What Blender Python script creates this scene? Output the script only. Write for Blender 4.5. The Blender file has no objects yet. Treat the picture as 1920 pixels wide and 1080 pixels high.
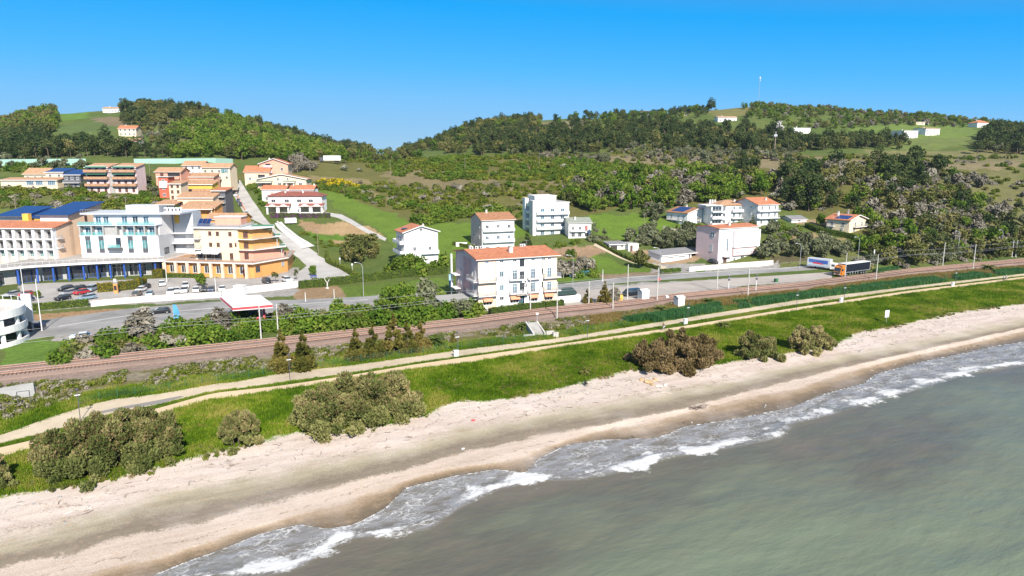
import bpy, bmesh, math, random
import numpy as np
from mathutils import Vector, Matrix

# ------------------------------------------------------------------ camera, sky, sun
SC = bpy.context.scene
COL = SC.collection
F = 1280.0; CAMZ = 40.0; PITCH = math.radians(10.6)
cam_d = bpy.data.cameras.new('camera'); cam = bpy.data.objects.new('camera', cam_d); COL.objects.link(cam)
cam_d.sensor_width = 36.0; cam_d.lens = 36.0 * F / 1920.0; cam_d.clip_start = 0.5; cam_d.clip_end = 9000
cam.location = (0, 0, CAMZ); cam.rotation_euler = (math.pi/2 - PITCH, 0, 0); SC.camera = cam
SUN_EL = math.radians(36); SUN_AZ = math.radians(161)
world = bpy.data.worlds.new("World"); SC.world = world; world.use_nodes = True
wn = world.node_tree; wn.nodes.clear()
w_out = wn.nodes.new('ShaderNodeOutputWorld'); w_bg = wn.nodes.new('ShaderNodeBackground'); w_sky = wn.nodes.new('ShaderNodeTexSky')
w_sky.sky_type = 'NISHITA'; w_sky.sun_disc = False; w_sky.sun_elevation = SUN_EL; w_sky.sun_rotation = SUN_AZ
w_sky.altitude = 0; w_sky.air_density = 0.6; w_sky.dust_density = 0.0; w_sky.ozone_density = 3.0
# the camera's vivid rendering of a clear sky: sky radiance graded into azure
w_bw = wn.nodes.new('ShaderNodeRGBToBW'); w_mul = wn.nodes.new('ShaderNodeMath'); w_mul.operation = 'MULTIPLY'; w_mul.inputs[1].default_value = 0.06
w_rmp = wn.nodes.new('ShaderNodeValToRGB'); w_el = w_rmp.color_ramp.elements
SKYC = [(0.05, (.14,.18,.25)), (.13, (.05,.19,.44)), (.184, (.002,.245,.60)), (.278, (.05,.31,.62)), (.365, (.115,.345,.615)), (.533, (.19,.375,.56)), (.66, (.25,.40,.53))]
while len(w_el) < len(SKYC): w_el.new(0.5)
for e, (p, c) in zip(w_el, SKYC): e.position = p; e.color = (*c, 1)
w_vm = wn.nodes.new('ShaderNodeVectorMath'); w_vm.operation = 'SCALE'; w_vm.inputs['Scale'].default_value = 10.0
wn.links.new(w_sky.outputs[0], w_bw.inputs[0]); wn.links.new(w_bw.outputs[0], w_mul.inputs[0]); wn.links.new(w_mul.outputs[0], w_rmp.inputs[0])
wn.links.new(w_rmp.outputs[0], w_vm.inputs[0]); wn.links.new(w_vm.outputs[0], w_bg.inputs['Color'])
wn.links.new(w_bg.outputs[0], w_out.inputs['Surface']); w_bg.inputs['Strength'].default_value = 0.1
sun_d = bpy.data.lights.new('sun', 'SUN'); sun_d.energy = 5.0; sun_d.angle = math.radians(0.5); sun_d.color = (1.0, 0.94, 0.86)
sun = bpy.data.objects.new('sun', sun_d); COL.objects.link(sun)
SDIR = Vector((math.sin(SUN_AZ)*math.cos(SUN_EL), math.cos(SUN_AZ)*math.cos(SUN_EL), math.sin(SUN_EL)))
sun.rotation_euler = SDIR.to_track_quat('Z', 'Y').to_euler(); sun.location = (60, -200, 200)
SC.view_settings.view_transform = 'Standard'; SC.view_settings.look = 'None'; SC.view_settings.exposure = 0.74; SC.view_settings.gamma = 1.0
SC.cycles.max_bounces = 6; SC.cycles.diffuse_bounces = 2; SC.cycles.glossy_bounces = 3; SC.cycles.transmission_bounces = 4; SC.cycles.transparent_max_bounces = 6
SC.cycles.sample_clamp_indirect = 4.0
HAZE = 0.00006
RNG = random.Random(7)
NR = np.random.default_rng(11)

# ------------------------------------------------------------------ projection helpers
CT, ST = math.cos(PITCH), math.sin(PITCH)
def ray(px, py):
    dx = px - 960.0; dy = 540.0 - py
    return np.array([dx, F*CT + dy*ST, dy*CT - F*ST])
def atz(px, py, z):
    d = ray(px, py); t = (z - CAMZ)/d[2]; return np.array([d[0]*t, d[1]*t, z])
def aty(px, py, Y):
    d = ray(px, py); t = Y/d[1]; return np.array([d[0]*t, Y, CAMZ + d[2]*t])
TH = math.radians(27); CU, SU = math.cos(TH), math.sin(TH)
def uv(x, y): return x*CU + y*SU, -x*SU + y*CU
def xy(u, v): return u*CU - v*SU, u*SU + v*CU

# value noise, numpy
def _hash(i, j, s):
    n = (i*374761393 + j*668265263 + s*1442695041) & 0x7fffffff
    n = ((n ^ (n >> 13))*1274126177) & 0x7fffffff
    return ((n ^ (n >> 16)) & 0xffff)/65535.0
def vnoise(x, y, s=0):
    xi = np.floor(x).astype(np.int64); yi = np.floor(y).astype(np.int64); fx = x-xi; fy = y-yi
    fx = fx*fx*(3-2*fx); fy = fy*fy*(3-2*fy)
    return (_hash(xi,yi,s)*(1-fx)+_hash(xi+1,yi,s)*fx)*(1-fy)+(_hash(xi,yi+1,s)*(1-fx)+_hash(xi+1,yi+1,s)*fx)*fy
def fbm(x, y, s=0, o=4):
    r = 0; a = .5; t = 0
    for k in range(o): r = r + a*vnoise(x*2**k, y*2**k, s+k*17); t += a; a *= .5
    return r/t
def sstep(a, b, x):
    t = np.clip((x-a)/(b-a), 0, 1); return t*t*(3-2*t)

# ------------------------------------------------------------------ coastal lines traced from the photograph, as world curves v(u)
LINES_PX = {
 'break': (0.0, [(-60,1180),(330,1095),(480,1078),(560,1060),(640,1012),(720,1003),(800,987),(860,948),(930,917),(1000,902),(1090,895),(1200,872),(1260,855),(1340,842),(1460,818),(1485,795),(1560,775),(1640,750),(1740,722),(1790,705),(1860,692),(1920,680),(2100,640)]),
 'swash': (0.1, [(-80,1200),(120,1130),(285,1080),(345,1055),(430,1025),(490,1000),(565,983),(610,992),(660,985),(720,955),(760,915),(850,893),(930,880),(985,887),(1010,860),(1060,835),(1130,825),(1225,822),(1250,815),(1280,800),(1380,785),(1430,775),(1480,765),(1540,740),(1620,718),(1640,702),(1720,680),(1790,665),(1860,650),(1920,640),(2100,600)]),
 'wet': (0.45, [(-100,1160),(150,1080),(300,1045),(420,1005),(520,975),(600,955),(680,930),(760,900),(850,878),(950,864),(1040,832),(1130,806),(1200,797),(1300,770),(1400,745),(1500,728),(1560,706),(1620,690),(1700,668),(1800,648),(1920,620),(2100,585)]),
 'darklo': (0.8, [(-100,1095),(0,1062),(132,1043),(264,1006),(396,978),(527,944),(659,905),(791,874),(853,850),(923,838),(1000,820),(1150,794),(1280,767),(1400,735),(1550,698),(1700,664),(1920,615),(2100,578)]),
 'darkup': (1.05, [(-100,1055),(0,1023),(132,996),(264,945),(396,915),(527,895),(659,866),(791,838),(853,815),(923,803),(1000,788),(1100,772),(1180,758),(1280,738),(1400,712),(1500,688),(1600,668),(1700,650),(1920,605),(2100,570)]),
 'grass': (1.75, [(-100,960),(0,925),(100,915),(290,876),(380,850),(470,830),(520,812),(600,805),(700,800),(800,775),(840,752),(930,748),(1000,737),(1100,713),(1140,700),(1180,690),(1300,690),(1390,672),(1480,660),(1560,645),(1600,622),(1700,605),(1780,585),(1920,568),(2100,540)]),
 'cyclo': (2.2, [(-100,880),(0,857),(60,842),(150,820),(200,802),(300,777),(400,747),(450,743),(525,731),(650,712),(775,692),(880,680),(1040,653),(1280,618),(1493,582),(1707,550),(1920,523),(2100,500)]),
 'cycup': (2.2, [(-100,862),(0,840),(60,826),(150,805),(200,790),(300,765),(400,737),(450,732),(525,724),(650,705),(775,684),(880,669),(1040,647),(1280,612),(1493,577),(1707,545),(1920,519),(2100,497)]),
 'dirtlo': (2.3, [(-100,852),(0,832),(100,806),(200,776),(300,757),(400,732),(450,728),(525,716),(650,700),(775,680),(875,666),(1040,643),(1280,604),(1493,570),(1707,542),(1920,517),(2100,495)]),
 'dirtup': (2.3, [(-100,838),(0,818),(100,780),(200,750),(300,739),(400,720),(450,715),(525,700),(650,686),(775,669),(855,657),(1040,635),(1280,597),(1493,563),(1707,537),(1920,513),(2100,491)]),
 'ballo': (2.8, [(-100,738),(0,724),(240,697),(480,670),(700,641),(880,622),(1020,602),(1200,583),(1280,566),(1493,545),(1707,517),(1920,499),(2100,482)]),
 'balup': (3.3, [(-100,704),(0,691),(240,666),(480,641),(700,618),(880,599),(1020,581),(1200,564),(1280,553),(1493,534),(1707,507),(1920,487),(2100,471)]),
}
LORD = ['break','swash','wet','darklo','darkup','grass','cyclo','cycup','dirtlo','dirtup','ballo','balup']
LZ =   {'break':-0.12,'swash':0.12,'wet':.5,'darklo':.85,'darkup':1.05,'grass':1.75,'cyclo':2.2,'cycup':2.2,'dirtlo':2.25,'dirtup':2.3,'ballo':2.75,'balup':3.35}
UG = np.linspace(-140, 520, 2641)
LV = {}
for k, (z, pts) in LINES_PX.items():
    w = np.array([atz(px, py, z) for px, py in pts]); uu, vv = uv(w[:,0], w[:,1]); o = np.argsort(uu)
    LV[k] = np.interp(UG, uu[o], vv[o])
    n = {'swash':7,'break':9}.get(k, 25); ker = np.hanning(n+2)[1:-1]; ker /= ker.sum()
    LV[k] = np.convolve(np.pad(LV[k], n//2, mode='edge'), ker, 'valid')
for a, b in zip(LORD[:-1], LORD[1:]): LV[b] = np.maximum(LV[b], LV[a] + (0.5 if b != 'dirtlo' else .2))
def lv(k, u): return np.interp(u, UG, LV[k])
LSTACK = np.stack([LV[k] for k in LORD]); LZS = np.array([LZ[k] for k in LORD])
def coast_param(u, v):
    """0 at the breaker line, 1 at the swash, ... 11 at the far edge of the ballast; z beside it"""
    V = np.stack([np.interp(u, UG, LSTACK[i]) for i in range(len(LORD))])
    bp = np.zeros_like(v); z = np.full_like(v, LZS[-1]); n = len(LORD)
    for i in range(n-1):
        m = (v >= V[i]) & (v < V[i+1]); t = (v - V[i])/(V[i+1]-V[i])
        bp = np.where(m, i+t, bp); z = np.where(m, LZS[i]+(LZS[i+1]-LZS[i])*t, z)
    m = v < V[0]; bp = np.where(m, np.maximum(-1, (v-V[0])/40), bp); z = np.where(m, np.maximum(-4, LZS[0]+(v-V[0])*.06), z)
    m = v >= V[-1]; bp = np.where(m, n-1 + np.minimum(1, (v-V[-1])/40), bp)
    return bp, z, V

# ------------------------------------------------------------------ hills: columns of (pixel row, depth) pairs
PLAIN = 3.3
HILLS = {
 -700:[(400,275),(355,315),(308,380),(285,450),(238,760)],
 -300:[(400,275),(355,315),(308,380),(285,450),(238,720)],
 0:[(395,272),(352,315),(305,385),(285,450),(236,700)],
 100:[(390,272),(358,315),(305,385),(290,440),(216,640)],
 200:[(390,272),(362,310),(310,380),(292,430),(246,520),(214,620),(209,650)],
 300:[(390,275),(365,310),(312,380),(295,430),(250,540),(203,640)],
 400:[(420,262),(385,290),(345,335),(312,390),(296,430),(250,540),(214,630)],
 440:[(474,252),(415,300),(345,385),(312,420),(292,470),(226,625)],
 500:[(474,250),(418,300),(362,345),(312,400),(286,480),(246,640)],
 560:[(466,256),(418,300),(385,328),(305,440),(288,500),(262,700)],
 640:[(490,250),(440,285),(400,320),(350,380),(305,460),(294,600),(280,800)],
 720:[(480,252),(430,290),(400,320),(350,390),(301,520),(296,700),(290,1000)],
 760:[(470,256),(420,300),(350,390),(298,520),(291,700),(287,900)],
 800:[(500,240),(450,275),(400,320),(350,390),(298,520),(285,620),(274,720)],
 900:[(470,258),(420,300),(380,340),(340,400),(292,520),(265,620),(236,720)],
 1000:[(460,262),(400,320),(340,400),(300,480),(285,540),(250,640),(225,740)],
 1100:[(480,250),(420,295),(380,330),(330,400),(298,480),(282,540),(240,660),(222,740)],
 1200:[(485,248),(440,280),(400,310),(350,370),(300,470),(278,540),(240,650),(216,750)],
 1300:[(465,262),(410,300),(370,340),(300,470),(277,540),(240,640),(208,760)],
 1420:[(452,260),(420,285),(380,320),(300,450),(276,540),(230,660),(200,770)],
 1500:[(470,252),(435,275),(380,320),(300,450),(281,540),(240,660),(205,790)],
 1600:[(480,245),(440,270),(400,300),(300,440),(279,540),(245,660),(212,800)],
 1700:[(470,250),(430,280),(310,430),(287,520),(250,640),(217,820)],
 1800:[(466,264),(430,292),(310,430),(287,520),(250,640),(224,850)],
 1920:[(460,285),(400,325),(300,440),(288,520),(250,640),(231,880)],
 2300:[(455,330),(400,360),(300,440),(288,520),(250,640),(240,880)],
 2900:[(455,380),(400,400),(300,450),(288,520),(250,640),(240,880)],
}
YS = np.linspace(0, 2600, 2601)
cols = sorted(HILLS); CA = []; CZ = []
for c in cols:
    CA.append((c-960)/(F*CT + 180*ST)); pts = [aty(c, py, Y) for py, Y in HILLS[c]]
    y0 = HILLS[c][0][1]*0.93
    ys = [0, y0] + [p[1] for p in pts]; zs = [PLAIN, PLAIN] + [p[2] for p in pts]
    last = zs[-1]; ys += [ys[-1]+60, ys[-1]+300, 2600]; zs += [last+0.5 if c not in (640,720,760) else last+2, max(last*.7,20), 10]
    z = np.interp(YS, ys, zs); ker = np.hanning(15); ker /= ker.sum(); z = np.convolve(np.pad(z, 7, mode='edge'), ker, 'valid'); CZ.append(z)
CA = np.array(CA); CZ = np.array(CZ)
AF = np.linspace(CA[0], CA[-1], 1201); HT = np.empty((len(AF), len(YS)))
_i = np.clip(np.searchsorted(CA, AF)-1, 0, len(CA)-2); _t = (AF-CA[_i])/(CA[_i+1]-CA[_i]); _t = _t*_t*(3-2*_t)*.6+_t*.4
HT = CZ[_i]*(1-_t)[:,None] + CZ[_i+1]*_t[:,None]
ker = np.hanning(25); ker /= ker.sum()
HT = np.apply_along_axis(lambda r: np.convolve(np.pad(r, 12, mode='edge'), ker, 'valid'), 0, HT)
TERR = []   # flat pads: (cx, cy, ux, uy, half w, half d, z, blend)
def hill_z(x, y):
    a = np.clip(x/np.maximum(y, 1.0), AF[0], AF[-1]); yy = np.clip(y, 0, YS[-1]-1.01)
    ia = np.clip(((a-AF[0])/(AF[1]-AF[0])), 0, len(AF)-1.001); i = ia.astype(int); fa = ia-i
    j = yy.astype(int); fy = yy-j
    z = (HT[i,j]*(1-fa)+HT[i+1,j]*fa)*(1-fy)+(HT[i,j+1]*(1-fa)+HT[i+1,j+1]*fa)*fy
    amp = sstep(6, 30, z)*sstep(300, 420, y)
    return z + amp*(fbm(x/45, y/45, 3, 4)-.5)*5.0
def ground_z(x, y):
    x = np.atleast_1d(np.asarray(x, float)); y = np.atleast_1d(np.asarray(y, float))
    u, v = uv(x, y); bp, zc, V = coast_param(u, v)
    w = sstep(0, 6, v - V[-1])
    z = zc*(1-w) + hill_z(x, y)*w
    m = sstep(1.5, 3.2, bp)*(1-sstep(4.5, 5.5, bp))
    z = z + m*(fbm(x/6, y/6, 5, 4)-.5)*0.35
    g = ((bp > 5) & (bp < 6)) | ((bp > 9) & (bp < 10)); z = z + np.where(g, (fbm(x/4, y/4, 9, 3)-.5)*.3*np.sin((bp%1)*math.pi), 0)
    for cx, cy, ux, uy, hw, hd, pz, bl in TERR:
        dx = x-cx; dy = y-cy; a = np.abs(dx*ux+dy*uy)-hw; b = np.abs(-dx*uy+dy*ux)-hd
        d = np.maximum(np.maximum(a, b), 0); t = 1-sstep(0, bl, d); z = z*(1-t)+pz*t
    return z
def gz(x, y): return float(ground_z(x, y)[0])
def G(px, py, dz=0.0):
    """the ground point seen at a pixel of the photograph"""
    d = ray(px, py); ys = np.concatenate([np.arange(40, 330, .5), np.arange(330, 1500, 1.0)]); t = ys/d[1]
    zz = CAMZ + d[2]*t; h = ground_z(d[0]*t, ys) + dz; k = np.nonzero(h >= zz)[0]
    if len(k) == 0 or k[0] == 0: i = len(ys)-1 if len(k) == 0 else 0; return np.array([d[0]*t[i], ys[i], h[i]])
    i = k[0]; a = h[i-1]-zz[i-1]; b = h[i]-zz[i]; f = a/(a-b); Y = ys[i-1]+(ys[i]-ys[i-1])*f; X = d[0]*Y/d[1]
    return np.array([X, Y, gz(X, Y)])

# ------------------------------------------------------------------ materials
MATS = {}
def nt(name):
    m = bpy.data.materials.new(name); m.use_nodes = True; t = m.node_tree; t.nodes.clear()
    o = t.nodes.new('ShaderNodeOutputMaterial'); MATS[name] = m; return m, t, o
def N(t, typ, **kw):
    n = t.nodes.new(typ)
    for k, v in kw.items():
        if k in n.inputs.keys(): n.inputs[k].default_value = v
        else: setattr(n, k, v)
    return n
def L(t, a, b): t.links.new(a, b)
def math_node(t, op, a, b=None, clamp=False):
    n = t.nodes.new('ShaderNodeMath'); n.operation = op; n.use_clamp = clamp
    for i, s in enumerate((a, b)):
        if s is None: continue
        if isinstance(s, (int, float)): n.inputs[i].default_value = s
        else: t.links.new(s, n.inputs[i])
    return n.outputs[0]
def mixc(t, f, a, b, mode='MIX'):
    n = t.nodes.new('ShaderNodeMix'); n.data_type = 'RGBA'; n.blend_type = mode; n.clamp_factor = True
    for s, k in ((f, 0), (a, 6), (b, 7)):
        if isinstance(s, (int, float)): n.inputs[k].default_value = s
        elif isinstance(s, tuple): n.inputs[k].default_value = (*s, 1)
        else: t.links.new(s, n.inputs[k])
    return n.outputs[2]
def ramp(t, fac, stops):
    n = t.nodes.new('ShaderNodeValToRGB'); e = n.color_ramp.elements
    while len(e) < len(stops): e.new(0.5)
    for el, (p, c) in zip(e, stops): el.position = p; el.color = (*c, 1) if len(c) == 3 else c
    t.links.new(fac, n.inputs[0]); return n.outputs[0]
def noise(t, scale, detail=3, rough=.55, vec=None, out=0, dist=0):
    n = N(t, 'ShaderNodeTexNoise', Scale=scale, Detail=detail, Roughness=rough, Distortion=dist)
    if vec is not None: t.links.new(vec, n.inputs['Vector'])
    return n.outputs[out]
def pos(t): return t.nodes.new('ShaderNodeNewGeometry').outputs['Position']
def scaled(t, vec, s):
    n = t.nodes.new('ShaderNodeVectorMath'); n.operation = 'MULTIPLY'; t.links.new(vec, n.inputs[0]); n.inputs[1].default_value = s; return n.outputs[0]
def attr(t, name):
    n = t.nodes.new('ShaderNodeAttribute'); n.attribute_name = name; return n
def bump(t, h, strength=.3, dist=.1):
    n = N(t, 'ShaderNodeBump', Strength=strength, Distance=dist); t.links.new(h, n.inputs['Height']); return n.outputs[0]
def simple(name, col, rough=.7, var=.12, scale=.6, metal=0.0, spec=.3, bstr=0.0, bscale=8.0, dirt=0.0):
    """plain painted / plastered surface with weathering noise"""
    m, t, o = nt(name); p = N(t, 'ShaderNodeBsdfPrincipled', Roughness=rough, Metallic=metal)
    p.inputs['Specular IOR Level'].default_value = spec
    co = N(t, 'ShaderNodeTexCoord').outputs['Object']
    f = noise(t, scale, 5, .6, pos(t)); lo = tuple(c*(1-var) for c in col); hi = tuple(min(1, c*(1+var)) for c in col)
    c = ramp(t, f, [(.3, lo), (.7, hi)])
    if dirt > 0:
        s = noise(t, 1.2, 4, .6, scaled(t, pos(t), (1, 1, .15))); k = math_node(t, 'MULTIPLY', math_node(t, 'SUBTRACT', s, .5, True), dirt*4, True)
        c = mixc(t, k, c, tuple(x*.55 for x in col))
    L(t, c, p.inputs['Base Color'])
    if bstr: L(t, bump(t, noise(t, bscale, 4, .6, pos(t)), bstr, .05), p.inputs['Normal'])
    L(t, p.outputs[0], o.inputs[0]); return m
# ------------------------------------------------------------------ object helpers
def tag(o, label=None, cat=None, group=None, kind=None):
    if label: o['label'] = label
    if cat: o['category'] = cat
    if group: o['group'] = group
    if kind: o['kind'] = kind
    return o
def mesh_np(name, verts, quads, mats, matidx=None, smooth=False, attrs=None):
    me = bpy.data.meshes.new(name); verts = np.asarray(verts, np.float32); quads = np.asarray(quads, np.int32); n = quads.shape[1]
    me.vertices.add(len(verts)); me.vertices.foreach_set('co', verts.ravel())
    me.loops.add(quads.size); me.loops.foreach_set('vertex_index', quads.ravel())
    me.polygons.add(len(quads)); me.polygons.foreach_set('loop_start', np.arange(0, quads.size, n, dtype=np.int32))
    try: me.polygons.foreach_set('loop_total', np.full(len(quads), n, np.int32))
    except Exception: pass
    if matidx is not None: me.polygons.foreach_set('material_index', np.asarray(matidx, np.int32))
    me.polygons.foreach_set('use_smooth', np.full(len(quads), smooth, bool))
    for m in mats: me.materials.append(m)
    for k, (typ, dat) in (attrs or {}).items():
        a = me.attributes.new(k, typ, 'POINT'); a.data.foreach_set('color' if typ == 'FLOAT_COLOR' else 'value', np.asarray(dat, np.float32).ravel())
    me.update(calc_edges=True); me.validate(); return me
def link(name, data, parent=None, loc=None, rz=None):
    o = bpy.data.objects.new(name, data); COL.objects.link(o)
    if parent is not None: o.parent = parent
    if loc is not None: o.location = loc
    if rz is not None: o.rotation_euler = (0, 0, rz)
    return o
def empty(name, loc, rz=0.0, label=None, cat=None, group=None):
    o = link(name, None, None, loc, rz); o.empty_display_size = .5; return tag(o, label, cat, group)
class MB:
    """collects boxes, prisms, tubes; build() links them as ONE mesh object"""
    def __init__(s): s.v = []; s.f = []; s.m = []; s.mats = []
    def mi(s, mat):
        if mat not in s.mats: s.mats.append(mat)
        return s.mats.index(mat)
    def add(s, vs, fs, mat):
        b = len(s.v); s.v += [tuple(map(float, p)) for p in vs]; k = s.mi(mat)
        for f in fs: s.f.append([b+i for i in f]); s.m.append(k)
    def box(s, x0, x1, y0, y1, z0, z1, mat):
        vs = [(x0,y0,z0),(x1,y0,z0),(x1,y1,z0),(x0,y1,z0),(x0,y0,z1),(x1,y0,z1),(x1,y1,z1),(x0,y1,z1)]
        s.add(vs, [(0,3,2,1),(4,5,6,7),(0,1,5,4),(1,2,6,5),(2,3,7,6),(3,0,4,7)], mat)
    def obox(s, c, ax, ay, az, mat):
        c, ax, ay, az = map(np.array, (c, ax, ay, az)); vs = []
        for k in (-1, 1):
            for i, j in ((-1,-1),(1,-1),(1,1),(-1,1)): vs.append(c+ax*i+ay*j+az*k)
        s.add(vs, [(0,3,2,1),(4,5,6,7),(0,1,5,4),(1,2,6,5),(2,3,7,6),(3,0,4,7)], mat)
    def prism(s, poly, z0, z1, mat, top=None):
        n = len(poly); vs = [(x,y,z0) for x,y in poly]+[(x,y,z1) for x,y in poly]
        s.add(vs, [tuple(range(n-1,-1,-1))]+[(i,(i+1)%n,n+(i+1)%n,n+i) for i in range(n)], mat); b = len(s.v)-n
        s.f.append([b+i for i in range(n)]); s.m.append(s.mi(top or mat))
    def extrude(s, prof, axis, a0, a1, mat):
        """profile (p,z) swept along x ('x') or y ('y')"""
        n = len(prof); P = (lambda a, p, z: (a,p,z)) if axis == 'x' else (lambda a, p, z: (p,a,z))
        vs = [P(a0,p,z) for p,z in prof]+[P(a1,p,z) for p,z in prof]
        s.add(vs, [tuple(range(n)), tuple(range(2*n-1,n-1,-1))]+[(i,n+i,n+(i+1)%n,(i+1)%n) for i in range(n)], mat)
    def tube(s, pts, r, mat, n=6, r1=None, cap=True):
        pts = [np.array(p, float) for p in pts]; rings = []; m = len(pts); b = len(s.v); k = s.mi(mat)
        for i, p in enumerate(pts):
            d = pts[min(i+1,m-1)]-pts[max(i-1,0)]; d = d/(np.linalg.norm(d)+1e-9)
            a = np.cross(d, (0,0,1.0)) if abs(d[2]) < .95 else np.cross(d, (1.0,0,0)); a /= np.linalg.norm(a); c = np.cross(d, a)
            rr = r if r1 is None else r+(r1-r)*i/(m-1)
            for j in range(n):
                an = 2*math.pi*j/n; s.v.append(tuple(p+(a*math.cos(an)+c*math.sin(an))*rr))
        for i in range(m-1):
            for j in range(n): s.f.append([b+i*n+j, b+i*n+(j+1)%n, b+(i+1)*n+(j+1)%n, b+(i+1)*n+j]); s.m.append(k)
        if cap:
            s.f.append([b+j for j in range(n-1,-1,-1)]); s.m.append(k); s.f.append([b+(m-1)*n+j for j in range(n)]); s.m.append(k)
    def mesh(s, name, bevel=0.0, smooth=False):
        me = bpy.data.meshes.new(name); me.from_pydata(s.v, [], s.f)
        for m in s.mats: me.materials.append(m)
        me.polygons.foreach_set('material_index', s.m); me.polygons.foreach_set('use_smooth', [smooth]*len(s.f))
        bm = bmesh.new(); bm.from_mesh(me)
        if bevel:
            bmesh.ops.remove_doubles(bm, verts=bm.verts, dist=1e-4)
            bmesh.ops.bevel(bm, geom=list(bm.edges), offset=bevel, segments=2, affect='EDGES', profile=.6, clamp_overlap=True)
        bmesh.ops.recalc_face_normals(bm, faces=bm.faces); bm.to_mesh(me); bm.free(); me.update(); return me
    def build(s, name, parent=None, loc=None, rz=None, bevel=0.0, smooth=False): return link(name, s.mesh(name, bevel, smooth), parent, loc, rz)

def poly_mask(P, x, y):
    P = np.asarray(P); m = np.zeros(x.shape, bool); sel = (x >= P[:,0].min()) & (x <= P[:,0].max()) & (y >= P[:,1].min()) & (y <= P[:,1].max())
    if not sel.any(): return m
    xs = x[sel]; ys = y[sel]; r = np.zeros(xs.shape, bool); n = len(P)
    for i in range(n):
        x0, y0 = P[i]; x1, y1 = P[(i+1)%n]
        c = ((y0 > ys) != (y1 > ys)); xi = (x1-x0)*(ys-y0)/((y1-y0) if y1 != y0 else 1e-9)+x0; r ^= c & (xs < xi)
    m[sel] = r; return m
def wpoly(px):
    return np.array([G(a, b)[:2] for a, b in px])

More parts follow.
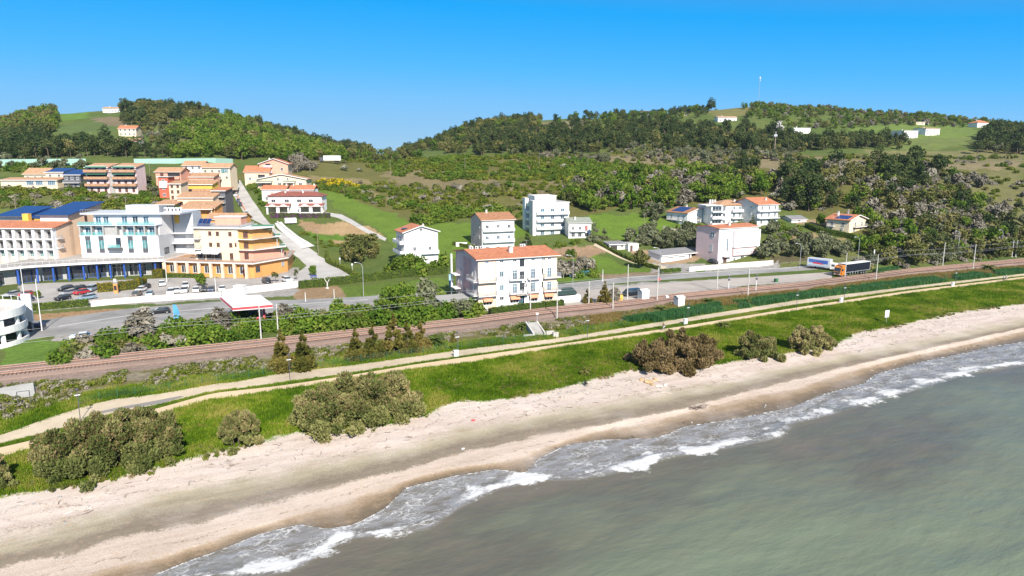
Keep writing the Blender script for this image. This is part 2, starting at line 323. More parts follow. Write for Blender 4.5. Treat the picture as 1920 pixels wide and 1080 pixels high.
# ------------------------------------------------------------------ ground zones (true surface colours), painted in order
ZONES = [
 # upper scrub land
 ((.115,.11,.032), [(0,345),(300,360),(430,330),(520,300),(620,300),(740,300),(900,292),(1100,290),(1300,290),(1500,290),(1920,290),(1920,470),(1600,440),(1450,380),(1200,385),(1120,400),(1000,420),(880,400),(760,420),(700,390),(600,345),(560,330)]),
 ((.20,.16,.075), [(585,330),(690,335),(720,350),(700,372),(650,352),(590,342)]),
 ((.17,.14,.07), [(730,310),(900,320),(940,345),(860,360),(760,350),(720,330)]),
 ((.19,.155,.085), [(960,300),(1330,285),(1480,288),(1600,300),(1700,300),(1920,295),(1920,315),(1500,318),(1300,312),(960,316)]),
 ((.17,.14,.07), [(950,345),(1080,330),(1090,355),(960,375)]),
 ((.16,.15,.06), [(1620,280),(1920,280),(1920,300),(1640,300)]),
 ((.135,.13,.05), [(1760,330),(1920,310),(1920,460),(1820,450),(1760,420)]),
 # hill tops, left and right
 ((.085,.12,.035), [(95,235),(160,230),(230,225),(225,240),(205,250),(120,255),(100,250)]),
 ((.10,.17,.03), [(100,215),(170,208),(165,222),(110,228)]),
 ((.17,.135,.08), [(170,222),(235,218),(240,240),(200,235)]),
 ((.14,.135,.05), [(310,262),(350,260),(360,280),(320,285)]),
 ((.13,.125,.05), [(290,235),(400,215),(420,225),(330,250)]),
 ((.16,.14,.075), [(980,230),(1100,225),(1095,240),(985,250)]),
 ((.12,.17,.035), [(1590,240),(1680,232),(1830,235),(1830,252),(1750,262),(1640,252),(1595,252)]),
 ((.12,.15,.04), [(1670,262),(1830,255),(1800,275),(1680,282)]),
 ((.15,.14,.05), [(1330,208),(1400,200),(1410,216),(1340,220)]),
 # lawns
 ((.105,.165,.022), [(590,352),(640,360),(700,390),(735,405),(755,425),(730,432),(690,420),(650,400),(610,372)]),
 ((.105,.165,.022), [(640,392),(700,388),(750,400),(760,420),(900,418),(1000,420),(1000,440),(900,470),(830,490),(760,480),(720,440),(680,415)]),
 ((.105,.168,.022), [(1105,402),(1180,402),(1290,418),(1320,432),(1290,442),(1230,440),(1160,450),(1110,438)]),
 ((.105,.168,.022), [(1060,480),(1090,470),(1120,478),(1180,500),(1225,505),(1235,512),(1200,516),(1120,512),(1070,500)]),
 ((.105,.165,.022), [(1080,500),(1045,490),(1040,520),(1060,530),(1110,524)]),
 ((.10,.15,.022), [(635,538),(830,520),(860,540),(800,552),(690,558),(640,556)]),
 ((.10,.17,.025), [(0,625),(100,640),(180,648),(190,668),(0,690)]),
 ((.10,.16,.02), [(285,516),(375,515),(390,523),(290,526)]),
 # bare earth
 ((.30,.20,.11), [(560,412),(700,432),(700,450),(640,462),(590,440),(570,425)]),
 ((.34,.235,.125), [(600,418),(650,415),(700,432),(720,448),(640,460),(600,440)]),
 ((.09,.16,.02), [(575,432),(640,440),(690,446),(640,452),(585,447)]),
 ((.26,.175,.10), [(560,542),(640,536),(650,556),(560,566),(545,555)]),
 ((.30,.19,.10), [(55,590),(250,578),(330,572),(330,586),(230,594),(60,602)]),
 ((.27,.18,.11), [(1030,468),(1110,462),(1150,470),(1100,482),(1060,486)]),
 ((.30,.21,.13), [(1150,452),(1215,470),(1330,480),(1240,498),(1200,488)]),
 ((.22,.16,.10), [(1120,515),(1290,505),(1290,515),(1125,524)]),
 ((.26,.19,.10), [(1470,430),(1600,450),(1610,470),(1560,478),(1450,450)]),
 ((.26,.19,.11), [(1490,408),(1560,410),(1545,425),(1495,420)]),
 ((.12,.13,.04), [(1430,448),(1620,452),(1620,500),(1440,500)]),
 ((.10,.085,.045), [(1420,484),(1540,484),(1550,492),(1425,494)]),
 ((.33,.27,.21), [(300,400),(430,395),(445,470),(330,470)]),
 # yards and town plots
 ((.29,.27,.25), [(110,600),(400,580),(560,566),(760,548),(820,552),(690,575),(600,590),(420,600),(200,640),(100,640)]),
 ((.30,.28,.26), [(40,535),(330,528),(560,500),(560,545),(540,556),(180,575),(40,585)]),
 ((.31,.29,.27), [(1060,540),(1180,532),(1560,512),(1560,520),(1200,560),(1060,578)]),
 ((.30,.28,.26), [(1220,492),(1460,490),(1460,505),(1220,512)]),
 ((.12,.13,.04), [(0,385),(240,392),(240,350),(0,345)]),
]
ZP = [(c, wpoly(p)) for c, p in ZONES]
a_ = np.arange(-1.12, 1.1201, 0.0025); ys = [30.0]
while ys[-1] < 2400:
    Y = ys[-1]; ys.append(Y + (max(.16, Y*Y*1.9/51200) if Y < 250 else 2.4 if Y < 900 else (Y-900)*.06+2.4))
ya = np.array(ys); A, Yg = np.meshgrid(a_, ya); X = A*Yg; shp = X.shape
x = X.ravel(); y = Yg.ravel(); z = ground_z(x, y); u, v = uv(x, y); bp, _, _ = coast_param(u, v)
base = np.empty((len(x), 4)); n1 = fbm(x/14, y/14, 21, 4)[:,None]
base[:,:3] = np.array((.06,.105,.02))*(1-n1)+np.array((.115,.13,.035))*n1; base[:,3] = 1
wx = x+(fbm(x/7, y/7, 31, 3)-.5)*np.minimum(9, y*.022); wy = y+(fbm(x/7, y/7, 47, 3)-.5)*np.minimum(18, y*.03)
for c, P in ZP: base[poly_mask(P, wx, wy), :3] = c
ZAMP = fbm(x/5, y/5, 77, 3)[:,None]; base[:,:3] *= .82+.36*ZAMP
# bank of wild growth between the dirt track and the ballast: green verge, dry orange grass, grey scrub
mk = (bp > 9) & (bp < 10); t = (bp-9)[:,None]; k1 = fbm(x/5, y/3, 91, 3)[:,None]; dry = sstep(60, 150, u)[:,None]
c1 = np.array((.05,.13,.02))*np.ones_like(t); c2 = np.array((.20,.17,.12))*(1-dry)+np.array((.21,.15,.05))*dry; c3 = np.array((.13,.12,.045))
cc = np.where(t+.35*(k1-.5) < .40-.14*dry, c1, np.where(k1 > .52-.25*dry, c2, c3)); base[mk,:3] = cc[mk]
mk = (bp >= 10) & (bp <= 11); base[mk,:3] = (np.array((.235,.175,.145))*(.85+.3*ZAMP))[mk]
g_idx = np.arange(len(x)).reshape(shp); q = np.stack([g_idx[:-1,:-1], g_idx[:-1,1:], g_idx[1:,1:], g_idx[1:,:-1]], -1).reshape(-1, 4)

m, t, o = nt('ground'); p = N(t, 'ShaderNodeBsdfPrincipled', Roughness=.92); p.inputs['Specular IOR Level'].default_value = .15
P_ = pos(t); bpv = attr(t, 'bp').outputs['Fac']; colr = attr(t, 'base').outputs['Color']
w1 = math_node(t, 'MULTIPLY', math_node(t, 'SUBTRACT', noise(t, .25, 6, .62, P_), .5), .75)
w2 = math_node(t, 'MULTIPLY', math_node(t, 'SUBTRACT', noise(t, 3.0, 4, .7, P_), .5), .5)
bw = math_node(t, 'ADD', bpv, math_node(t, 'ADD', w1, w2))
fac = math_node(t, 'DIVIDE', bw, 6.0)
beach = ramp(t, fac, [(.0, (.10,.085,.06)), (.17, (.13,.105,.075)), (.235, (.19,.14,.09)), (.30, (.31,.235,.16)), (.345, (.45,.37,.305)), (.492, (.45,.375,.315)), (.512, (.22,.185,.14)), (.57, (.205,.17,.13)), (.615, (.30,.262,.19)), (.665, (.37,.325,.24)), (.72, (.50,.42,.37)), (.84, (.535,.465,.405)), (1, (.51,.44,.375))])
# pebbles and shell: fine speckle, orange sweeps, sparse dark flotsam
sp = noise(t, 9.0, 3, .8, P_); beach = mixc(t, .55, beach, ramp(t, sp, [(.32, (.30,.26,.24)), (.5, (.5,.5,.5)), (.68, (.78,.74,.72))]), 'OVERLAY')
sp2 = noise(t, 1.1, 5, .7, scaled(t, P_, (1, 1.0, 1))); beach = mixc(t, math_node(t, 'MULTIPLY', math_node(t, 'SUBTRACT', sp2, .52, True), 2.2, True), beach, (.42,.30,.20))
sp3 = noise(t, .09, 3, .5, P_); beach = mixc(t, math_node(t, 'MULTIPLY', math_node(t, 'SUBTRACT', sp3, .5, True), 1.2, True), beach, (.66,.59,.55))
mp = N(t, 'ShaderNodeMapping'); mp.inputs['Rotation'].default_value = (0, 0, -TH); L(t, P_, mp.inputs['Vector']); AL = mp.outputs[0]
st = noise(t, .55, 6, .7, scaled(t, AL, (.16, 1.5, 1))); beach = mixc(t, .55, beach, ramp(t, st, [(.3, (.36,.34,.32)), (.5, (.5,.5,.5)), (.7, (.64,.63,.62))]), 'OVERLAY')
for lv_, wv_ in ((4.28, 30.0), (4.62, 24.0), (2.35, 22.0)):
    ln = math_node(t, 'SUBTRACT', 1.0, math_node(t, 'MULTIPLY', math_node(t, 'ABSOLUTE', math_node(t, 'SUBTRACT', math_node(t, 'ADD', bpv, math_node(t, 'MULTIPLY', math_node(t, 'SUBTRACT', noise(t, .16, 5, .65, P_), .5), 1.3)), lv_)), wv_), True)
    beach = mixc(t, math_node(t, 'MULTIPLY', math_node(t, 'MULTIPLY', ln, math_node(t, 'MULTIPLY', math_node(t, 'SUBTRACT', noise(t, 1.4, 5, .75, P_), .47, True), 9.0, True)), .75), beach, (.16,.115,.085))
foot = N(t, 'ShaderNodeTexVoronoi', Scale=1.5); L(t, P_, foot.inputs['Vector']); fz = math_node(t, 'MULTIPLY', math_node(t, 'MULTIPLY', math_node(t, 'SUBTRACT', .16, foot.outputs[0]), 9.0, True), math_node(t, 'MULTIPLY', math_node(t, 'SUBTRACT', noise(t, .2, 3, .5, P_), .5, True), 5.0, True))
gmask = math_node(t, 'MULTIPLY', math_node(t, 'SUBTRACT', bw, 4.93), 9.0, True)
gn = noise(t, 1.6, 6, .7, P_); g1 = mixc(t, ramp(t, gn, [(.35, (0,0,0)), (.65, (1,1,1))]), (.075,.155,.012), (.155,.24,.022))
gp = noise(t, .14, 4, .6, P_); g1 = mixc(t, ramp(t, gp, [(.46, (0,0,0)), (.62, (1,1,1))]), g1, (.25,.215,.055))
isg = math_node(t, 'LESS_THAN', bpv, 6.0)
fine = noise(t, 1.3, 6, .72, P_); land = mixc(t, .75, colr, ramp(t, fine, [(.3, (.25,.25,.25)), (.5, (.5,.5,.5)), (.72, (.8,.8,.76))]), 'OVERLAY')
veg = mixc(t, isg, land, g1); col = mixc(t, gmask, beach, veg); L(t, col, p.inputs['Base Color'])
wet = math_node(t, 'MULTIPLY', math_node(t, 'SUBTRACT', 1.75, bw), 2.5, True)
rgh = math_node(t, 'SUBTRACT', .95, math_node(t, 'MULTIPLY', wet, .6)); L(t, rgh, p.inputs['Roughness'])
hh = math_node(t, 'ADD', noise(t, 5.0, 5, .7, P_), math_node(t, 'SUBTRACT', math_node(t, 'MULTIPLY', noise(t, .9, 4, .6, P_), 1.5), math_node(t, 'MULTIPLY', fz, .8))); L(t, bump(t, hh, .40, .12), p.inputs['Normal'])
L(t, p.outputs[0], o.inputs[0])
me = mesh_np('ground', np.stack([x, y, z], -1), q, [m], smooth=True, attrs={'bp': ('FLOAT', bp), 'base': ('FLOAT_COLOR', base)})
tag(link('ground', me), kind='structure')

# ------------------------------------------------------------------ sea
a_ = np.arange(-1.7, 1.7001, 0.003); ys = [14.0]
while ys[-1] < 420: Y = ys[-1]; ys.append(Y + max(.2, Y*Y*2.2/51200))
ya = np.array(ys); A, Yg = np.meshgrid(a_, ya); x = (A*Yg).ravel(); y = Yg.ravel(); u, v = uv(x, y); shp = A.shape
bpv_, zc, V = coast_param(u, v); gzz = ground_z(x, y)
B_ = V[0]; S_ = V[1]; ft = (v-B_)/(S_-B_); ds = S_-v; db = B_-v
nz = fbm(u/3.0, v/1.2, 5, 4); swell = (np.sin(v/3.2+fbm(u/25, v/25, 8, 3)*9)*.10 + (fbm(u/6, v/2.5, 12, 4)-.5)*.28)*sstep(-2, 8, db)
ridge = np.exp(-((db+.6)/1.1)**2)*(.10+.55*np.clip(fbm(u/9, u*0+2.5, 14, 3)-.3, 0, 1))*(.5+nz)
lip = np.exp(-((ds-.35)/.35)**2)*.05
zw = np.where(ft < 0, np.maximum(swell, gzz+.03), gzz+.035+lip+(nz-.5)*.04) + ridge
keep = (ds > -0.05); g_idx = np.arange(len(x)).reshape(shp); q = np.stack([g_idx[:-1,:-1], g_idx[:-1,1:], g_idx[1:,1:], g_idx[1:,:-1]], -1).reshape(-1, 4)
q = q[keep[q].all(1)]; use = np.unique(q); rm = np.full(len(x), -1); rm[use] = np.arange(len(use)); q = rm[q]
m, t, o = nt('sea_water'); p = N(t, 'ShaderNodeBsdfPrincipled', Roughness=.25); p.inputs['IOR'].default_value = 1.33; p.inputs['Specular IOR Level'].default_value = .28
cu = N(t, 'ShaderNodeCombineXYZ'); L(t, attr(t, 'cu').outputs['Fac'], cu.inputs[0]); L(t, attr(t, 'cv').outputs['Fac'], cu.inputs[1]); W = cu.outputs[0]
dB = attr(t, 'db').outputs['Fac']; dS = attr(t, 'ds').outputs['Fac']; FT = attr(t, 'ft').outputs['Fac']
# water body: silt near the shore, green further out
n1 = noise(t, .045, 5, .6, scaled(t, W, (.6, 1.5, 1))); n2 = noise(t, .35, 5, .65, scaled(t, W, (.5, 1.6, 1)))
kk = math_node(t, 'ADD', math_node(t, 'DIVIDE', dB, 42.0), math_node(t, 'MULTIPLY', math_node(t, 'SUBTRACT', n1, .5), 1.5))
body = ramp(t, kk, [(0, (.138,.120,.094)), (.14, (.110,.107,.082)), (.36, (.138,.150,.106)), (.75, (.148,.178,.122)), (1, (.160,.194,.130))])
body = mixc(t, math_node(t, 'MULTIPLY', math_node(t, 'SUBTRACT', n2, .5, True), 2.4, True), body, (.145,.150,.108))
# foam, and a swash film tinted with sky reflection
wd = N(t, 'ShaderNodeVectorMath', operation='ADD'); L(t, W, wd.inputs[0]); L(t, scaled(t, noise(t, .9, 4, .6, W, 1), (1.6, 1.6, 0)), wd.inputs[1]); WD = wd.outputs[0]
vo = N(t, 'ShaderNodeTexVoronoi', feature='DISTANCE_TO_EDGE', Scale=1.15); L(t, scaled(t, WD, (.55, 1.25, 1)), vo.inputs['Vector'])
vo2 = N(t, 'ShaderNodeTexVoronoi', feature='DISTANCE_TO_EDGE', Scale=3.1); L(t, scaled(t, WD, (.6, 1.2, 1)), vo2.inputs['Vector'])
big = noise(t, .28, 5, .62, scaled(t, W, (.7, 1.4, 1)))
inz = math_node(t, 'MULTIPLY', math_node(t, 'MULTIPLY', math_node(t, 'ADD', FT, .12), 7.0, True), math_node(t, 'MULTIPLY', math_node(t, 'SUBTRACT', 1.06, FT), 8.0, True))
th = math_node(t, 'MULTIPLY', math_node(t, 'SUBTRACT', big, .40, True), .75)
lace = math_node(t, 'MULTIPLY', math_node(t, 'SUBTRACT', math_node(t, 'MULTIPLY', th, .6), vo.outputs[0]), 9.0, True)
lace2 = math_node(t, 'MULTIPLY', math_node(t, 'SUBTRACT', math_node(t, 'MULTIPLY', th, .35), vo2.outputs[0]), 9.0, True)
streak = math_node(t, 'MULTIPLY', math_node(t, 'SUBTRACT', noise(t, 1.0, 6, .75, scaled(t, WD, (.35, 2.6, 1))), .56, True), 5.0, True)
body_f = math_node(t, 'MULTIPLY', math_node(t, 'MAXIMUM', math_node(t, 'MAXIMUM', lace, lace2), math_node(t, 'MULTIPLY', streak, .62)), inz, True)
film_sky = math_node(t, 'MULTIPLY', math_node(t, 'MULTIPLY', inz, ramp(t, noise(t, .5, 5, .65, scaled(t, WD, (.5, 1.6, 1))), [(.36, (0,0,0)), (.62, (1,1,1))])), .62)
body = mixc(t, film_sky, body, (.33,.34,.375))  # bluish tint: thin foam film plus sky reflection put into the colour
edn = math_node(t, 'MULTIPLY', math_node(t, 'SUBTRACT', noise(t, .8, 4, .65, W), .36), 1.1)
edge = math_node(t, 'MULTIPLY', math_node(t, 'SUBTRACT', edn, math_node(t, 'ABSOLUTE', math_node(t, 'SUBTRACT', dS, .16))), 6.0, True)
brn = math_node(t, 'ADD', math_node(t, 'MULTIPLY', math_node(t, 'SUBTRACT', noise(t, .17, 3, .55, W), .43), 9.0), math_node(t, 'MULTIPLY', math_node(t, 'SUBTRACT', noise(t, 1.7, 5, .72, scaled(t, WD, (.7, 1.3, 1))), .5), 3.4))
brk = math_node(t, 'MULTIPLY', math_node(t, 'SUBTRACT', brn, math_node(t, 'ABSOLUTE', math_node(t, 'MULTIPLY', math_node(t, 'ADD', dB, .7), .8))), 1.5, True)
off = math_node(t, 'MULTIPLY', math_node(t, 'MULTIPLY', math_node(t, 'SUBTRACT', noise(t, .5, 6, .78, scaled(t, WD, (.4, 1.6, 1))), .63, True), 6.0, True), math_node(t, 'SUBTRACT', 1.0, math_node(t, 'DIVIDE', dB, 9.0), True), True)
foam = math_node(t, 'MAXIMUM', math_node(t, 'MAXIMUM', body_f, edge), math_node(t, 'MAXIMUM', brk, math_node(t, 'MULTIPLY', off, .5)), True)
ftex = noise(t, 4.0, 5, .75, W); fc = mixc(t, ftex, (.42,.43,.45), (.74,.73,.70))
L(t, mixc(t, foam, body, fc), p.inputs['Base Color'])
L(t, math_node(t, 'ADD', .22, math_node(t, 'MULTIPLY', foam, .6)), p.inputs['Roughness'])
hb = math_node(t, 'ADD', math_node(t, 'ADD', noise(t, .8, 4, .6, scaled(t, W, (.55, 1.5, 1))), math_node(t, 'MULTIPLY', noise(t, 3.2, 3, .6, scaled(t, W, (.7, 1.4, 1))), .3)), math_node(t, 'MULTIPLY', foam, .5))
L(t, bump(t, hb, .35, .3), p.inputs['Normal']); L(t, p.outputs[0], o.inputs[0])
vs = np.stack([x, y, zw], -1)[use]
me = mesh_np('sea', vs, q, [m], smooth=True, attrs={'cu': ('FLOAT', u[use]), 'cv': ('FLOAT', v[use]), 'db': ('FLOAT', db[use]), 'ds': ('FLOAT', ds[use]), 'ft': ('FLOAT', np.clip(ft[use], -3, 2))})
tag(link('sea', me), kind='structure')
# ------------------------------------------------------------------ materials for built things
M_white = simple('white_plaster', (.80,.78,.76), .8, .05, .4, dirt=.15)
M_offw = simple('offwhite_plaster', (.72,.68,.64), .8, .06, .4, dirt=.2)
M_pinkw = simple('pale_pink_plaster', (.66,.50,.48), .85, .07, .4, dirt=.2)
M_pink = simple('pink_plaster', (.60,.36,.34), .85, .1, .5, dirt=.2)
M_cream = simple('cream_plaster', (.74,.60,.42), .85, .06, .4, dirt=.15)
M_peach = simple('peach_plaster', (.80,.57,.40), .85, .06, .4, dirt=.15)
M_apric = simple('apricot_panel', (.80,.60,.44), .85, .05, .4, dirt=.1)
M_orange = simple('orange_plaster', (.66,.31,.10), .85, .08, .4, dirt=.2)
M_yellow = simple('yellow_plaster', (.72,.44,.08), .85, .08, .4, dirt=.1)
M_red = simple('red_plaster', (.55,.12,.07), .85, .1, .4, dirt=.1)
M_salmon = simple('salmon_plaster', (.70,.34,.24), .85, .08, .4, dirt=.1)
M_lgrey = simple('light_grey_cladding', (.52,.54,.57), .6, .05, .4)
M_grey = simple('grey_concrete', (.36,.35,.33), .9, .12, .5, dirt=.3)
M_conc = simple('pale_concrete', (.52,.49,.45), .9, .1, .4, dirt=.3, bstr=.2)
M_dark = simple('dark_panel', (.035,.033,.035), .6, .2, 1)  # near-black: shade of openings put into the colour, also plain dark panels
M_dgrey = simple('dark_grey_metal', (.09,.09,.10), .5, .1, 1)
M_brown = simple('brown_shutter', (.11,.055,.045), .6, .15, 2)
M_black = simple('black_rubber', (.02,.02,.02), .8, .1, 2)
M_metal = simple('galvanised_metal', (.42,.43,.44), .45, .1, 1.5, metal=.3)
M_wmetal = simple('white_metal', (.75,.75,.74), .5, .05, 1)
M_wood = simple('weathered_wood', (.24,.19,.14), .9, .25, 2)
M_bluep = simple('blue_painted_steel', (.03,.09,.36), .5, .1, 1)
M_green = simple('green_sheeting', (.08,.22,.13), .7, .1, 1)
M_dgreen = simple('dark_green_canvas', (.03,.055,.05), .8, .2, 1)
M_redp = simple('red_fascia', (.62,.07,.08), .5, .08, 1)
M_fabric = simple('apricot_awning', (.72,.30,.17), .8, .08, 1)
M_brick = simple('brick_parapet', (.46,.25,.17), .85, .15, 1.5)
M_stone = simple('beige_stone', (.46,.40,.33), .9, .2, .8, bstr=.3)
M_fence = simple('green_mesh', (.04,.13,.06), .7, .1, 2)
def tile_mat(name, col, k=.22):
    m, t, o = nt(name); p = N(t, 'ShaderNodeBsdfPrincipled', Roughness=.85); P_ = pos(t); co = N(t, 'ShaderNodeTexCoord').outputs['Object']
    a = noise(t, .9, 5, .7, P_); b = noise(t, 6.0, 3, .7, P_); f = math_node(t, 'ADD', math_node(t, 'MULTIPLY', a, .6), math_node(t, 'MULTIPLY', b, .4))
    c = ramp(t, f, [(.34, tuple(x*(1-2*k) for x in col)), (.5, col), (.66, tuple(min(1, x*(1+k*1.3)+.02) for x in col))])
    w = N(t, 'ShaderNodeTexWave', Scale=2.6, Distortion=.4); w.bands_direction = 'X'; L(t, co, w.inputs[0])
    w2 = N(t, 'ShaderNodeTexWave', Scale=1.7, Distortion=.3); w2.bands_direction = 'Y'; L(t, co, w2.inputs[0])
    h = math_node(t, 'ADD', w.outputs['Fac'], math_node(t, 'MULTIPLY', w2.outputs['Fac'], .5))
    L(t, c, p.inputs['Base Color']); L(t, bump(t, h, .6, .06), p.inputs['Normal']); L(t, p.outputs[0], o.inputs[0]); return m
T_terra = tile_mat('terracotta_tiles', (.50,.185,.09)); T_brown = tile_mat('tan_roof_tiles', (.47,.27,.15)); T_rust = tile_mat('rust_brown_tiles', (.36,.17,.085))
T_dred = tile_mat('dark_red_tiles', (.27,.085,.06)); T_greyt = tile_mat('grey_tiles', (.24,.235,.24), .12); T_ggreen = tile_mat('grey_green_sheets', (.27,.29,.24), .1)
def glass_mat(name, col, rough=.08):
    m, t, o = nt(name); p = N(t, 'ShaderNodeBsdfPrincipled', Roughness=rough); p.inputs['Specular IOR Level'].default_value = .8
    f = noise(t, .55, 2, .5, pos(t)); L(t, ramp(t, f, [(.35, tuple(x*.45 for x in col)), (.65, col)]), p.inputs['Base Color']); L(t, p.outputs[0], o.inputs[0]); return m
G_dark = glass_mat('dark_window_glass', (.05,.06,.07)); G_blue = glass_mat('bluish_window_glass', (.12,.20,.26)); G_teal = glass_mat('teal_glass', (.13,.30,.30)); G_solar = glass_mat('solar_cells', (.012,.04,.16), .15)
def solar_mat():
    m, t, o = nt('blue_solar_panels'); p = N(t, 'ShaderNodeBsdfPrincipled', Roughness=.3); co = N(t, 'ShaderNodeTexCoord').outputs['Object']
    b = N(t, 'ShaderNodeTexBrick', Scale=1.0); b.inputs['Color1'].default_value = (.006,.03,.135,1); b.inputs['Color2'].default_value = (.008,.038,.165,1); b.inputs['Mortar'].default_value = (.01,.03,.12,1)
    b.inputs['Mortar Size'].default_value = .03; b.offset = 0; b.inputs['Brick Width'].default_value = 1.0; b.inputs['Row Height'].default_value = 1.65; L(t, co, b.inputs['Vector'])
    L(t, b.outputs[0], p.inputs['Base Color']); L(t, p.outputs[0], o.inputs[0]); return m
M_solar = solar_mat()
def sheet_glass(name, col, alpha=.55):
    m, t, o = nt(name); p = N(t, 'ShaderNodeBsdfPrincipled', Roughness=.1); p.inputs['Base Color'].default_value = (*col, 1); tr = N(t, 'ShaderNodeBsdfTransparent'); mx = N(t, 'ShaderNodeMixShader', Fac=alpha)
    L(t, tr.outputs[0], mx.inputs[1]); L(t, p.outputs[0], mx.inputs[2]); L(t, mx.outputs[0], o.inputs[0]); return m
S_teal = sheet_glass('teal_glass_sheet', (.16,.42,.42), .5); S_barrier = sheet_glass('pale_green_sheet', (.36,.56,.47), .85); S_net = sheet_glass('green_wire_net', (.05,.11,.07), .13)
def asphalt(name, col, var=.12):
    m, t, o = nt(name); p = N(t, 'ShaderNodeBsdfPrincipled', Roughness=.93); p.inputs['Specular IOR Level'].default_value = .2; P_ = pos(t)
    f = noise(t, .12, 6, .65, P_); g = noise(t, 6, 3, .7, P_); k = math_node(t, 'ADD', math_node(t, 'MULTIPLY', f, .7), math_node(t, 'MULTIPLY', g, .3))
    L(t, ramp(t, k, [(.3, tuple(x*(1-2*var) for x in col)), (.5, col), (.7, tuple(x*(1+var*1.5) for x in col))]), p.inputs['Base Color']); L(t, bump(t, g, .25, .03), p.inputs['Normal']); L(t, p.outputs[0], o.inputs[0]); return m
A_road = asphalt('worn_asphalt', (.27,.26,.25), .2); A_park = asphalt('pale_paving', (.36,.335,.31), .18); A_street = asphalt('light_street_concrete', (.42,.40,.375), .16); A_lay = asphalt('layby_concrete', (.40,.355,.315))
A_cycle = asphalt('beige_path', (.60,.46,.295), .07); A_dirt = asphalt('dirt_track', (.50,.415,.30), .2); A_ball = asphalt('track_ballast', (.235,.17,.14), .22); A_white = asphalt('white_road_paint', (.46,.46,.44), .2); A_wconc = asphalt('white_concrete', (.62,.60,.57), .1)
A_grey = asphalt('wet_grey_dirt', (.24,.22,.20), .1)

# ------------------------------------------------------------------ ribbons laid on the ground
def ribbon(name, left, right, dz, mat, step=2.0, across=4, kind='structure', crown=0.0, raw=False):
    def res(P):
        P = np.asarray(P, float); d = np.r_[0, np.cumsum(np.hypot(*np.diff(P[:, :2], axis=0).T))]; return P, d
    Lp, dl = res(left); Rp, dr = res(right); n = max(2, int(max(dl[-1], dr[-1])/step)+1); s = np.linspace(0, 1, n)
    LX = np.stack([np.interp(s*dl[-1], dl, Lp[:, i]) for i in (0, 1)], -1); RX = np.stack([np.interp(s*dr[-1], dr, Rp[:, i]) for i in (0, 1)], -1)
    t = np.linspace(0, 1, across+1); XY = LX[:, None]*(1-t)[None, :, None]+RX[:, None]*t[None, :, None]
    z = ground_z(XY[..., 0].ravel(), XY[..., 1].ravel()).reshape(n, across+1)+dz+crown*np.sin(t*math.pi)[None]
    V = np.concatenate([XY, z[..., None]], -1); sk0 = V[:, :1].copy(); sk1 = V[:, -1:].copy(); sk0[..., 2] -= dz+.4; sk1[..., 2] -= dz+.4
    V = np.concatenate([sk0, V, sk1], 1); w = across+3; g = np.arange(n*w).reshape(n, w)
    q = np.stack([g[:-1, :-1], g[1:, :-1], g[1:, 1:], g[:-1, 1:]], -1).reshape(-1, 4)
    o = link(name, mesh_np(name, V.reshape(-1, 3), q, [mat], smooth=False)); 
    if kind: o['kind'] = kind
    return o
def lcurve(k, u0, u1, off=0.0, n=260):
    u = np.linspace(u0, u1, n); v = lv(k, u)+off; X, Y = xy(u, v); return np.stack([X, Y], -1)
def lmix(a, b, f, u0, u1, n=260):
    u = np.linspace(u0, u1, n); v = lv(a, u)*(1-f)+lv(b, u)*f; X, Y = xy(u, v); return np.stack([X, Y], -1)
ribbon('cycle_path', lcurve('cyclo', -60, 420), lcurve('cycup', -60, 420), .05, A_cycle, 1.2, 4)
ribbon('dirt_track', lcurve('dirtlo', -60, 420), lcurve('dirtup', -60, 420), .03, A_dirt, 1.2, 4)
ribbon('track_bed', lmix('ballo', 'balup', .30, -70, 430), lcurve('balup', -70, 430, .3), .30, A_ball, 1.5, 6, crown=.25)
ribbon('muddy_patch', [G(175,779)[:2], G(240,766)[:2], G(300,758)[:2], G(345,744)[:2]], [G(172,775)[:2], G(215,766)[:2], G(275,755)[:2], G(338,743)[:2]], .07, A_grey, .8, 4)
def PG(l): return [G(a, b)[:2] for a, b in l]
ribbon('main_road', PG([(40,640),(110,628),(250,605),(400,592),(560,580),(690,569),(820,560)]), PG([(40,605),(105,597),(250,578),(400,566),(560,562),(690,556),(820,548)]), .06, A_road, 2.5, 6)
ribbon('coast_road', PG([(1000,545),(1060,541),(1180,529),(1300,521),(1445,511),(1570,500),(1680,490)]), PG([(1000,536),(1060,532),(1180,519),(1300,511),(1445,503),(1570,493),(1680,484)]), .06, A_road, 2.5, 6)
ribbon('edge_line', PG([(1060,533.4),(1180,520.4),(1300,512.3),(1445,504.2),(1570,494.2)]), PG([(1060,532.8),(1180,519.8),(1300,511.8),(1445,503.7),(1570,493.8)]), .09, A_white, 2.5, 1)
ribbon('centre_line', PG([(110,612.6),(250,591),(400,578.5),(560,570.6),(690,562.2)]), PG([(110,611.6),(250,590.2),(400,577.8),(560,570),(690,561.7)]), .09, A_white, 2.5, 1)
ribbon('layby', PG([(1060,575),(1215,559),(1330,541),(1560,521)]), PG([(1060,548),(1180,537),(1330,525),(1560,510)]), .05, A_lay, 2.5, 5)
ribbon('car_park', PG([(30,578),(175,570),(330,558),(440,549),(560,537)]), PG([(40,533),(180,527),(330,521),(470,524),(545,512)]), .05, A_park, 2.5, 6)
ribbon('side_road', PG([(560,536),(610,525),(668,515),(640,495),(590,476)]), PG([(540,520),(560,510),(575,498),(560,484),(545,474)]), .06, A_street, 2.0, 5)
ribbon('hill_street', PG([(598,478),(560,455),(520,432),(494,405),(473,375),(457,349),(450,338)]), PG([(546,474),(527,450),(500,424),(461,405),(441,372),(432,352),(431,338)]), .10, A_street, 2.0, 5)
ribbon('concrete_ramp', PG([(590,463),(560,445),(535,425),(528,417)]), PG([(566,468),(545,450),(522,430),(515,420)]), .35, A_wconc, 1.5, 3)
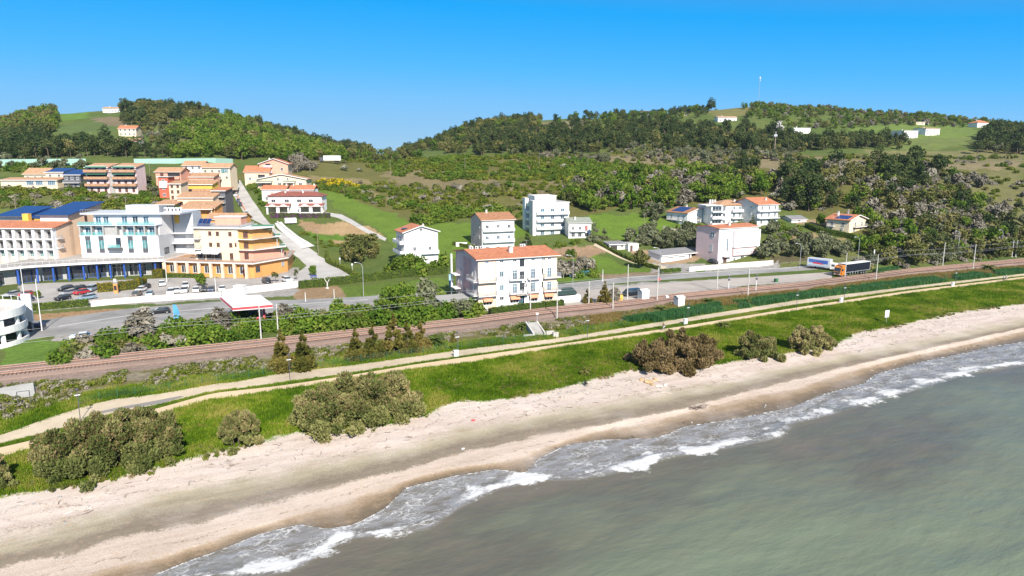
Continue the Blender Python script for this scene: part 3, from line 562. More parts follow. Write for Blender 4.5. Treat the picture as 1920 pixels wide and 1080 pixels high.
ribbon('farm_track', PG([(612,398),(640,402),(660,412),(690,430),(725,447)]), PG([(605,402),(632,408),(655,418),(686,436),(722,452)]), .06, A_street, 2.0, 3)
ribbon('field_track', PG([(1118,455),(1150,470),(1190,486),(1250,500)]), PG([(1112,460),(1145,476),(1186,493),(1248,505)]), .06, A_dirt, 2.0, 3)
# parking bay lines in the car park
for i in range(9):
    a = np.array(G(232+i*26, 562-i*2.2)[:2]); b = np.array(G(236+i*26, 549-i*2.0)[:2]); n_ = np.array([.06, 0])
    ribbon('bay_line', [a-n_, b-n_], [a+n_, b+n_], .075, A_white, 2, 1)

# ------------------------------------------------------------------ railway
M_rail = simple('rusty_rail', (.36,.20,.14), .7, .25, 2); M_railtop = simple('worn_rail_head', (.55,.48,.42), .35, .1, 2, metal=.6); M_sleep = simple('brown_sleeper', (.20,.145,.12), .9, .2, 2)
def track(f0, label):
    root = empty('railway_track', (0, 0, 0), 0, label, 'railway track', 'the two parallel railway tracks')
    u = np.linspace(-70, 430, 400); vb = lv('ballo', u); vt = lv('balup', u); vc = vb*(1-f0)+vt*f0
    X, Y = xy(u, vc); Zb = ground_z(X, Y)+.30+.25*np.sin(np.clip((f0-.3)/.7, 0, 1)*math.pi)
    for s in (-.72, .72):
        x, y = xy(u, vc+s); mb = MB()
        for o_, w, z0, z1, mt in ((0, .07, .1, .24, M_rail), (0, .045, .24, .30, M_railtop)):
            Vv = np.stack([np.stack(xy(u, vc+s+a), -1) for a in (-w, w)], 1); n = len(u)
            P_ = np.concatenate([np.c_[Vv[:, 0], Zb+z0], np.c_[Vv[:, 0], Zb+z1], np.c_[Vv[:, 1], Zb+z1], np.c_[Vv[:, 1], Zb+z0]])
            mb.add(P_, [(i+k*n, i+1+k*n, i+1+(k+1)*n, i+(k+1)*n) for i in range(n-1) for k in range(3)], mt)
        mb.build('rail', root)
    us = np.arange(-40, 330, .62); vs_ = np.interp(us, u, vc); xs, ys_ = xy(us, vs_); zs = np.interp(us, u, Zb); h = np.array([[-.10,-1.25],[.10,-1.25],[.10,1.25],[-.10,1.25]])
    cx = np.array([xy(a, b) for a, b in h]); V = []; 
    for dz in (.0, .12): V.append(np.stack([xs[:, None]+cx[None, :, 0], ys_[:, None]+cx[None, :, 1], np.repeat(zs[:, None]+dz, 4, 1)], -1))
    V = np.concatenate(V, 1).reshape(-1, 3); b = np.arange(len(us))[:, None]*8; q = np.concatenate([b+np.array(f)[None] for f in ((4,5,6,7),(0,1,5,4),(1,2,6,5),(2,3,7,6),(3,0,4,7))])
    tag(link('sleepers', mesh_np('sleepers', V, q, [M_sleep]), root), kind='stuff')
track(.52, 'rusty railway track on the seaward side of the ballast'); track(.86, 'rusty railway track on the landward side of the ballast')
# ------------------------------------------------------------------ buildings
CACHE = {}
def cached(key, fn):
    if key not in CACHE: CACHE[key] = fn()
    return CACHE[key]
def window_mesh(w, h, fm, pm, mull=1, sill=True, trans=False):
    def f():
        b = MB(); t = .07
        b.box(-w/2, w/2, -.012, .05, 0, h, pm)
        for x0, x1 in ((-w/2-.02, -w/2+t), (w/2-t, w/2+.02)): b.box(x0, x1, -.07, .04, -.02, h+.02, fm)
        b.box(-w/2+t, w/2-t, -.068, .04, -.02, t, fm); b.box(-w/2+t, w/2-t, -.068, .04, h-t, h+.02, fm)
        for k in range(mull):
            xm = -w/2+(k+1)*w/(mull+1); b.box(xm-.04, xm+.04, -.06, .04, t, h-t, fm)
        if trans: b.box(-w/2+t, w/2-t, -.058, .04, h*.72, h*.72+.07, fm)
        if sill: b.box(-w/2-.12, w/2+.12, -.16, .03, -.10, -.03, M_stone)
        return b.mesh('window')
    return cached(('w', w, h, fm.name, pm.name, mull, sill, trans), f)
def shutter_mesh(w, h, mat):
    def f():
        b = MB(); g = .02
        for x0, x1 in ((-w/2, -g), (g, w/2)):
            b.box(x0, x1, -.05, .02, 0, h, mat)
            for k in range(int(h/.16)): b.box(x0+.06, x1-.06, -.075, -.05, .06+k*.16, .06+k*.16+.09, mat)
        b.box(-w/2-.1, w/2+.1, -.13, .03, -.09, -.02, M_stone); return b.mesh('shuttered_window')
    return cached(('s', w, h, mat.name), f)
def balcony_mesh(w, d, mat):
    return cached(('b', w, d, mat.name), lambda: (lambda b: (b.box(-w/2, w/2, -d, 0, -.18, 0, mat), b.mesh('balcony'))[1])(MB()))
def railing_mesh(w, d, style, mat):
    def f():
        b = MB(); H = 1.0
        sides = [(-w/2+.04, -d+.04, w/2-.04, -d+.04), (-w/2+.04, -d+.04, -w/2+.04, -.02), (w/2-.04, -d+.04, w/2-.04, -.02)]
        for x0, y0, x1, y1 in sides:
            L_ = math.hypot(x1-x0, y1-y0); ux, uy = (x1-x0)/L_, (y1-y0)/L_; c = ((x0+x1)/2, (y0+y1)/2)
            if style == 'solid': b.obox((*c, H/2), (ux*L_/2, uy*L_/2, 0), (-uy*.06, ux*.06, 0), (0, 0, H/2), mat)
            elif style == 'glass':
                b.obox((*c, H/2), (ux*L_/2, uy*L_/2, 0), (-uy*.012, ux*.012, 0), (0, 0, H/2), mat); b.obox((*c, H+.02), (ux*L_/2, uy*L_/2, 0), (-uy*.025, ux*.025, 0), (0, 0, .02), M_metal)
            else:
                b.obox((*c, H), (ux*L_/2, uy*L_/2, 0), (-uy*.03, ux*.03, 0), (0, 0, .03), mat); b.obox((*c, .1), (ux*L_/2, uy*L_/2, 0), (-uy*.02, ux*.02, 0), (0, 0, .02), mat)
                n = max(2, int(L_/.16)) 
                for k in range(n+1):
                    p = (x0+ux*L_*k/n, y0+uy*L_*k/n, H/2); b.obox(p, (.014, 0, 0), (0, .014, 0), (0, 0, H/2), mat)
        return b.mesh('railing')
    return cached(('r', w, d, style, mat.name), f)
def awning_mesh(w, d, drop, mat):
    def f():
        b = MB(); b.add([(-w/2,-.02,0),(w/2,-.02,0),(w/2,-d,-drop),(-w/2,-d,-drop),(-w/2,-.02,-.05),(w/2,-.02,-.05),(w/2,-d,-drop-.05),(-w/2,-d,-drop-.05)], [(0,1,2,3),(7,6,5,4),(0,4,5,1),(1,5,6,2),(2,6,7,3),(3,7,4,0)], mat)
        b.box(-w/2, w/2, -d-.03, -d, -drop-.22, -drop, mat); b.box(-w/2, w/2, -.14, 0, -.02, .12, M_wmetal); return b.mesh('awning')
    return cached(('a', w, d, drop, mat.name), f)
def ac_mesh():
    def f():
        b = MB(); b.box(-.42, .42, -.38, -.04, 0, .62, M_wmetal); b.tube([(-.1,-.385,.31),(-.1,-.41,.31)], .24, M_dgrey, 12)
        for x in (-.35, .35): b.box(x-.02, x+.02, -.36, 0, -.06, -.001, M_dgrey)
        return b.mesh('air_conditioner')
    return cached('ac', f)
def antenna_mesh(h):
    def f():
        b = MB(); b.tube([(0,0,-.3),(0,0,h)], .03, M_metal, 5); b.tube([(-.7,0,h-.15),(.7,0,h-.15)], .015, M_metal, 4)
        for k in range(6): b.tube([(-.6+k*.24,-.3,h-.15),(-.6+k*.24,.3,h-.15)], .01, M_metal, 4)
        return b.mesh('aerial')
    return cached(('an', h), f)
def proj(p):
    x, y, z = p[0], p[1], p[2]-CAMZ; d = y*CT - z*ST; return 960+F*x/d, 540-F*(y*ST+z*CT)/d
class Bld:
    def __init__(s, name, label, cat, pL, pxR, yaw, D, pyT=None, z=None, H=None, group=None, W=None, sink=4.0):
        s.P = np.array(atz(pL[0], pL[1], z) if z is not None else G(*pL)); s.yaw = math.radians(yaw); s.D = D; s.sink = sink
        c, n = math.cos(s.yaw), math.sin(s.yaw)
        if W is None:
            lo, hi = .5, 120
            for _ in range(50):
                m_ = (lo+hi)/2
                if proj(s.P+np.array([c*m_, n*m_, 0]))[0] < pxR: lo = m_
                else: hi = m_
            W = lo
        s.W = W; s.H = H if H is not None else aty(pL[0], pyT, s.P[1])[2]-s.P[2]
        s.root = empty(name, tuple(s.P), s.yaw, label, cat, group); s.roof_o = None
    def local(s, p): d = np.array(p, float)-s.P; c, n = math.cos(s.yaw), math.sin(s.yaw); return d[0]*c+d[1]*n, -d[0]*n+d[1]*c, d[2]
    def walls(s, mat, roof='flat', rise=0.0, side_mat=None, x0=0, x1=None, y0=0, y1=None, z0=None, z1=None, name='wall'):
        x1 = s.W if x1 is None else x1; y1 = s.D if y1 is None else y1; z0 = -s.sink if z0 is None else z0; z1 = s.H if z1 is None else z1; b = MB(); ym = (y0+y1)/2; xm = (x0+x1)/2; sm = side_mat or mat
        if roof == 'gx': b.add([(x0,y0,z0),(x1,y0,z0),(x1,y1,z0),(x0,y1,z0),(x0,y0,z1),(x1,y0,z1),(x1,y1,z1),(x0,y1,z1),(x0,ym,z1+rise),(x1,ym,z1+rise)], [(0,1,5,4),(2,3,7,6)], mat); n = len(b.v)-10; b.f += [[n+i for i in f] for f in ((1,2,6,9,5),(3,0,4,8,7),(4,5,9,8),(6,7,8,9))]; b.m += [b.mi(sm)]*2+[b.mi(mat)]*2
        elif roof == 'gy': b.add([(x0,y0,z0),(x1,y0,z0),(x1,y1,z0),(x0,y1,z0),(x0,y0,z1),(x1,y0,z1),(x1,y1,z1),(x0,y1,z1),(xm,y0,z1+rise),(xm,y1,z1+rise)], [(0,1,5,8,4),(2,3,7,9,6)], mat); n = len(b.v)-10; b.f += [[n+i for i in f] for f in ((1,2,6,5),(3,0,4,7),(4,8,9,7),(5,6,9,8))]; b.m += [b.mi(sm)]*2+[b.mi(mat)]*2
        elif roof == 'mono': b.add([(x0,y0,z0),(x1,y0,z0),(x1,y1,z0),(x0,y1,z0),(x0,y0,z1),(x1,y0,z1),(x1,y1,z1+rise),(x0,y1,z1+rise)], [(0,1,5,4),(2,3,7,6),(4,5,6,7)], mat); n = len(b.v)-8; b.f += [[n+i for i in f] for f in ((1,2,6,5),(3,0,4,7))]; b.m += [b.mi(sm)]*2
        else:
            b.add([(x0,y0,z0),(x1,y0,z0),(x1,y1,z0),(x0,y1,z0),(x0,y0,z1),(x1,y0,z1),(x1,y1,z1),(x0,y1,z1)], [(0,1,5,4),(2,3,7,6),(4,5,6,7)], mat); n = len(b.v)-8; b.f += [[n+i for i in f] for f in ((1,2,6,5),(3,0,4,7))]; b.m += [b.mi(sm)]*2
        return b.build(name, s.root)
    def roof(s, kind, rise, mat, over=.5, th=.22, x0=0, x1=None, y0=0, y1=None, z=None, name='roof', edge=None):
        x1 = s.W if x1 is None else x1; y1 = s.D if y1 is None else y1; z = (s.H if z is None else z)+.02; o = over; b = MB(); ym = (y0+y1)/2; xm = (x0+x1)/2; edge = edge or M_offw
        if kind == 'gx':
            k = rise/((y1-y0)/2); e = z-k*o
            b.extrude([(y0-o,e),(ym,z+rise),(y1+o,e),(y1+o,e+th),(ym,z+rise+th),(y0-o,e+th)], 'x', x0-o, x1+o, mat); b.box(x0-o, x1+o, y0-o-.1, y0-o, e-.03, e+.12, edge)
        elif kind == 'gy':
            k = rise/((x1-x0)/2); e = z-k*o
            b.extrude([(x0-o,e),(xm,z+rise),(x1+o,e),(x1+o,e+th),(xm,z+rise+th),(x0-o,e+th)], 'y', y0-o, y1+o, mat)
            b.extrude([(x0-o,e-.05),(xm,z+rise-.05),(x1+o,e-.05),(x1+o,e+th+.03),(xm,z+rise+th+.03),(x0-o,e+th+.03)], 'y', y0-o-.12, y0-o-.002, edge)
        elif kind == 'hip':
            w_, d_ = x1-x0+2*o, y1-y0+2*o; r_ = min(w_, d_)/2; X0, X1, Y0, Y1 = x0-o, x1+o, y0-o, y1+o
            if w_ >= d_: a, c = (X0+r_, ym, z+rise+th), (X1-r_, ym, z+rise+th)
            else: a, c = (xm, Y0+r_, z+rise+th), (xm, Y1-r_, z+rise+th)
            vs = [(X0,Y0,z),(X1,Y0,z),(X1,Y1,z),(X0,Y1,z),(X0,Y0,z+th),(X1,Y0,z+th),(X1,Y1,z+th),(X0,Y1,z+th),a,c]
            fs = [(3,2,1,0),(0,1,5,4),(1,2,6,5),(2,3,7,6),(3,0,4,7)]+([(4,5,9,8),(5,6,9),(6,7,8,9),(7,4,8)] if w_ >= d_ else [(4,5,8),(5,6,9,8),(6,7,9),(7,4,8,9)]); b.add(vs, fs, mat)
        elif kind == 'mono':
            k = rise/(y1-y0); b.extrude([(y0-o,z-k*o),(y1+o,z+rise+k*o),(y1+o,z+rise+k*o+th),(y0-o,z-k*o+th)], 'x', x0-o, x1+o, mat); b.box(x0-o, x1+o, y0-o-.1, y0-o-.001, z-k*o-.05, z-k*o+th+.02, edge)
        elif kind == 'flat':
            b.box(x0-o, x1+o, y0-o, y1+o, z, z+th, edge); b.box(x0-o+.2, x1+o-.2, y0-o+.2, y1+o-.2, z+th, z+th+.04, mat)
        ob = b.build(name, s.root); s.roof_o = s.roof_o or ob; return ob
    def chimney(s, x, y, z, h=1.2, w=.6, mat=None):
        b = MB(); mat = mat or M_offw; b.box(x-w/2, x+w/2, y-w/2, y+w/2, z-.8, z+h, mat); b.box(x-w/2-.1, x+w/2+.1, y-w/2-.1, y+w/2+.1, z+h, z+h+.12, M_stone); b.box(x-w/2+.05, x+w/2-.05, y-w/2+.05, y+w/2-.05, z+h+.121, z+h+.35, M_grey)
        return b.build('chimney', s.roof_o or s.root)
    def aerial(s, x, y, z, h=2.2): return link('aerial', antenna_mesh(h), s.roof_o or s.root, (x, y, z))
    def at(s, face, a, z, out=0.0):
        if face == 'f': return (a, -out, z), 0.0
        if face == 'r': return (s.W+out, a, z), math.pi/2
        return (-out, a, z), -math.pi/2
    def put(s, name, mesh, face, a, z, out=0.0, parent=None, label=None):
        p, r = s.at(face, a, z, out); o = link(name, mesh, parent or s.root, p, r)
        if label: o['label'] = label
        return o
    def win(s, face, xs, zs, w=1.1, h=1.3, fm=None, pm=None, mull=1, out=0.0, sill=True, name='window'):
        for z in zs:
            for a in xs: s.put(name, window_mesh(w, h, fm or M_wmetal, pm or G_dark, mull, sill), face, a, z, out)
    def shut(s, face, xs, zs, w=1.1, h=1.4, mat=None, out=0.0):
        for z in zs:
            for a in xs: s.put('shuttered_window', shutter_mesh(w, h, mat or M_brown), face, a, z, out)
    def door(s, face, xs, z, w=1.0, h=2.2, mat=None, out=0.0):
        for a in xs: s.put('door', window_mesh(w, h, mat or M_brown, mat or M_brown, 1 if w > 1.4 else 0, False), face, a, z, out)
    def balc(s, face, a, z, w, d=1.2, style='bar', mat=None, rmat=None, out=0.0):
        o = s.put('balcony', balcony_mesh(w, d, mat or M_offw), face, a, z, out); link('railing', railing_mesh(w, d, style, rmat or M_metal), o); return o
    def awn(s, face, a, z, w, d=1.0, drop=.6, mat=None, out=0.0): return s.put('awning', awning_mesh(w, d, drop, mat or M_fabric), face, a, z, out)
    def ac(s, face, a, z, out=0.0): return s.put('air_conditioner', ac_mesh(), face, a, z, out)
    def block(s, name, x0, x1, y0, y1, z0, z1, mat): b = MB(); b.box(x0, x1, y0, y1, z0, z1, mat); return b.build(name, s.root)

# --- the big coral-roofed block by the railway ------------------------------
B = Bld('apartment_block', 'long white and pale pink apartment block with a bright terracotta roof right behind the railway', 'apartment building', (897,583.5), 1043.5, 22.5, 17.5, 487, z=PLAIN+.1)
W, D, H = B.W, B.D, B.H; fl = H*.27
B.walls(M_white, 'gx', 1.35, M_pinkw); B.roof('gx', 1.35, T_terra, .7, .25)
for x0, x1 in ((0.02, 4.6), (W-3.9, W-.02)): B.block('apricot_panel', x0, x1, -.05, .4, 0, H-.15, M_apric)
for x in (4.62, W-3.95): b = MB(); b.tube([(x, -.14, .1), (x, -.14, H-.1)], .06, M_grey, 6); b.build('drainpipe', B.root)
B.block('pink_panel', -.05, .3, 5.2, 11.2, .1, H-.5, M_pink)
xs = [6.4, 9.6, W*.655, W-1.9]
z1, z2, z3 = H*.30, H*.57, H*.82
for z in (z1, z2):
    for x in (9.7, W*.685, W-2.2): B.put('balcony_door', window_mesh(1.25, 2.4, M_wmetal, G_blue, 1, False, True), 'f', x, z, .06)
    B.put('window', window_mesh(1.1, 1.5, M_wmetal, G_blue), 'f', 6.2, z+.85); B.put('window', window_mesh(1.1, 1.6, M_wmetal, G_dark), 'f', W*.82, z+.85)
    B.balc('f', 9.9, z, 3.6, 1.1, 'bar'); B.balc('f', W*.685, z, 3.4, 1.1, 'bar'); B.balc('f', W-1.6, z, 4.8, 1.1, 'bar')
    o = B.balc('f', 2.2, z, 4.9, 1.2, 'bar'); o = B.balc('l', 2.9, z, 5.8, 1.2, 'bar'); B.balc('r', 1.4, z, 2.6, 1.1, 'bar')
    B.put('balcony_door', window_mesh(1.2, 2.3, M_wmetal, G_dark, 1, False, True), 'l', 2.2, z, .0); B.put('window', window_mesh(1.0, 1.4, M_wmetal, G_blue), 'l', 4.4, z+.9)
    B.shut('f', (2.3,), (z+.1,), 1.5, 2.2, M_offw, .06)
for x in (2.3, 6.2, 9.7, W*.685, W*.82, W-2.2): B.put('window', window_mesh(1.0, .55, M_wmetal, G_dark if x in (6.2, 9.7) else G_blue, 1, False), 'f', x, H-1.05, .06 if x < 4.6 or x > W-3.9 else 0)
for z in (H*.19*1.95, H*.60, H*.845): B.put('stair_window', window_mesh(1.25, 1.9, M_dgrey, G_dark, 1, False), 'f', W*.545, z-.35)
B.put('entrance_door', window_mesh(1.7, 2.9, M_dgrey, G_blue, 1, False), 'f', W*.535, .2); B.block('entrance_canopy', W*.535-1.6, W*.535+1.6, -1.2, 0, 3.3, 3.5, M_stone); B.block('door_step', W*.535-1.3, W*.535+1.3, -.7, -.001, -.5, .12, M_stone)
for x in (2.4, 9.6, W*.69, W-2.4): B.awn('f', x, z1-.35, 2.5, .9, .95, M_fabric, .06); B.put('shop_window', window_mesh(2.3, 1.2, M_wmetal, G_dark, 2, False), 'f', x, 1.35, .06)
B.put('window', window_mesh(1.1, .9, M_wmetal, G_dark), 'f', 6.2, 2.3)
for x in (2.4, 9.6, W*.69, W-2.4): B.put('cellar_grille', window_mesh(2.1, .35, M_metal, M_grey, 4, False), 'f', x, .1, .06)
for z in (z1+1.6, z1+2.5): B.ac('f', 12.6, z) if z > z1+2 else B.ac('f', W*.6, z)
for z in (.9, z1+.9, z2+.9): B.win('l', (13.4, 15.6), (z,), .9, 1.2)
B.win('l', (9.6, 12.2), (H-.3,), .7, .8, sill=False)
b = MB(); b.box(-.3, 0, 0, 0, 0, 0, M_white)
b = MB()
for k in range(2): b.box(-1.7, -.06, 13.5, 17.3, k*fl*1.05+fl-.2, k*fl*1.05+fl, M_offw)
b.box(-1.6, -1.2, 16.9, 17.3, -2, H-.6, M_white)
b.build('rear_loggia', B.root)
b = MB(); b.box(-9, -.1, 1.0, 9.5, 2.6, 2.85, M_grey); 
for x, y in ((-8.8,1.2),(-8.8,9.0),(-4.5,1.2)): b.box(x, x+.3, y, y+.3, -2, 2.6, M_conc)
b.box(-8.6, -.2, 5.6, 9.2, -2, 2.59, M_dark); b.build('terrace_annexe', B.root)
b = MB(); b.box(W+.2, W+7.6, 1.2, 6.2, -2, 1.7, M_white); b.build('yard_wall', B.root)
b = MB(); b.extrude([(1.0, 2.6), (3.7, 3.5), (6.4, 2.6), (6.4, 2.0), (1.0, 2.0)], 'x', W+.1, W+6.4, M_dgreen)
for x in (W+.3, W+3.2, W+6.2):
    for y in (1.2, 6.2): b.box(x-.06, x+.06, y-.06, y+.06, 1.701, 2.05, M_metal)
b.build('green_pergola', B.root)
B.chimney(W*.475, D*.22, H+.6, 1.5, .9, M_offw); B.chimney(W*.05, D*.5, H+1.4, .8, .7); B.aerial(W*.25, D*.5, H+1.5); B.aerial(W*.78, D*.5, H+1.5, 1.6)
for x in (1.2, 2.6, 4.0, W*.7, W*.73): link('roof_condenser', ac_mesh(), B.roof_o, (x, D*.48, H+1.62))

# --- generic houses ---------------------------------------------------------
B = Bld('apartment_block', 'pinkish white three storey block with a rust brown gable roof', 'apartment building', (904,476), 964, 22, 13, 413, z=5.2)
W, H = B.W, B.H; B.walls(M_white, 'gx', 2.2, M_pinkw); B.roof('gx', 2.2, T_rust, .6)
for k in range(3):
    z = .3+k*H/3.1
    if k: B.balc('f', W*.5, z, W*.97, 1.3, 'solid', M_white, M_white)
    B.win('f', (W*.16, W*.5, W*.84), (z+(.9 if k else .6),), 1.3, 1.4 if k else 1.7, pm=G_blue if k == 1 else G_dark); B.win('l', (3, 9.4), (z+1.1,), .9, 1.3, pm=G_blue)
for x in (1.2, W*.5, W*.9): B.ac('f', x, H*.66+1.0, 0)
B.aerial(W*.5, 6, H+2.3, 2.6); B.chimney(W*.3, 6, H+2.1)
B = Bld('tower_block', 'tall white six storey block with stacked niche balconies standing behind the rust roofed block', 'apartment building', (1004,459), 1066, 16, 13, 381, z=6.0)
W, H, D = B.W, B.H, B.D; B.walls(M_white, 'flat', x0=0, y0=.0, side_mat=M_offw); B.roof('flat', 0, M_grey, .25, .3, edge=M_white)
B.block('stair_tower', .6, W*.68, 3, D-.5, H+.05, H+2.6, M_white); B.block('roof_cornice', .4, W*.70, 2.8, D-.3, H+2.61, H+2.85, M_white)
B.block('corner_fin', -1.3, -.02, -.3, 4.6, -3, H+1.0, M_offw); B.block('corner_fin', -1.5, -.02, D-3.2, D+.3, -3, H+1.6, M_white)
for k in range(6):
    z = .4+k*H/5.6
    if 0 < k < 6: B.balc('l', 7.4, z, 4.4, 1.2, 'solid', M_white, M_white); 
    B.win('l', (6.4, 8.4), (z+.9,), .9, 1.3, sill=False)
    if 0 < k < 5: B.balc('f', W*.5, z, W*.96, 1.5, 'solid' if k > 1 else 'bar', M_white, M_white if k > 1 else M_metal)
    if k < 5: B.win('f', (W*.2, W*.5, W*.8), (z+.3,), 1.6, 1.9, pm=G_blue, sill=False)
B.win('f', (W*.2,), (H+.9,), .7, 1.0, pm=M_redp, out=-3.0); B.aerial(W*.3, 5, H+2.8)
B = Bld('house', 'white two storey house with a low grey green roof beside the tall white block', 'house', (1066,447), 1108, 8, 10, 418)
W, H = B.W, B.H; B.walls(M_white, 'gx', 1.6); B.roof('gx', 1.6, T_ggreen, .5); B.shut('f', (W*.78,), (H*.5,), 1.2, 2.0, simple('dull_red_shutter', (.40,.14,.13))); B.win('f', (W*.2, W*.5), (H*.55,), 1.1, 1.2); B.balc('f', W*.4, H*.46, W*.7, 1.1); B.win('f', (W*.2, W*.5, W*.8), (.6,), 1.5, 1.7); B.chimney(W*.35, 3, H+1.2, .8)
B = Bld('house', 'white house with orange tiled roof and blue windowed left face beside the lawns', 'house', (759,500), 822, 24, 10, 436, z=5.0)
W, H = B.W, B.H; B.walls(M_white, 'gy', 1.9, M_offw); B.roof('gy', 1.9, T_terra, .7)
for z in (1.0, H*.42, H*.72): B.win('l', (1.8, 4.4, 7.2), (z,), 1.5, 1.5, pm=G_blue)
for z in (H*.38, H*.68): B.balc('l', 5, z-.2, 9.6, 1.4, 'solid', M_white, M_white); 
B.balc('f', W*.75, H*.36, W*.5, 1.2, 'solid', M_white, M_white); B.win('f', (W*.5,), (H+.3,), 1.0, .9); B.win('f', (W*.3, W*.75), (H*.45,), 1.0, 1.3); B.block('solar_panel', .5, 2.6, 3, 5.5, H+.9, H+1.0, G_solar); B.chimney(W*.62, 2.2, H+1.4, .8)
B = Bld('house', 'pale pink and white villa with a round blue gable window beside the coast road', 'house', (1345,496), 1418, 27, 11.5, 429, z=PLAIN)
W, H, D = B.W, B.H, B.D; B.walls(M_white, 'gx', .7, M_pinkw); B.roof('gx', .7, T_terra, .5)
B.block('pink_panel', W*.13, W*.31, -.06, .3, H*.22, H*.88, M_pinkw); B.put('stair_window', window_mesh(.7, H*.38, M_wmetal, G_blue, 0, False), 'f', W*.22, H*.34, .07)
B.block('upper_storey', W*.34, W*1.0, -1.2, -.01, H*.45, H*.93, M_white); B.block('roof_terrace', W*.98, W*1.12, 1, 7, H*.40, H*.72, M_white)
B.block('upper_band', W*.34, W*1.0, -.9, -.012, H*.22, H*.42, M_pinkw)
for x in (.45, .62, .8, .93): B.put('window', window_mesh(.8, .45, M_wmetal, G_blue, 0, False), 'f', W*x, H*.29, .92)
B.put('window', window_mesh(1.6, 2.0, M_wmetal, G_dark, 1, False), 'f', W*.62, .3); B.win('f', (W*.42, W*.9), (.7,), 1.0, 1.2)
for z in (H*.24, H*.47): B.balc('r', 3.5, z, 4.5, 1.6, 'solid', M_white, M_white)
b = MB(); b.tube([(-.06, 3.2, H*.80), (-.002, 3.2, H*.80)], 1.25, M_wmetal, 24); b.tube([(-.09, 3.2, H*.80), (-.05, 3.2, H*.80)], 1.05, G_blue, 24); b.box(-.12, -.05, 2.2, 4.2, H*.80-.06, H*.80+.06, M_wmetal); b.box(-.121, -.052, 3.14, 3.26, H*.80-1, H*.80+1, M_wmetal); b.build('round_window', B.root)
B.put('window', window_mesh(1.3, 2.4, M_wmetal, G_blue, 1, True), 'l', 3.4, H*.35); B.block('porch', W*.10, W*.3, -1.4, -.02, 2.6, 2.9, M_pinkw); B.put('door', window_mesh(1.6, 2.3, M_brown, M_brown, 1, False), 'f', W*.18, .1); B.chimney(W*.4, 3, H+1.0, .8); B.aerial(W*.6, 4, H+1, 2.6)
B = Bld('garage_row', 'long low white garage row with grey roof left of the round windowed villa', 'garage', (1240,495), 1321, 30, 7, 480, z=PLAIN)
W, H = B.W, B.H; B.walls(M_white, 'mono', 1.0, x1=W*.62); B.roof('mono', 1.0, T_greyt, .4); B.block('back_wall', W*.62, W, 5.5, 6.9, -1, H+.5, M_dgrey)
for x in (.66, .82, .985): B.block('column', W*x, W*x+.5, .1, .6, -1, H-.05, M_white)
for x in (.18, .46): B.put('window_strip', window_mesh(3.6, .5, M_wmetal, G_dark, 4, False), 'f', W*x, H*.62)
B = Bld('house', 'white house with blue solar panels on its brown roof, leftmost of the hillside white houses', 'house', (1288,424), 1331, 33, 12, 400)
W, H = B.W, B.H; B.walls(M_white, 'gy', 1.9, M_white); B.roof('gy', 1.9, T_rust, .6); B.win('f', (W*.5,), (H*.42,), 2.6, 1.4, mull=3); B.win('f', (W*.5,), (.5,), 2.2, 1.6, mull=2)
B.win('l', (2, 5, 9), (H*.5,), 1.1, 1.5, pm=G_blue); B.balc('l', 7, H*.42, 8, 1.2, 'bar'); B.win('l', (3, 7, 10), (.6,), 1.6, 1.6, pm=G_blue)
k_ = 1.9/(W/2); b = MB(); b.add([(W*.05, 3.2, H+.28+k_*W*.05), (W*.45, 3.2, H+.30+k_*W*.45), (W*.45, 10, H+.30+k_*W*.45), (W*.05, 10, H+.28+k_*W*.05), (W*.05, 3.2, H+.36+k_*W*.05), (W*.45, 3.2, H+.38+k_*W*.45), (W*.45, 10, H+.38+k_*W*.45), (W*.05, 10, H+.36+k_*W*.05)], [(3,2,1,0),(4,5,6,7),(0,1,5,4),(1,2,6,5),(2,3,7,6),(3,0,4,7)], M_solar); b.build('solar_panel', B.roof_o); B.chimney(W*.55, 8, H+1.8, .9)
B = Bld('apartment_block', 'white apartments with loggias and shallow brown hip roof amid the hillside houses', 'apartment building', (1332,424), 1403, 12, 12, 386)
W, H = B.W, B.H; B.walls(M_white); B.roof('hip', 1.9, T_brown, .5, x0=W*.2); B.block('flat_canopy', -2.8, W*.26, -.8, 7, H+.0, H+.35, M_white)
for k in range(3):
    z = .3+k*H/3; B.balc('f', W*.16, z, W*.3, 1.3, 'solid' if k < 2 else 'bar', M_white, M_white if k < 2 else M_metal); B.put('window', window_mesh(W*.24, 1.8, M_wmetal, G_dark, 2, False), 'f', W*.15, z+.3); B.win('f', (W*.34,), (z+.6,), 1.2, 1.7, pm=G_dark); B.balc('f', W*.75, z, W*.44, 1.4, 'solid' if k == 2 else 'bar', M_white, M_white if k == 2 else M_metal); B.win('f', (W*.6, W*.75, W*.9), (z+.4,), 1.1, 1.7, pm=G_blue)
for x in (.2, .26, .33): B.chimney(W*x, 8, H+.6, 1.3, .6, M_white)
B.chimney(W*.72, 4, H+1.2, .9, .7, M_white); B.block('solar_panel', W*.6, W*.75, 1.6, 3.0, H+1.15, H+1.25, G_solar)
B = Bld('house', 'white three storey house with an orange gable roof, rightmost of the hillside white houses', 'house', (1419,424), 1457, 24, 15, 384)
W, H = B.W, B.H; B.walls(M_white, 'gx', 2.4, M_offw); B.roof('gx', 2.4, T_terra, .5)
for k in range(1, 3): B.balc('f', W*.5, .3+k*H/3, W*1.02, 1.4, 'bar', M_white)
for k in range(3): B.win('f', (W*.2, W*.55, W*.85), (.8+k*H/3,), 1.0, 1.5); B.win('l', (4, 11), (1.2+k*H/3,), .8, 1.1, sill=False)
B.chimney(W*.7, 4, H+1.4, .9); 
B = Bld('house', 'cream house with small solar panels on a red roof beside the bare brown wood', 'house', (1591,438), 1622, 36, 9.5, 413)
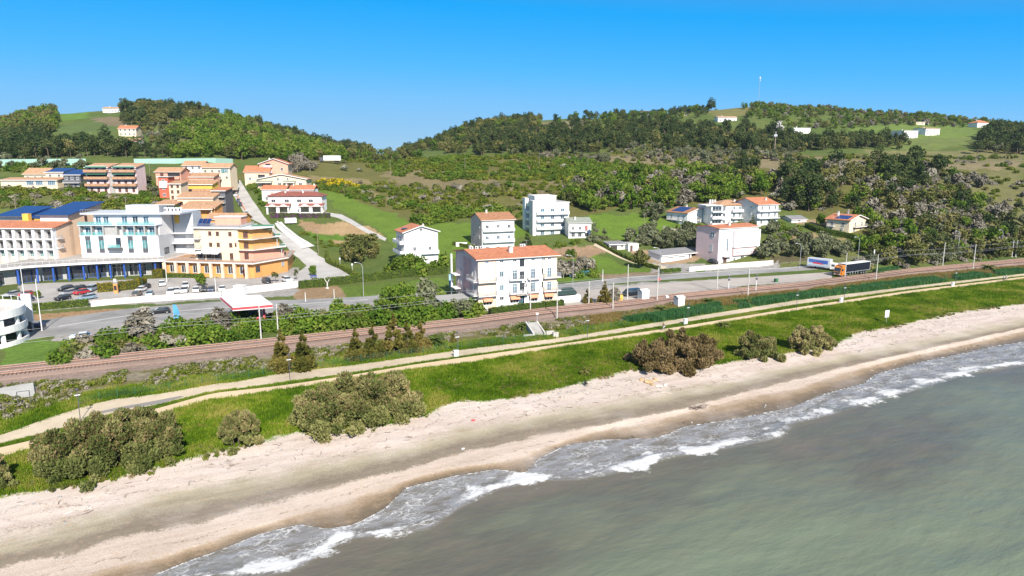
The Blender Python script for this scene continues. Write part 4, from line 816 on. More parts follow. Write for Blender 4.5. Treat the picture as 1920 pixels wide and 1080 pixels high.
W, H = B.W, B.H; B.walls(M_cream, 'gy', 1.7, M_cream); B.roof('gy', 1.7, T_terra, .7); B.win('f', (W*.3, W*.6), (H*.93,), .9, .9, pm=G_teal); B.balc('f', W*.6, H*.46, W*.75, 1.3, 'bar', M_white); B.win('f', (W*.35, W*.75), (H*.5,), 1.1, 1.7); B.win('f', (W*.3, W*.7), (.4,), 1.3, 1.8)
B.win('l', (2.5, 7.2), (H*.52,), 1.2, 1.4); B.win('l', (3.0, 7.2), (.6,), 1.1, 1.4); B.balc('l', 7.4, H*.48, 3, 1.1, 'bar', M_white); k_ = 1.7/(W/2)
b = MB(); b.add([(W*.02, 1, H+.3), (W*.34, 1, H+.3+k_*W*.32), (W*.34, 6.5, H+.3+k_*W*.32), (W*.02, 6.5, H+.3), (W*.02, 1, H+.38), (W*.34, 1, H+.38+k_*W*.32), (W*.34, 6.5, H+.38+k_*W*.32), (W*.02, 6.5, H+.38)], [(3,2,1,0),(4,5,6,7),(0,1,5,4),(1,2,6,5),(2,3,7,6),(3,0,4,7)], M_solar); b.build('solar_panel', B.roof_o); B.chimney(W*.3, 7, H+1.5, 1.3, .6); B.chimney(W*.6, 5, H+1.6, 1.8, .5, M_grey)
B = Bld('shed', 'low white shed with a slate grey roof between the white houses and the cream house', 'shed', (1484,418), 1512, 14, 9, 412); B.walls(M_white, 'gx', 1.2); B.roof('gx', 1.2, T_greyt, .4); B.win('f', (B.W*.5,), (.5,), 1.0, .8)
B = Bld('shed', 'small dark fronted shed with white end wall beside the sloping field track', 'shed', (1143,469), 1174, 14, 6, 459); B.walls(M_offw, 'mono', .4); B.roof('mono', .4, T_greyt, .5); B.put('open_front', window_mesh(B.W*.4, B.H*.8, M_wood, M_dark, 2, False), 'f', B.W*.25, 0); B.win('f', (B.W*.75,), (.9,), .9, .8)
B = Bld('outbuilding', 'plain white box shaped outbuilding next to the dark fronted shed', 'shed', (1178,471), 1197, 14, 6, 458); B.walls(M_white); B.roof('flat', 0, M_grey, .1, .15, edge=M_white); B.door('f', (B.W*.3,), 0)

# --- far houses on the hills ------------------------------------------------
def far_house(label, L_, R_, yT, wall, roofm, kind='gx', rise=1.8, D=9, yaw=5, rows=1, n=3, side=None, cat='house'):
    B = Bld('hill_house', label, cat, L_, R_, yaw, D, yT, sink=6); B.walls(wall, kind if kind in ('gx', 'gy', 'mono') else 'flat', rise, side); B.roof(kind, rise, roofm, .5)
    for k in range(rows): B.win('f', [B.W*(i+.5)/n for i in range(n)], (.8+k*B.H/rows,), 1.2, 1.3)
    B.chimney(B.W*.3, D*.5, B.H+rise*.8, 1.0); return B
far_house('cream farmhouse with a red roof on the wooded left hill', (223,255), 256, 241, M_cream, T_terra, 'gx', 2.2, 10, 8, 2, 4)
far_house('rambling white house with pale roof below the cream farmhouse on the left hill', (217,273), 258, 265, M_white, T_brown, 'gx', 1.8, 8, -4, 1, 5)
far_house('long white farmhouse on the crest of the left hill', (193,211), 225, 203, M_white, T_brown, 'gx', 1.2, 8, 2, 1, 6)
far_house('low white house among pines near the right hilltop', (1346,229), 1381, 220, M_white, T_brown, 'gx', 1.2, 10, 4, 1, 4)
far_house('white house with roof turret behind the tall utility pole on the right hill', (1488,249), 1519, 240, M_white, T_greyt, 'flat', .4, 8, 8, 1, 4)
far_house('white cube house, left one of the pair on the green slope of the right hill', (1694,260), 1720, 245, M_white, T_brown, 'flat', .4, 13, 20, 2, 3)
far_house('white long house, right one of the pair on the green slope of the right hill', (1735,254), 1761, 241, M_white, T_brown, 'gx', 1.0, 13, 20, 2, 4)
far_house('small beige house above the white pair on the right hill', (1708,234), 1734, 229, M_cream, T_terra, 'flat', .3, 7, 0, 1, 3)
far_house('white house with a red hip roof at the far right of the right hill', (1832,239), 1853, 230, M_white, T_terra, 'hip', 2.6, 11, 12, 1, 3)
far_house('blue grey house half hidden by trees on the right hill crest', (1201,217), 1240, 209, M_lgrey, T_brown, 'gx', 1.6, 9, 18, 1, 4)
far_house('tiny beige cottage on the right hill crest', (1276,218), 1288, 214, M_cream, T_terra, 'mono', .8, 6, 0, 1, 2)
# --- left town: houses on the slope ----------------------------------------
def terr_house(name, label, L_, R_, yT, wall, roofm, kind='mono', rise=1.2, D=8, yaw=0, wins=3, fm='shut', cat='house', over=.6, rows=1, balc=None, sink=5, z=None):
    B = Bld(name, label, cat, L_, R_, yaw, D, yT, sink=sink, z=z); B.walls(wall, kind if kind in ('gx', 'gy', 'mono') else 'flat', rise); B.roof(kind, rise, roofm, over)
    for k in range(rows):
        z_ = .7+k*B.H/rows; xs = [B.W*(i+.5)/wins for i in range(wins)]
        if fm == 'shut': B.shut('f', xs, (z_,), 1.1, 1.4)
        elif fm == 'win': B.win('f', xs, (z_,), 1.2, 1.3)
        if balc and k: B.balc('f', B.W/2, k*B.H/rows, B.W*.95, 1.3, balc[0], balc[1], balc[2])
    return B
B = terr_house('bungalow', 'long low cream bungalow with blue windows at the left end of the upper row', (2,349), 108, 338, M_cream, T_brown, 'mono', .9, 7, 0, 1, 'none', 'bungalow'); B.win('f', [B.W*x for x in (.52, .68, .9)], (.5,), 3.4, 2.0, pm=G_blue, mull=3)
B = terr_house('house', 'beige house with a tan roof behind the long cream bungalow', (46,338), 87, 326, M_cream, T_brown, 'gx', 2.6, 10, 0, 3, 'win')
B = terr_house('house', 'pale yellow house with a solar panel roof between the bungalow and the twin blocks', (88,346), 121, 323, M_cream, M_solar, 'mono', 1.6, 9, 0, 2, 'win', rows=2)
B = terr_house('house', 'dark fronted house under a blue solar roof beside the twin blocks', (121,352), 153, 328, M_dgrey, M_solar, 'mono', 2.0, 9, 0, 3, 'win', rows=2); B.balc('f', B.W/2, B.H*.4, B.W*.98, 1.4, 'bar', M_offw)
for lab, a, b_ in (('left one of the twin pinkish blocks with tan tile balconies and green awnings', 165, 207), ('right one of the twin pinkish blocks with tan tile balconies and green awnings', 217, 259)):
    B = Bld('terraced_block', lab, 'apartment building', (a,362), b_, -2, 7.5, 314, sink=5); B.walls(M_pinkw, 'mono', 1.6); B.roof('mono', 1.6, T_brown, .45); W, H = B.W, B.H
    for k in range(4):
        z = .2+k*H/3.7
        if k: o = B.balc('f', W/2, z, W*1.02, 1.7, 'solid', M_brick, T_brown); B.awn('f', W*.5, z+2.55, W*.94, 1.3, .35, M_green) if k > 1 else None
        B.shut('f', (W*.2, W*.5, W*.82), (z+.3,), 1.2, 1.9); 
    B.block('recess_shade_panel', W*.06, W*.94, -.03, .1, H*.55, H*.74, M_dark)  # flat panel on the wall, shade of a deep balcony painted as near-black
B = terr_house('stair_core', 'narrow grey stair link between the twin pinkish blocks', (208,362), 216, 322, M_grey, M_grey, 'flat', .3, 7, -2, 1, 'none', 'stair tower'); B.win('f', (B.W/2,), (2, 6, 9), 1.0, 1.6)
T_ = terr_house
B = T_('house', 'coral red house with deep dark balcony, back left of the stepped colourful houses', (294,352), 341, 322, M_salmon, T_brown, 'gx', 1.8, 9, 0, 2, 'none', rows=2); B.shut('f', (B.W*.25,), (B.H*.62, B.H*.2), 1.6, 2.2); B.block('balcony_shade_panel', B.W*.48, B.W*.97, -.03, .2, B.H*.72, B.H*.93, M_dark); B.balc('f', B.W*.72, B.H*.55, B.W*.5, 1.3, 'solid', M_salmon, M_salmon)  # the dark panel is flat; its colour stands for shade inside the balcony
B = T_('house', 'white house with tan roof at the top of the stepped colourful houses', (344,330), 381, 310, M_white, T_brown, 'gx', 2.0, 9, 0, 3, 'win', rows=2)
B = T_('house', 'butter yellow house with a glazed bay at the top right of the stepped colourful houses', (380,338), 432, 314, M_cream, T_brown, 'gx', 1.9, 9, 0, 4, 'win', rows=2); B.put('glazed_bay', window_mesh(3.6, 2.2, M_wmetal, G_teal, 3, False), 'f', B.W*.82, B.H*.55, .05); B.awn('f', B.W*.5, B.H*.42, 2.6, 1.2, .6, M_white)
B = T_('house', 'red terrace row with tan roof in the second step of the colourful houses', (341,346), 401, 332, M_salmon, T_brown, 'mono', 1.6, 7, 0, 4, 'shut')
B = T_('house', 'golden yellow terrace row with tan roof in the middle of the colourful houses', (341,366), 399, 346, M_yellow, T_brown, 'mono', 1.5, 7, 0, 3, 'shut'); B.balc('f', B.W*.5, B.H*.4, B.W, 1.4, 'solid', M_brick, T_brown); B.put('white_panels', window_mesh(B.W*.5, 1.2, M_white, M_white, 3, False), 'f', B.W*.5, .3)
B = T_('house', 'vivid red house with a blank white awning at the left edge of the colourful houses', (300,371), 318, 332, M_red, M_grey, 'flat', .3, 6, 0, 1, 'win', rows=3); B.awn('f', B.W*.5, B.H*.80, B.W*.8, .5, 2.6, M_white)
B = T_('house', 'narrow peach house with a tall balcony door beside the vivid red house', (319,376), 341, 345, M_peach, T_brown, 'mono', 1.0, 7, 0, 2, 'shut', rows=3)
B = T_('house', 'peach terrace row with brick fronted eaves below the golden yellow row', (333,388), 400, 371, M_peach, T_brown, 'mono', 1.8, 7, 0, 4, 'shut')
B = T_('house', 'orange terrace with slim columns, lowest of the stepped colourful houses', (341,409), 403, 390, M_orange, T_brown, 'mono', 1.9, 8, 0, 3, 'shut'); 
for x in (.03, .38, .62, .97): B.block('column', B.W*x-.2, B.W*x+.2, -1.8, -1.4, -1, B.H*.92, M_peach)
B.roof('mono', .7, T_brown, .3, y0=-2.0, y1=-.02, z=B.H*.9, name='porch_roof')
B = T_('house', 'low dark fronted house with a tan roof left of the orange terrace', (292,393), 327, 384, M_dgrey, T_brown, 'mono', 1.3, 8, 0, 4, 'win')
B = T_('house', 'dark open sided annexe with orange roof at the right end of the colourful houses', (401,392), 424, 358, M_dgrey, T_terra, 'mono', 1.0, 8, 0, 2, 'none'); [B.balc('f', B.W/2, B.H*k, B.W, 1.4, 'bar', M_offw) for k in (.35, .68)]
B = T_('house', 'small orange house with a long tan roof between the orange hotel and the hill street', (388,424), 455, 411, M_orange, T_brown, 'gx', 1.9, 9, 0, 3, 'none'); B.put('white_panels', window_mesh(B.W*.5, 1.6, M_white, M_white, 2, False), 'f', B.W*.7, .5)
# upper right houses above the street
B = Bld('house', 'large salmon house with broad orange roof at the top of the hill street', 'house', (488,336), 541, 10, 16, 307); W, H = B.W, B.H
B.walls(M_salmon, 'gy', 2.6, M_peach); B.roof('gy', 2.6, T_terra, .8)
for z in (H*.08, H*.42, H*.78): B.put('balcony_door', window_mesh(2.6, 1.9, M_brown, G_dark, 1, False), 'f', W*.3, z); B.balc('f', W*.3, z, 4.5, 1.3, 'solid', M_pinkw, M_pinkw)
B.win('f', (W*.78,), (H*.1, H*.55), 1.3, 1.7); B.chimney(W*.3, 6, H+1.8)
B = Bld('house', 'peach house with slanting lean-to roof in front of the large salmon house', 'house', (460,348), 506, 6, 10, 322); W, H = B.W, B.H
B.walls(M_peach, 'gx', 3.0); B.roof('gx', 3.0, T_terra, .6); [B.balc('f', W*.68, z, 5.0, 1.4, 'bar', M_lgrey) for z in (H*.08, H*.5)]; [B.put('window', window_mesh(3.6, 1.8, M_dgrey, G_dark, 2, False), 'f', W*.68, z) for z in (H*.12, H*.55)]; B.win('f', (W*.2,), (H*.4,), 1.4, 1.5, pm=G_blue)
B = Bld('house', 'wide cream house with shallow white edged gable below the salmon house', 'house', (484,358), 575, 3, 11, 336); W, H = B.W, B.H
B.walls(M_cream, 'gy', 2.4); B.roof('gy', 2.4, T_brown, .8, edge=M_white); B.win('f', (W*.12, W*.22, W*.45, W*.88), (H*.35,), 1.6, 2.0); B.win('f', (W*.42, W*.62), (H*.9,), 1.1, 1.2); B.roof('mono', .8, T_ggreen, .3, x0=0, x1=W*.3, y0=-2.2, y1=-.03, z=H*.72, name='porch_roof'); B.roof('mono', .8, T_ggreen, .3, x0=W*.55, x1=W*.78, y0=-2.2, y1=-.03, z=H*.72, name='porch_roof')
B = Bld('house', 'white semi detached house with two orange roofs in the middle of the street side villas', 'house', (492,378), 589, 2, 9, 355); W, H = B.W, B.H
B.walls(M_white); B.roof('gx', 1.7, T_terra, .5, x0=0, x1=W*.46); B.roof('gx', 1.7, T_terra, .5, x0=W*.54, x1=W); B.shut('f', (W*.2, W*.4, W*.7, W*.9), (H*.5,), 1.3, 1.6, M_salmon); B.win('f', (W*.1, W*.3, W*.6, W*.85), (.6,), 1.3, 1.8); B.chimney(W*.44, 4, H+1.2); B.chimney(W*.58, 4, H+1.2); B.chimney(W*.98, 4, H+1.2)
B = Bld('villa', 'white villa with dark red roofs and arched porch behind the purple flowering hedge', 'house', (504,398), 604, 2, 10, 368); W, H = B.W, B.H
B.walls(M_white); B.roof('hip', 1.9, T_dred, .8); B.win('f', (W*.1, W*.35, W*.58, W*.8), (H*.62,), 2.0, 1.4, pm=G_dark); B.chimney(W*.3, 3, H+1.0); B.chimney(W*.63, 3, H+1.2)
for x0, x1 in ((0, W*.42), (W*.60, W*1.04)):
    B.roof('mono', .9, T_dred, .4, x0=x0, x1=x1, y0=-3.2, y1=-.03, z=H*.40, name='porch_roof'); b = MB(); n = 2; wd_ = (x1-x0)/n; zt = H*.40
    for k in range(n):
        c = x0+wd_*(k+.5); r = wd_*.36; arc = [(c+r*math.cos(a), .8+max(.0, zt*.5)+r*math.sin(a)*.8) for a in np.linspace(math.pi, 0, 10)]
        prof = [(x0+wd_*k, -2), (x0+wd_*k, zt)]+[(x0+wd_*(k+1), zt), (x0+wd_*(k+1), -2), (c+r, -2)]+arc[::-1]+[(c-r, -2)]
        b.extrude_y = None; P3 = [(p[0], -3.1, p[1]) for p in prof]+[(p[0], -2.8, p[1]) for p in prof]; m_ = len(prof)
        b.add(P3, [tuple(range(m_)), tuple(range(2*m_-1, m_-1, -1))]+[(i, m_+i, m_+(i+1) % m_, (i+1) % m_) for i in range(m_)], M_white)
    b.build('arched_porch', B.root); B.block('porch_back', x0+.2, x1-.2, -.06, -.01, 0, H*.36, M_peach)

# --- white and grey hotel ---------------------------------------------------
TZ = 9.0
B = Bld('hotel', 'white and grey modern hotel with teal glass balconies and plant boxes on its flat roof', 'hotel', (154,481), 299, 1, 15.5, 403, z=TZ, sink=6); W, D, H = B.W, B.D, B.H; f = H/4
B.walls(M_white, z1=f*2, side_mat=M_lgrey); B.walls(M_white, y0=1.6, z0=f*2, z1=f*3, name='recessed_storey'); B.walls(M_white, y0=3.6, z0=f*3, z1=H, x1=W*1.0, x0=W*.12, name='penthouse')
b = MB(); 
for z, y0 in ((f*2, -.15), (f*3, -.4)): b.box(-.3, W+.15, y0, 3.5, z-.12, z+.14, M_lgrey)
b.box(-.4, W+7, 2.0, D+.4, H-.05, H+.45, M_lgrey); b.build('floor_slab', B.root)
xs = [0, W*.15, W*.30, W*.47, W*.55, W*.70, W*.83, W*.97]
for x in xs: B.block('balcony_fin', x, x+.45, -.12, 1.59, f*2+.141, f*3-.121, M_grey)
for x0, x1 in zip(xs[:-1], xs[1:]):
    if abs(x0-W*.30) < .1: B.block('grey_panel', x0+.46, x1-.01, .4, .7, f*2+.145, f*3-.125, M_grey); continue
    if abs(x0-W*.47) < .1: continue
    o = link('glass_balustrade', cached(('gb', round(x1-x0, 2)), lambda: (lambda q: (q.box(.46, x1-x0-.02, 0, .03, 0, 1.05, S_teal), q.mesh('glass_balustrade'))[1])(MB())), B.root, (x0, -.05, f*2+.141)); B.put('window', window_mesh(2.0, 2.3, M_wmetal, G_blue, 1, False), 'f', (x0+x1)/2+.2, f*2+.2, -1.6)
b = MB(); b.box(-.2, W*.44, -.3, -.27, f*3+.141, f*3+1.2, S_teal); b.box(W*.5, W*.98, -.3, -.27, f*3+.141, f*3+1.2, S_teal); b.build('glass_balustrade', B.root)
for x in (.18, .28, .52, .66, .80): B.put('window', window_mesh(1.8, 2.4, M_wmetal, G_blue if x != .66 else G_dark, 1, False), 'f', W*x, f*3+.2, -3.6)
for x in (.10, .27, .645, .83):
    b = MB(); c = W*x; b.box(c-.85, c+.85, -.06, .05, f*.35, f*.75, M_dgrey); b.box(c-.85, c+.85, -.05, .05, f*.751, f*1.55, G_teal); b.box(c-.85, c+.85, -.06, .05, f*1.551, f*1.95, M_dgrey); b.box(c-.03, c+.03, -.08, -.051, f*.752, f*1.549, M_wmetal); b.build('window_strip', B.root)
b = MB(); b.box(W*.385, W*.525, -.05, .05, f*.9, f*1.85, M_grey); b.box(W*.39, W*.455, -.08, -.051, f*.95, f*1.8, M_offw); b.box(W*.46, W*.52, -.08, -.051, f*.95, f*1.8, G_dark); b.box(W*.37, W*.54, -1.5, 0, f*.62, f*.88, M_dgrey); b.box(W*.375, W*.535, -1.45, -1.42, f*.881, f*1.2, S_teal); b.build('entrance_loggia', B.root)
B.block('grey_side_wall', W+.01, W+.3, -.1, D-.5, -3, f*1.95, M_lgrey); B.put('window', window_mesh(3.2, 2.0, M_dgrey, G_dark, 1, False), 'r', 4.6, .4, .32); B.put('window', window_mesh(1.6, 2.0, M_dgrey, G_dark, 0, False), 'r', 10.5, .6, .32)
B.block('side_wing', W+.31, W+7.0, 11.0, D+2, -3, H-.06, M_lgrey); B.block('yellow_panel', W+.8, W+2.4, 10.9, 11.2, f*2.9, H-.1, M_yellow)
for z in (f*.95, f*1.95): B.block('side_balcony', W+.32, W+7.4, 8.6, 10.99, z-.15, z+.05, M_white)
b = MB(); b.box(W*.54, W*.80, 4, 9, H+.46, H+2.9, M_lgrey); b.box(W*.80, W*.97, 4.2, 9.5, H+.46, H+2.6, M_metal)
for k in range(9): b.box(W*.81+k*.46, W*.81+k*.46+.2, 4.0, 4.19, H+.5, H+3.0, M_wmetal)
b.build('rooftop_plant_room', B.root)
for k in range(5): link('roof_condenser', ac_mesh(), B.root, (W*1.02+k*1.2, 6.5, H+.46)).scale = (1.2, 1.6, 2.4)
b = MB()
for k in range(16): b.box(-.3+k*W*.033, -.3+k*W*.033+.06, 2.2, 2.26, H+.46, H+1.5, M_metal)
b.box(-.3, W*.5, 2.2, 2.26, H+1.5, H+1.56, M_metal); b.build('roof_railing', B.root)

# --- peach apartments with solar roofs -------------------------------------
B = Bld('apartment_hotel', 'peach and white apartment hotel with big blue solar roofs left of the white hotel', 'hotel', (-60,484), 104, -2, 26, 428, z=TZ, sink=6); W, D, H = B.W, B.D, B.H; f = H/3
B.walls(M_cream, 'mono', 1.5, M_peach, y0=1.8, y1=10); B.roof('mono', 1.5, T_terra, .5, y0=0, y1=8.5, edge=M_offw)
B.walls(M_white, 'mono', 3.0, M_peach, x0=W*.68, y0=8, z1=H+3.6, name='upper_wall'); B.roof('mono', 3.0, M_solar, .9, x0=W*.68, y0=8, z=H+3.6, name='solar_roof', edge=M_dgrey)
B.walls(M_yellow, 'mono', 2.6, x0=W*.42, x1=W*.62, y0=12, z1=H+2.2, name='upper_wall'); B.roof('mono', 2.2, M_solar, .6, x0=W*.40, x1=W*.60, y0=12.5, y1=24, z=H+2.2, name='solar_roof', edge=M_dgrey); B.block('orange_tower', W*.46, W*.53, 8.3, 9.9, H, H+4.0, M_yellow)
B.roof('mono', 2.2, M_solar, .8, x0=W*.05, x1=W*.36, y0=12, z=H+2.8, name='solar_roof', edge=M_dgrey); B.walls(M_white, 'mono', 2.0, x0=W*.06, x1=W*.35, y0=12.5, z1=H+2.6, name='upper_wall')
n = 9; b = MB()
for k in range(n+1): x = W*k/n; b.box(x-.45 if k else 0, x+.45 if k < n else W, -.02, 1.79, -3, H-.05, M_white)
b.build('loggia_pier', B.root); b = MB()
for z in (f*.95, f*1.95): b.box(0.01, W-.01, -.15, 1.78, z-.3, z, M_white)
b.build('loggia_slab', B.root)
for k in range(3, n):
    x = W*(k+.5)/n
    for z in (f*.95, f*1.95): link('railing', cached('lr', lambda: (lambda q: ([q.box(-1.9+i*.2, -1.87+i*.2, 0, .03, 0, .95, M_metal) for i in range(20)], q.box(-1.9, 1.9, -.01, .04, .95, 1.0, M_metal), q.mesh('railing'))[-1])(MB())), B.root, (x, -.08, z)); B.put('balcony_door', window_mesh(1.3, 2.0, M_brown, G_dark, 1, False), 'f', x-.8, z+.05, -1.8)
    B.put('shop_window', window_mesh(3.0, 1.9, M_wmetal, G_teal, 3, False), 'f', x, .3, -1.8)
for z in (f*1.0, f*1.95): B.balc('r', 21, z, 6, 2.0, 'bar', M_white); B.balc('r', 2.4, z, 2.2, .8, 'bar', M_white); B.put('window', window_mesh(1.2, 2.1, M_brown, M_brown, 0, False), 'r', 20, z+.1); B.put('window', window_mesh(1.3, 2.1, M_brown, M_brown, 0, False), 'r', 23, z+.1)
B.shut('r', (17.0, 22.0), (H+.9,), 1.4, 1.9)

# --- curved shopping podium with blue columns ------------------------------
A_ = [atz(*p, PLAIN)[:2] for p in ((-60,545),(62,531),(150,525),(225,521),(312,517.5))]
root = empty('shopping_podium', (*A_[2], PLAIN), 0, 'curved single storey shop arcade with white roof edge and blue columns', 'shopping arcade'); o0 = np.array(A_[2])
fr = [np.array(p)-o0 for p in A_]; bk = [p+np.array([0, 30.0]) for p in fr]; back = [p+np.array([0, 4.0]) for p in fr]; edge = [p+np.array([0, -1.0]) for p in fr]
b = MB(); b.prism([tuple(p) for p in edge]+[tuple(p) for p in bk[::-1]], 4.9, 5.5, M_white, top=A_park); b.build('roof_slab', root)
b = MB()
for p, q_ in zip(edge[:-1], edge[1:]):
    d = q_-p; l = np.hypot(*d); c = (p+q_)/2; u_ = d/l; n_ = int(l/1.6)
    b.obox((*(c+np.array([0, .25])), 6.5), (*(u_*l/2), 0), (0, .02, 0), (0, 0, .03), M_wmetal)
    for k in range(n_+1): pp = p+d*k/n_+np.array([0, .25]); b.obox((*pp, 6.0), (.025, 0, 0), (0, .025, 0), (0, 0, .5), M_wmetal)
b.build('roof_railing', root)
b = MB(); b.prism([tuple(p) for p in back]+[tuple(p+np.array([0, .2])) for p in bk[::-1]], -2, 4.89, M_grey); b.build('shop_wall', root)
for i, (p, q_) in enumerate(zip(back[:-1], back[1:])):
    d = q_-p; l = np.hypot(*d); n_ = max(2, int(l/7)); ang = math.atan2(d[1], d[0])
    for k in range(n_):
        c = p+d*(k+.5)/n_; mm = window_mesh(5.0, 3.8, M_bluep if (k+i) % 3 else M_wmetal, G_dark, 3, False, True); link('shop_front', mm, root, (c[0], c[1], .1), ang)
for i, (p, q_) in enumerate(zip(fr[:-1], fr[1:])):
    for k in range(3): c = p+(q_-p)*(k+.3)/3; mb = MB(); mb.tube([(0, 0, -.5), (0, 0, 4.89)], .28, M_bluep, 10); mb.build('blue_column', root, (c[0], c[1]+.3, 0))

# --- orange hotel -----------------------------------------------------------
o0 = atz(312,516.5,PLAIN); root = empty('orange_hotel', tuple(o0), 0, 'cream and orange hotel with green roofed stepped terraces at the corner of the car park', 'hotel')
def lp(px, py, z): return tuple((atz(px, py, z)-o0)[:2])
a1, a2, a3 = lp(312,516.5,PLAIN), lp(478,521.5,PLAIN), lp(540,509,PLAIN); ph = 4.6
b = MB(); b.prism([a1, a2, a3, (a3[0]-3, a3[1]+16), (a1[0], a1[1]+14)], -2, ph, M_orange); b.build('podium_wall', root)
b = MB(); cc_ = lambda p, dx, dy: (p[0]+dx, p[1]+dy); b.prism([cc_(a1, -.5, -1.4), cc_(a2, .3, -1.6), cc_(a3, .8, -.8), (a3[0]-2.4, a3[1]+16.5), (a1[0]-.5, a1[1]+14.5)], ph+.01, ph+.4, M_offw, top=T_brown); b.build('podium_roof', root)
d = np.array(a2)-np.array(a1); l = np.hypot(*d); ang = math.atan2(d[1], d[0]); u_ = d/l; nrm = np.array([u_[1], -u_[0]])
for k in range(8): c = np.array(a1)+u_*(l*(k+.1)/7.6)+nrm*1.1; mb = MB(); mb.box(-.4, .4, -.4, .4, -1, ph, M_peach); mb.build('column', root, (c[0], c[1], 0), ang)
for k in range(7): c = np.array(a1)+u_*(l*(k+.62)/7.6); link('window', window_mesh(1.9, 2.3, M_wmetal, G_dark, 1, True), root, (c[0], c[1], 1.2), ang)
d2 = np.array(a3)-np.array(a2); l2 = np.hypot(*d2); ang2 = math.atan2(d2[1], d2[0]); c = np.array(a2)+d2*.1; link('window', window_mesh(1.8, 1.8, M_brown, G_dark, 1, True), root, (c[0], c[1], 1.8), ang2); c = np.array(a2)+d2*.85; link('window', window_mesh(1.2, 1.4, M_metal, M_metal, 0, True), root, (c[0], c[1], 2.2), ang2)
def rail_along(P_, z, mat=M_metal, name='terrace_railing'):
    b = MB()
    for p, q_ in zip(P_[:-1], P_[1:]):
        p, q_ = np.array(p), np.array(q_); d = q_-p; l = np.hypot(*d); u2 = d/l; c = (p+q_)/2; n_ = max(2, int(l/.3)); w_ = np.array([-u2[1], u2[0]])
        for zz in (z+1.0, z+.1): b.obox((*c, zz), (*(u2*l/2), 0), (*(w_*.03), 0), (0, 0, .03), mat)
        for k in range(n_+1): b.obox((*(p+d*k/n_), z+.55), (.02, 0, 0), (0, .02, 0), (0, 0, .45), mat)
    return b.build(name, root)
rail_along([cc_(a1, 3.5, -1.2), cc_(a2, .2, -1.4), cc_(a3, .6, -.7), (a3[0]-2, a3[1]+12)], ph+.41)
tz = PLAIN+ph+.4; c1, c2 = lp(367,486.5,tz), lp(450,489,tz); hh = aty(365, 429, 217)[2]-tz; z0 = ph+.41
b = MB(); b.prism([c1, c2, (c2[0]+.5, c2[1]+13), (c1[0], c1[1]+13)], z0, z0+hh, M_cream); b.build('main_wall', root)
w1, w2, w3 = lp(511,473,tz+2), lp(523,476,tz+1), lp(531,482,tz)
tops = [(w3, .0, .34), (w2, .34, .67), (w1, .67, 1.0)]
for k, (e, t0, t1) in enumerate(tops):
    b = MB(); q1 = (c2[0]+.02, c2[1]+.3); b.prism([q1, (c2[0]+4.5, c2[1]-.6 if k == 0 else c2[1]+.2), (e[0], e[1]+1), (e[0]-4, e[1]+9), (c2[0]+.52, c2[1]+12)], z0+hh*t0, z0+hh*t1-.02, (M_orange if k else M_salmon) if k < 2 else M_orange); b.build('terrace_wing', root)
    b = MB(); b.prism([(q1[0], q1[1]-1.2), (c2[0]+5, c2[1]-2.0), (e[0]+1.4, e[1]-.6), (e[0]-2, e[1]+9), (c2[0]+.53, c2[1]+11)], z0+hh*t1-.018, z0+hh*t1+.12, M_offw); b.build('terrace_slab', root)
    cx_, cy_ = e[0]-1.6, e[1]+.2; b = MB(); zt = z0+hh*t1; R_ = .55; 
    b.add([(cx_-5.0, cy_-3.0, zt-.55), (cx_+2.2, cy_-2.0, zt-.6), (cx_+1.2, cy_+4, zt+.35), (cx_-5.5, cy_+3, zt+.4), (cx_-5.0, cy_-3.0, zt-.43), (cx_+2.2, cy_-2.0, zt-.48), (cx_+1.2, cy_+4, zt+.47), (cx_-5.5, cy_+3, zt+.52)], [(3,2,1,0),(4,5,6,7),(0,1,5,4),(1,2,6,5),(2,3,7,6),(3,0,4,7)], M_green); b.build('green_roof', root)
    if k: rail_along([(c2[0]+5, c2[1]-1.8), (e[0]+1.2, e[1]-.5), (e[0]-1.5, e[1]+7)], z0+hh*t0+.12)
    c = np.array([c2[0]+2.3, c2[1]+(.05 if k else -.15)]); link('shuttered_window', shutter_mesh(1.5, 2.1 if k < 1 else 1.8, M_brown), root, (c[0], c[1], z0+hh*t0+.5), math.atan2((-.9 if k == 0 else -.1), 4.5))
    if k < 2:
        for px_, py_ in ((cx_+1.8, cy_-1.8), (cx_-2.2, cy_-2.4)): b = MB(); b.tube([(px_, py_, z0+hh*t0), (px_, py_, zt-.6)], .08, M_wmetal, 6); b.build('terrace_post', root)
d = np.array(c2)-np.array(c1); l = np.hypot(*d); ang = math.atan2(d[1], d[0])
b = MB(); b.prism([cc_(c1, -1.0, -.9), cc_(c2, 1.2, -.9), cc_(c2, 1.2, 14), cc_(c1, -1.0, 14)], z0+hh+.005, z0+hh+.42, M_white, top=M_grey); b.build('flat_roof', root)
for fx in (.37, .54, .82): 
    for fz in (.42, .77): c = np.array(c1)+d*fx; link('shuttered_window', shutter_mesh(1.1, 1.35, M_brown), root, (c[0], c[1], z0+hh*fz), ang)
c = np.array(c1)+d*.82; link('shuttered_window', shutter_mesh(1.2, 2.2, M_brown), root, (c[0], c[1], z0+.2), ang); c = np.array(c1)+d*.93; link('shuttered_window', shutter_mesh(.6, 1.2, M_brown), root, (c[0], c[1], z0+hh*.44), ang)
for fz in (.35, .68): c = np.array(c1)+d*.06; o = link('balcony', balcony_mesh(4.6, 1.4, M_white), root, (c[0]-.6, c[1], z0+hh*fz), ang); link('railing', railing_mesh(4.6, 1.4, 'bar', M_metal), o); link('balcony_door', window_mesh(1.5, 2.1, M_brown, G_dark, 1, False), root, (c[0]+.3, c[1], z0+hh*fz+.05), ang)
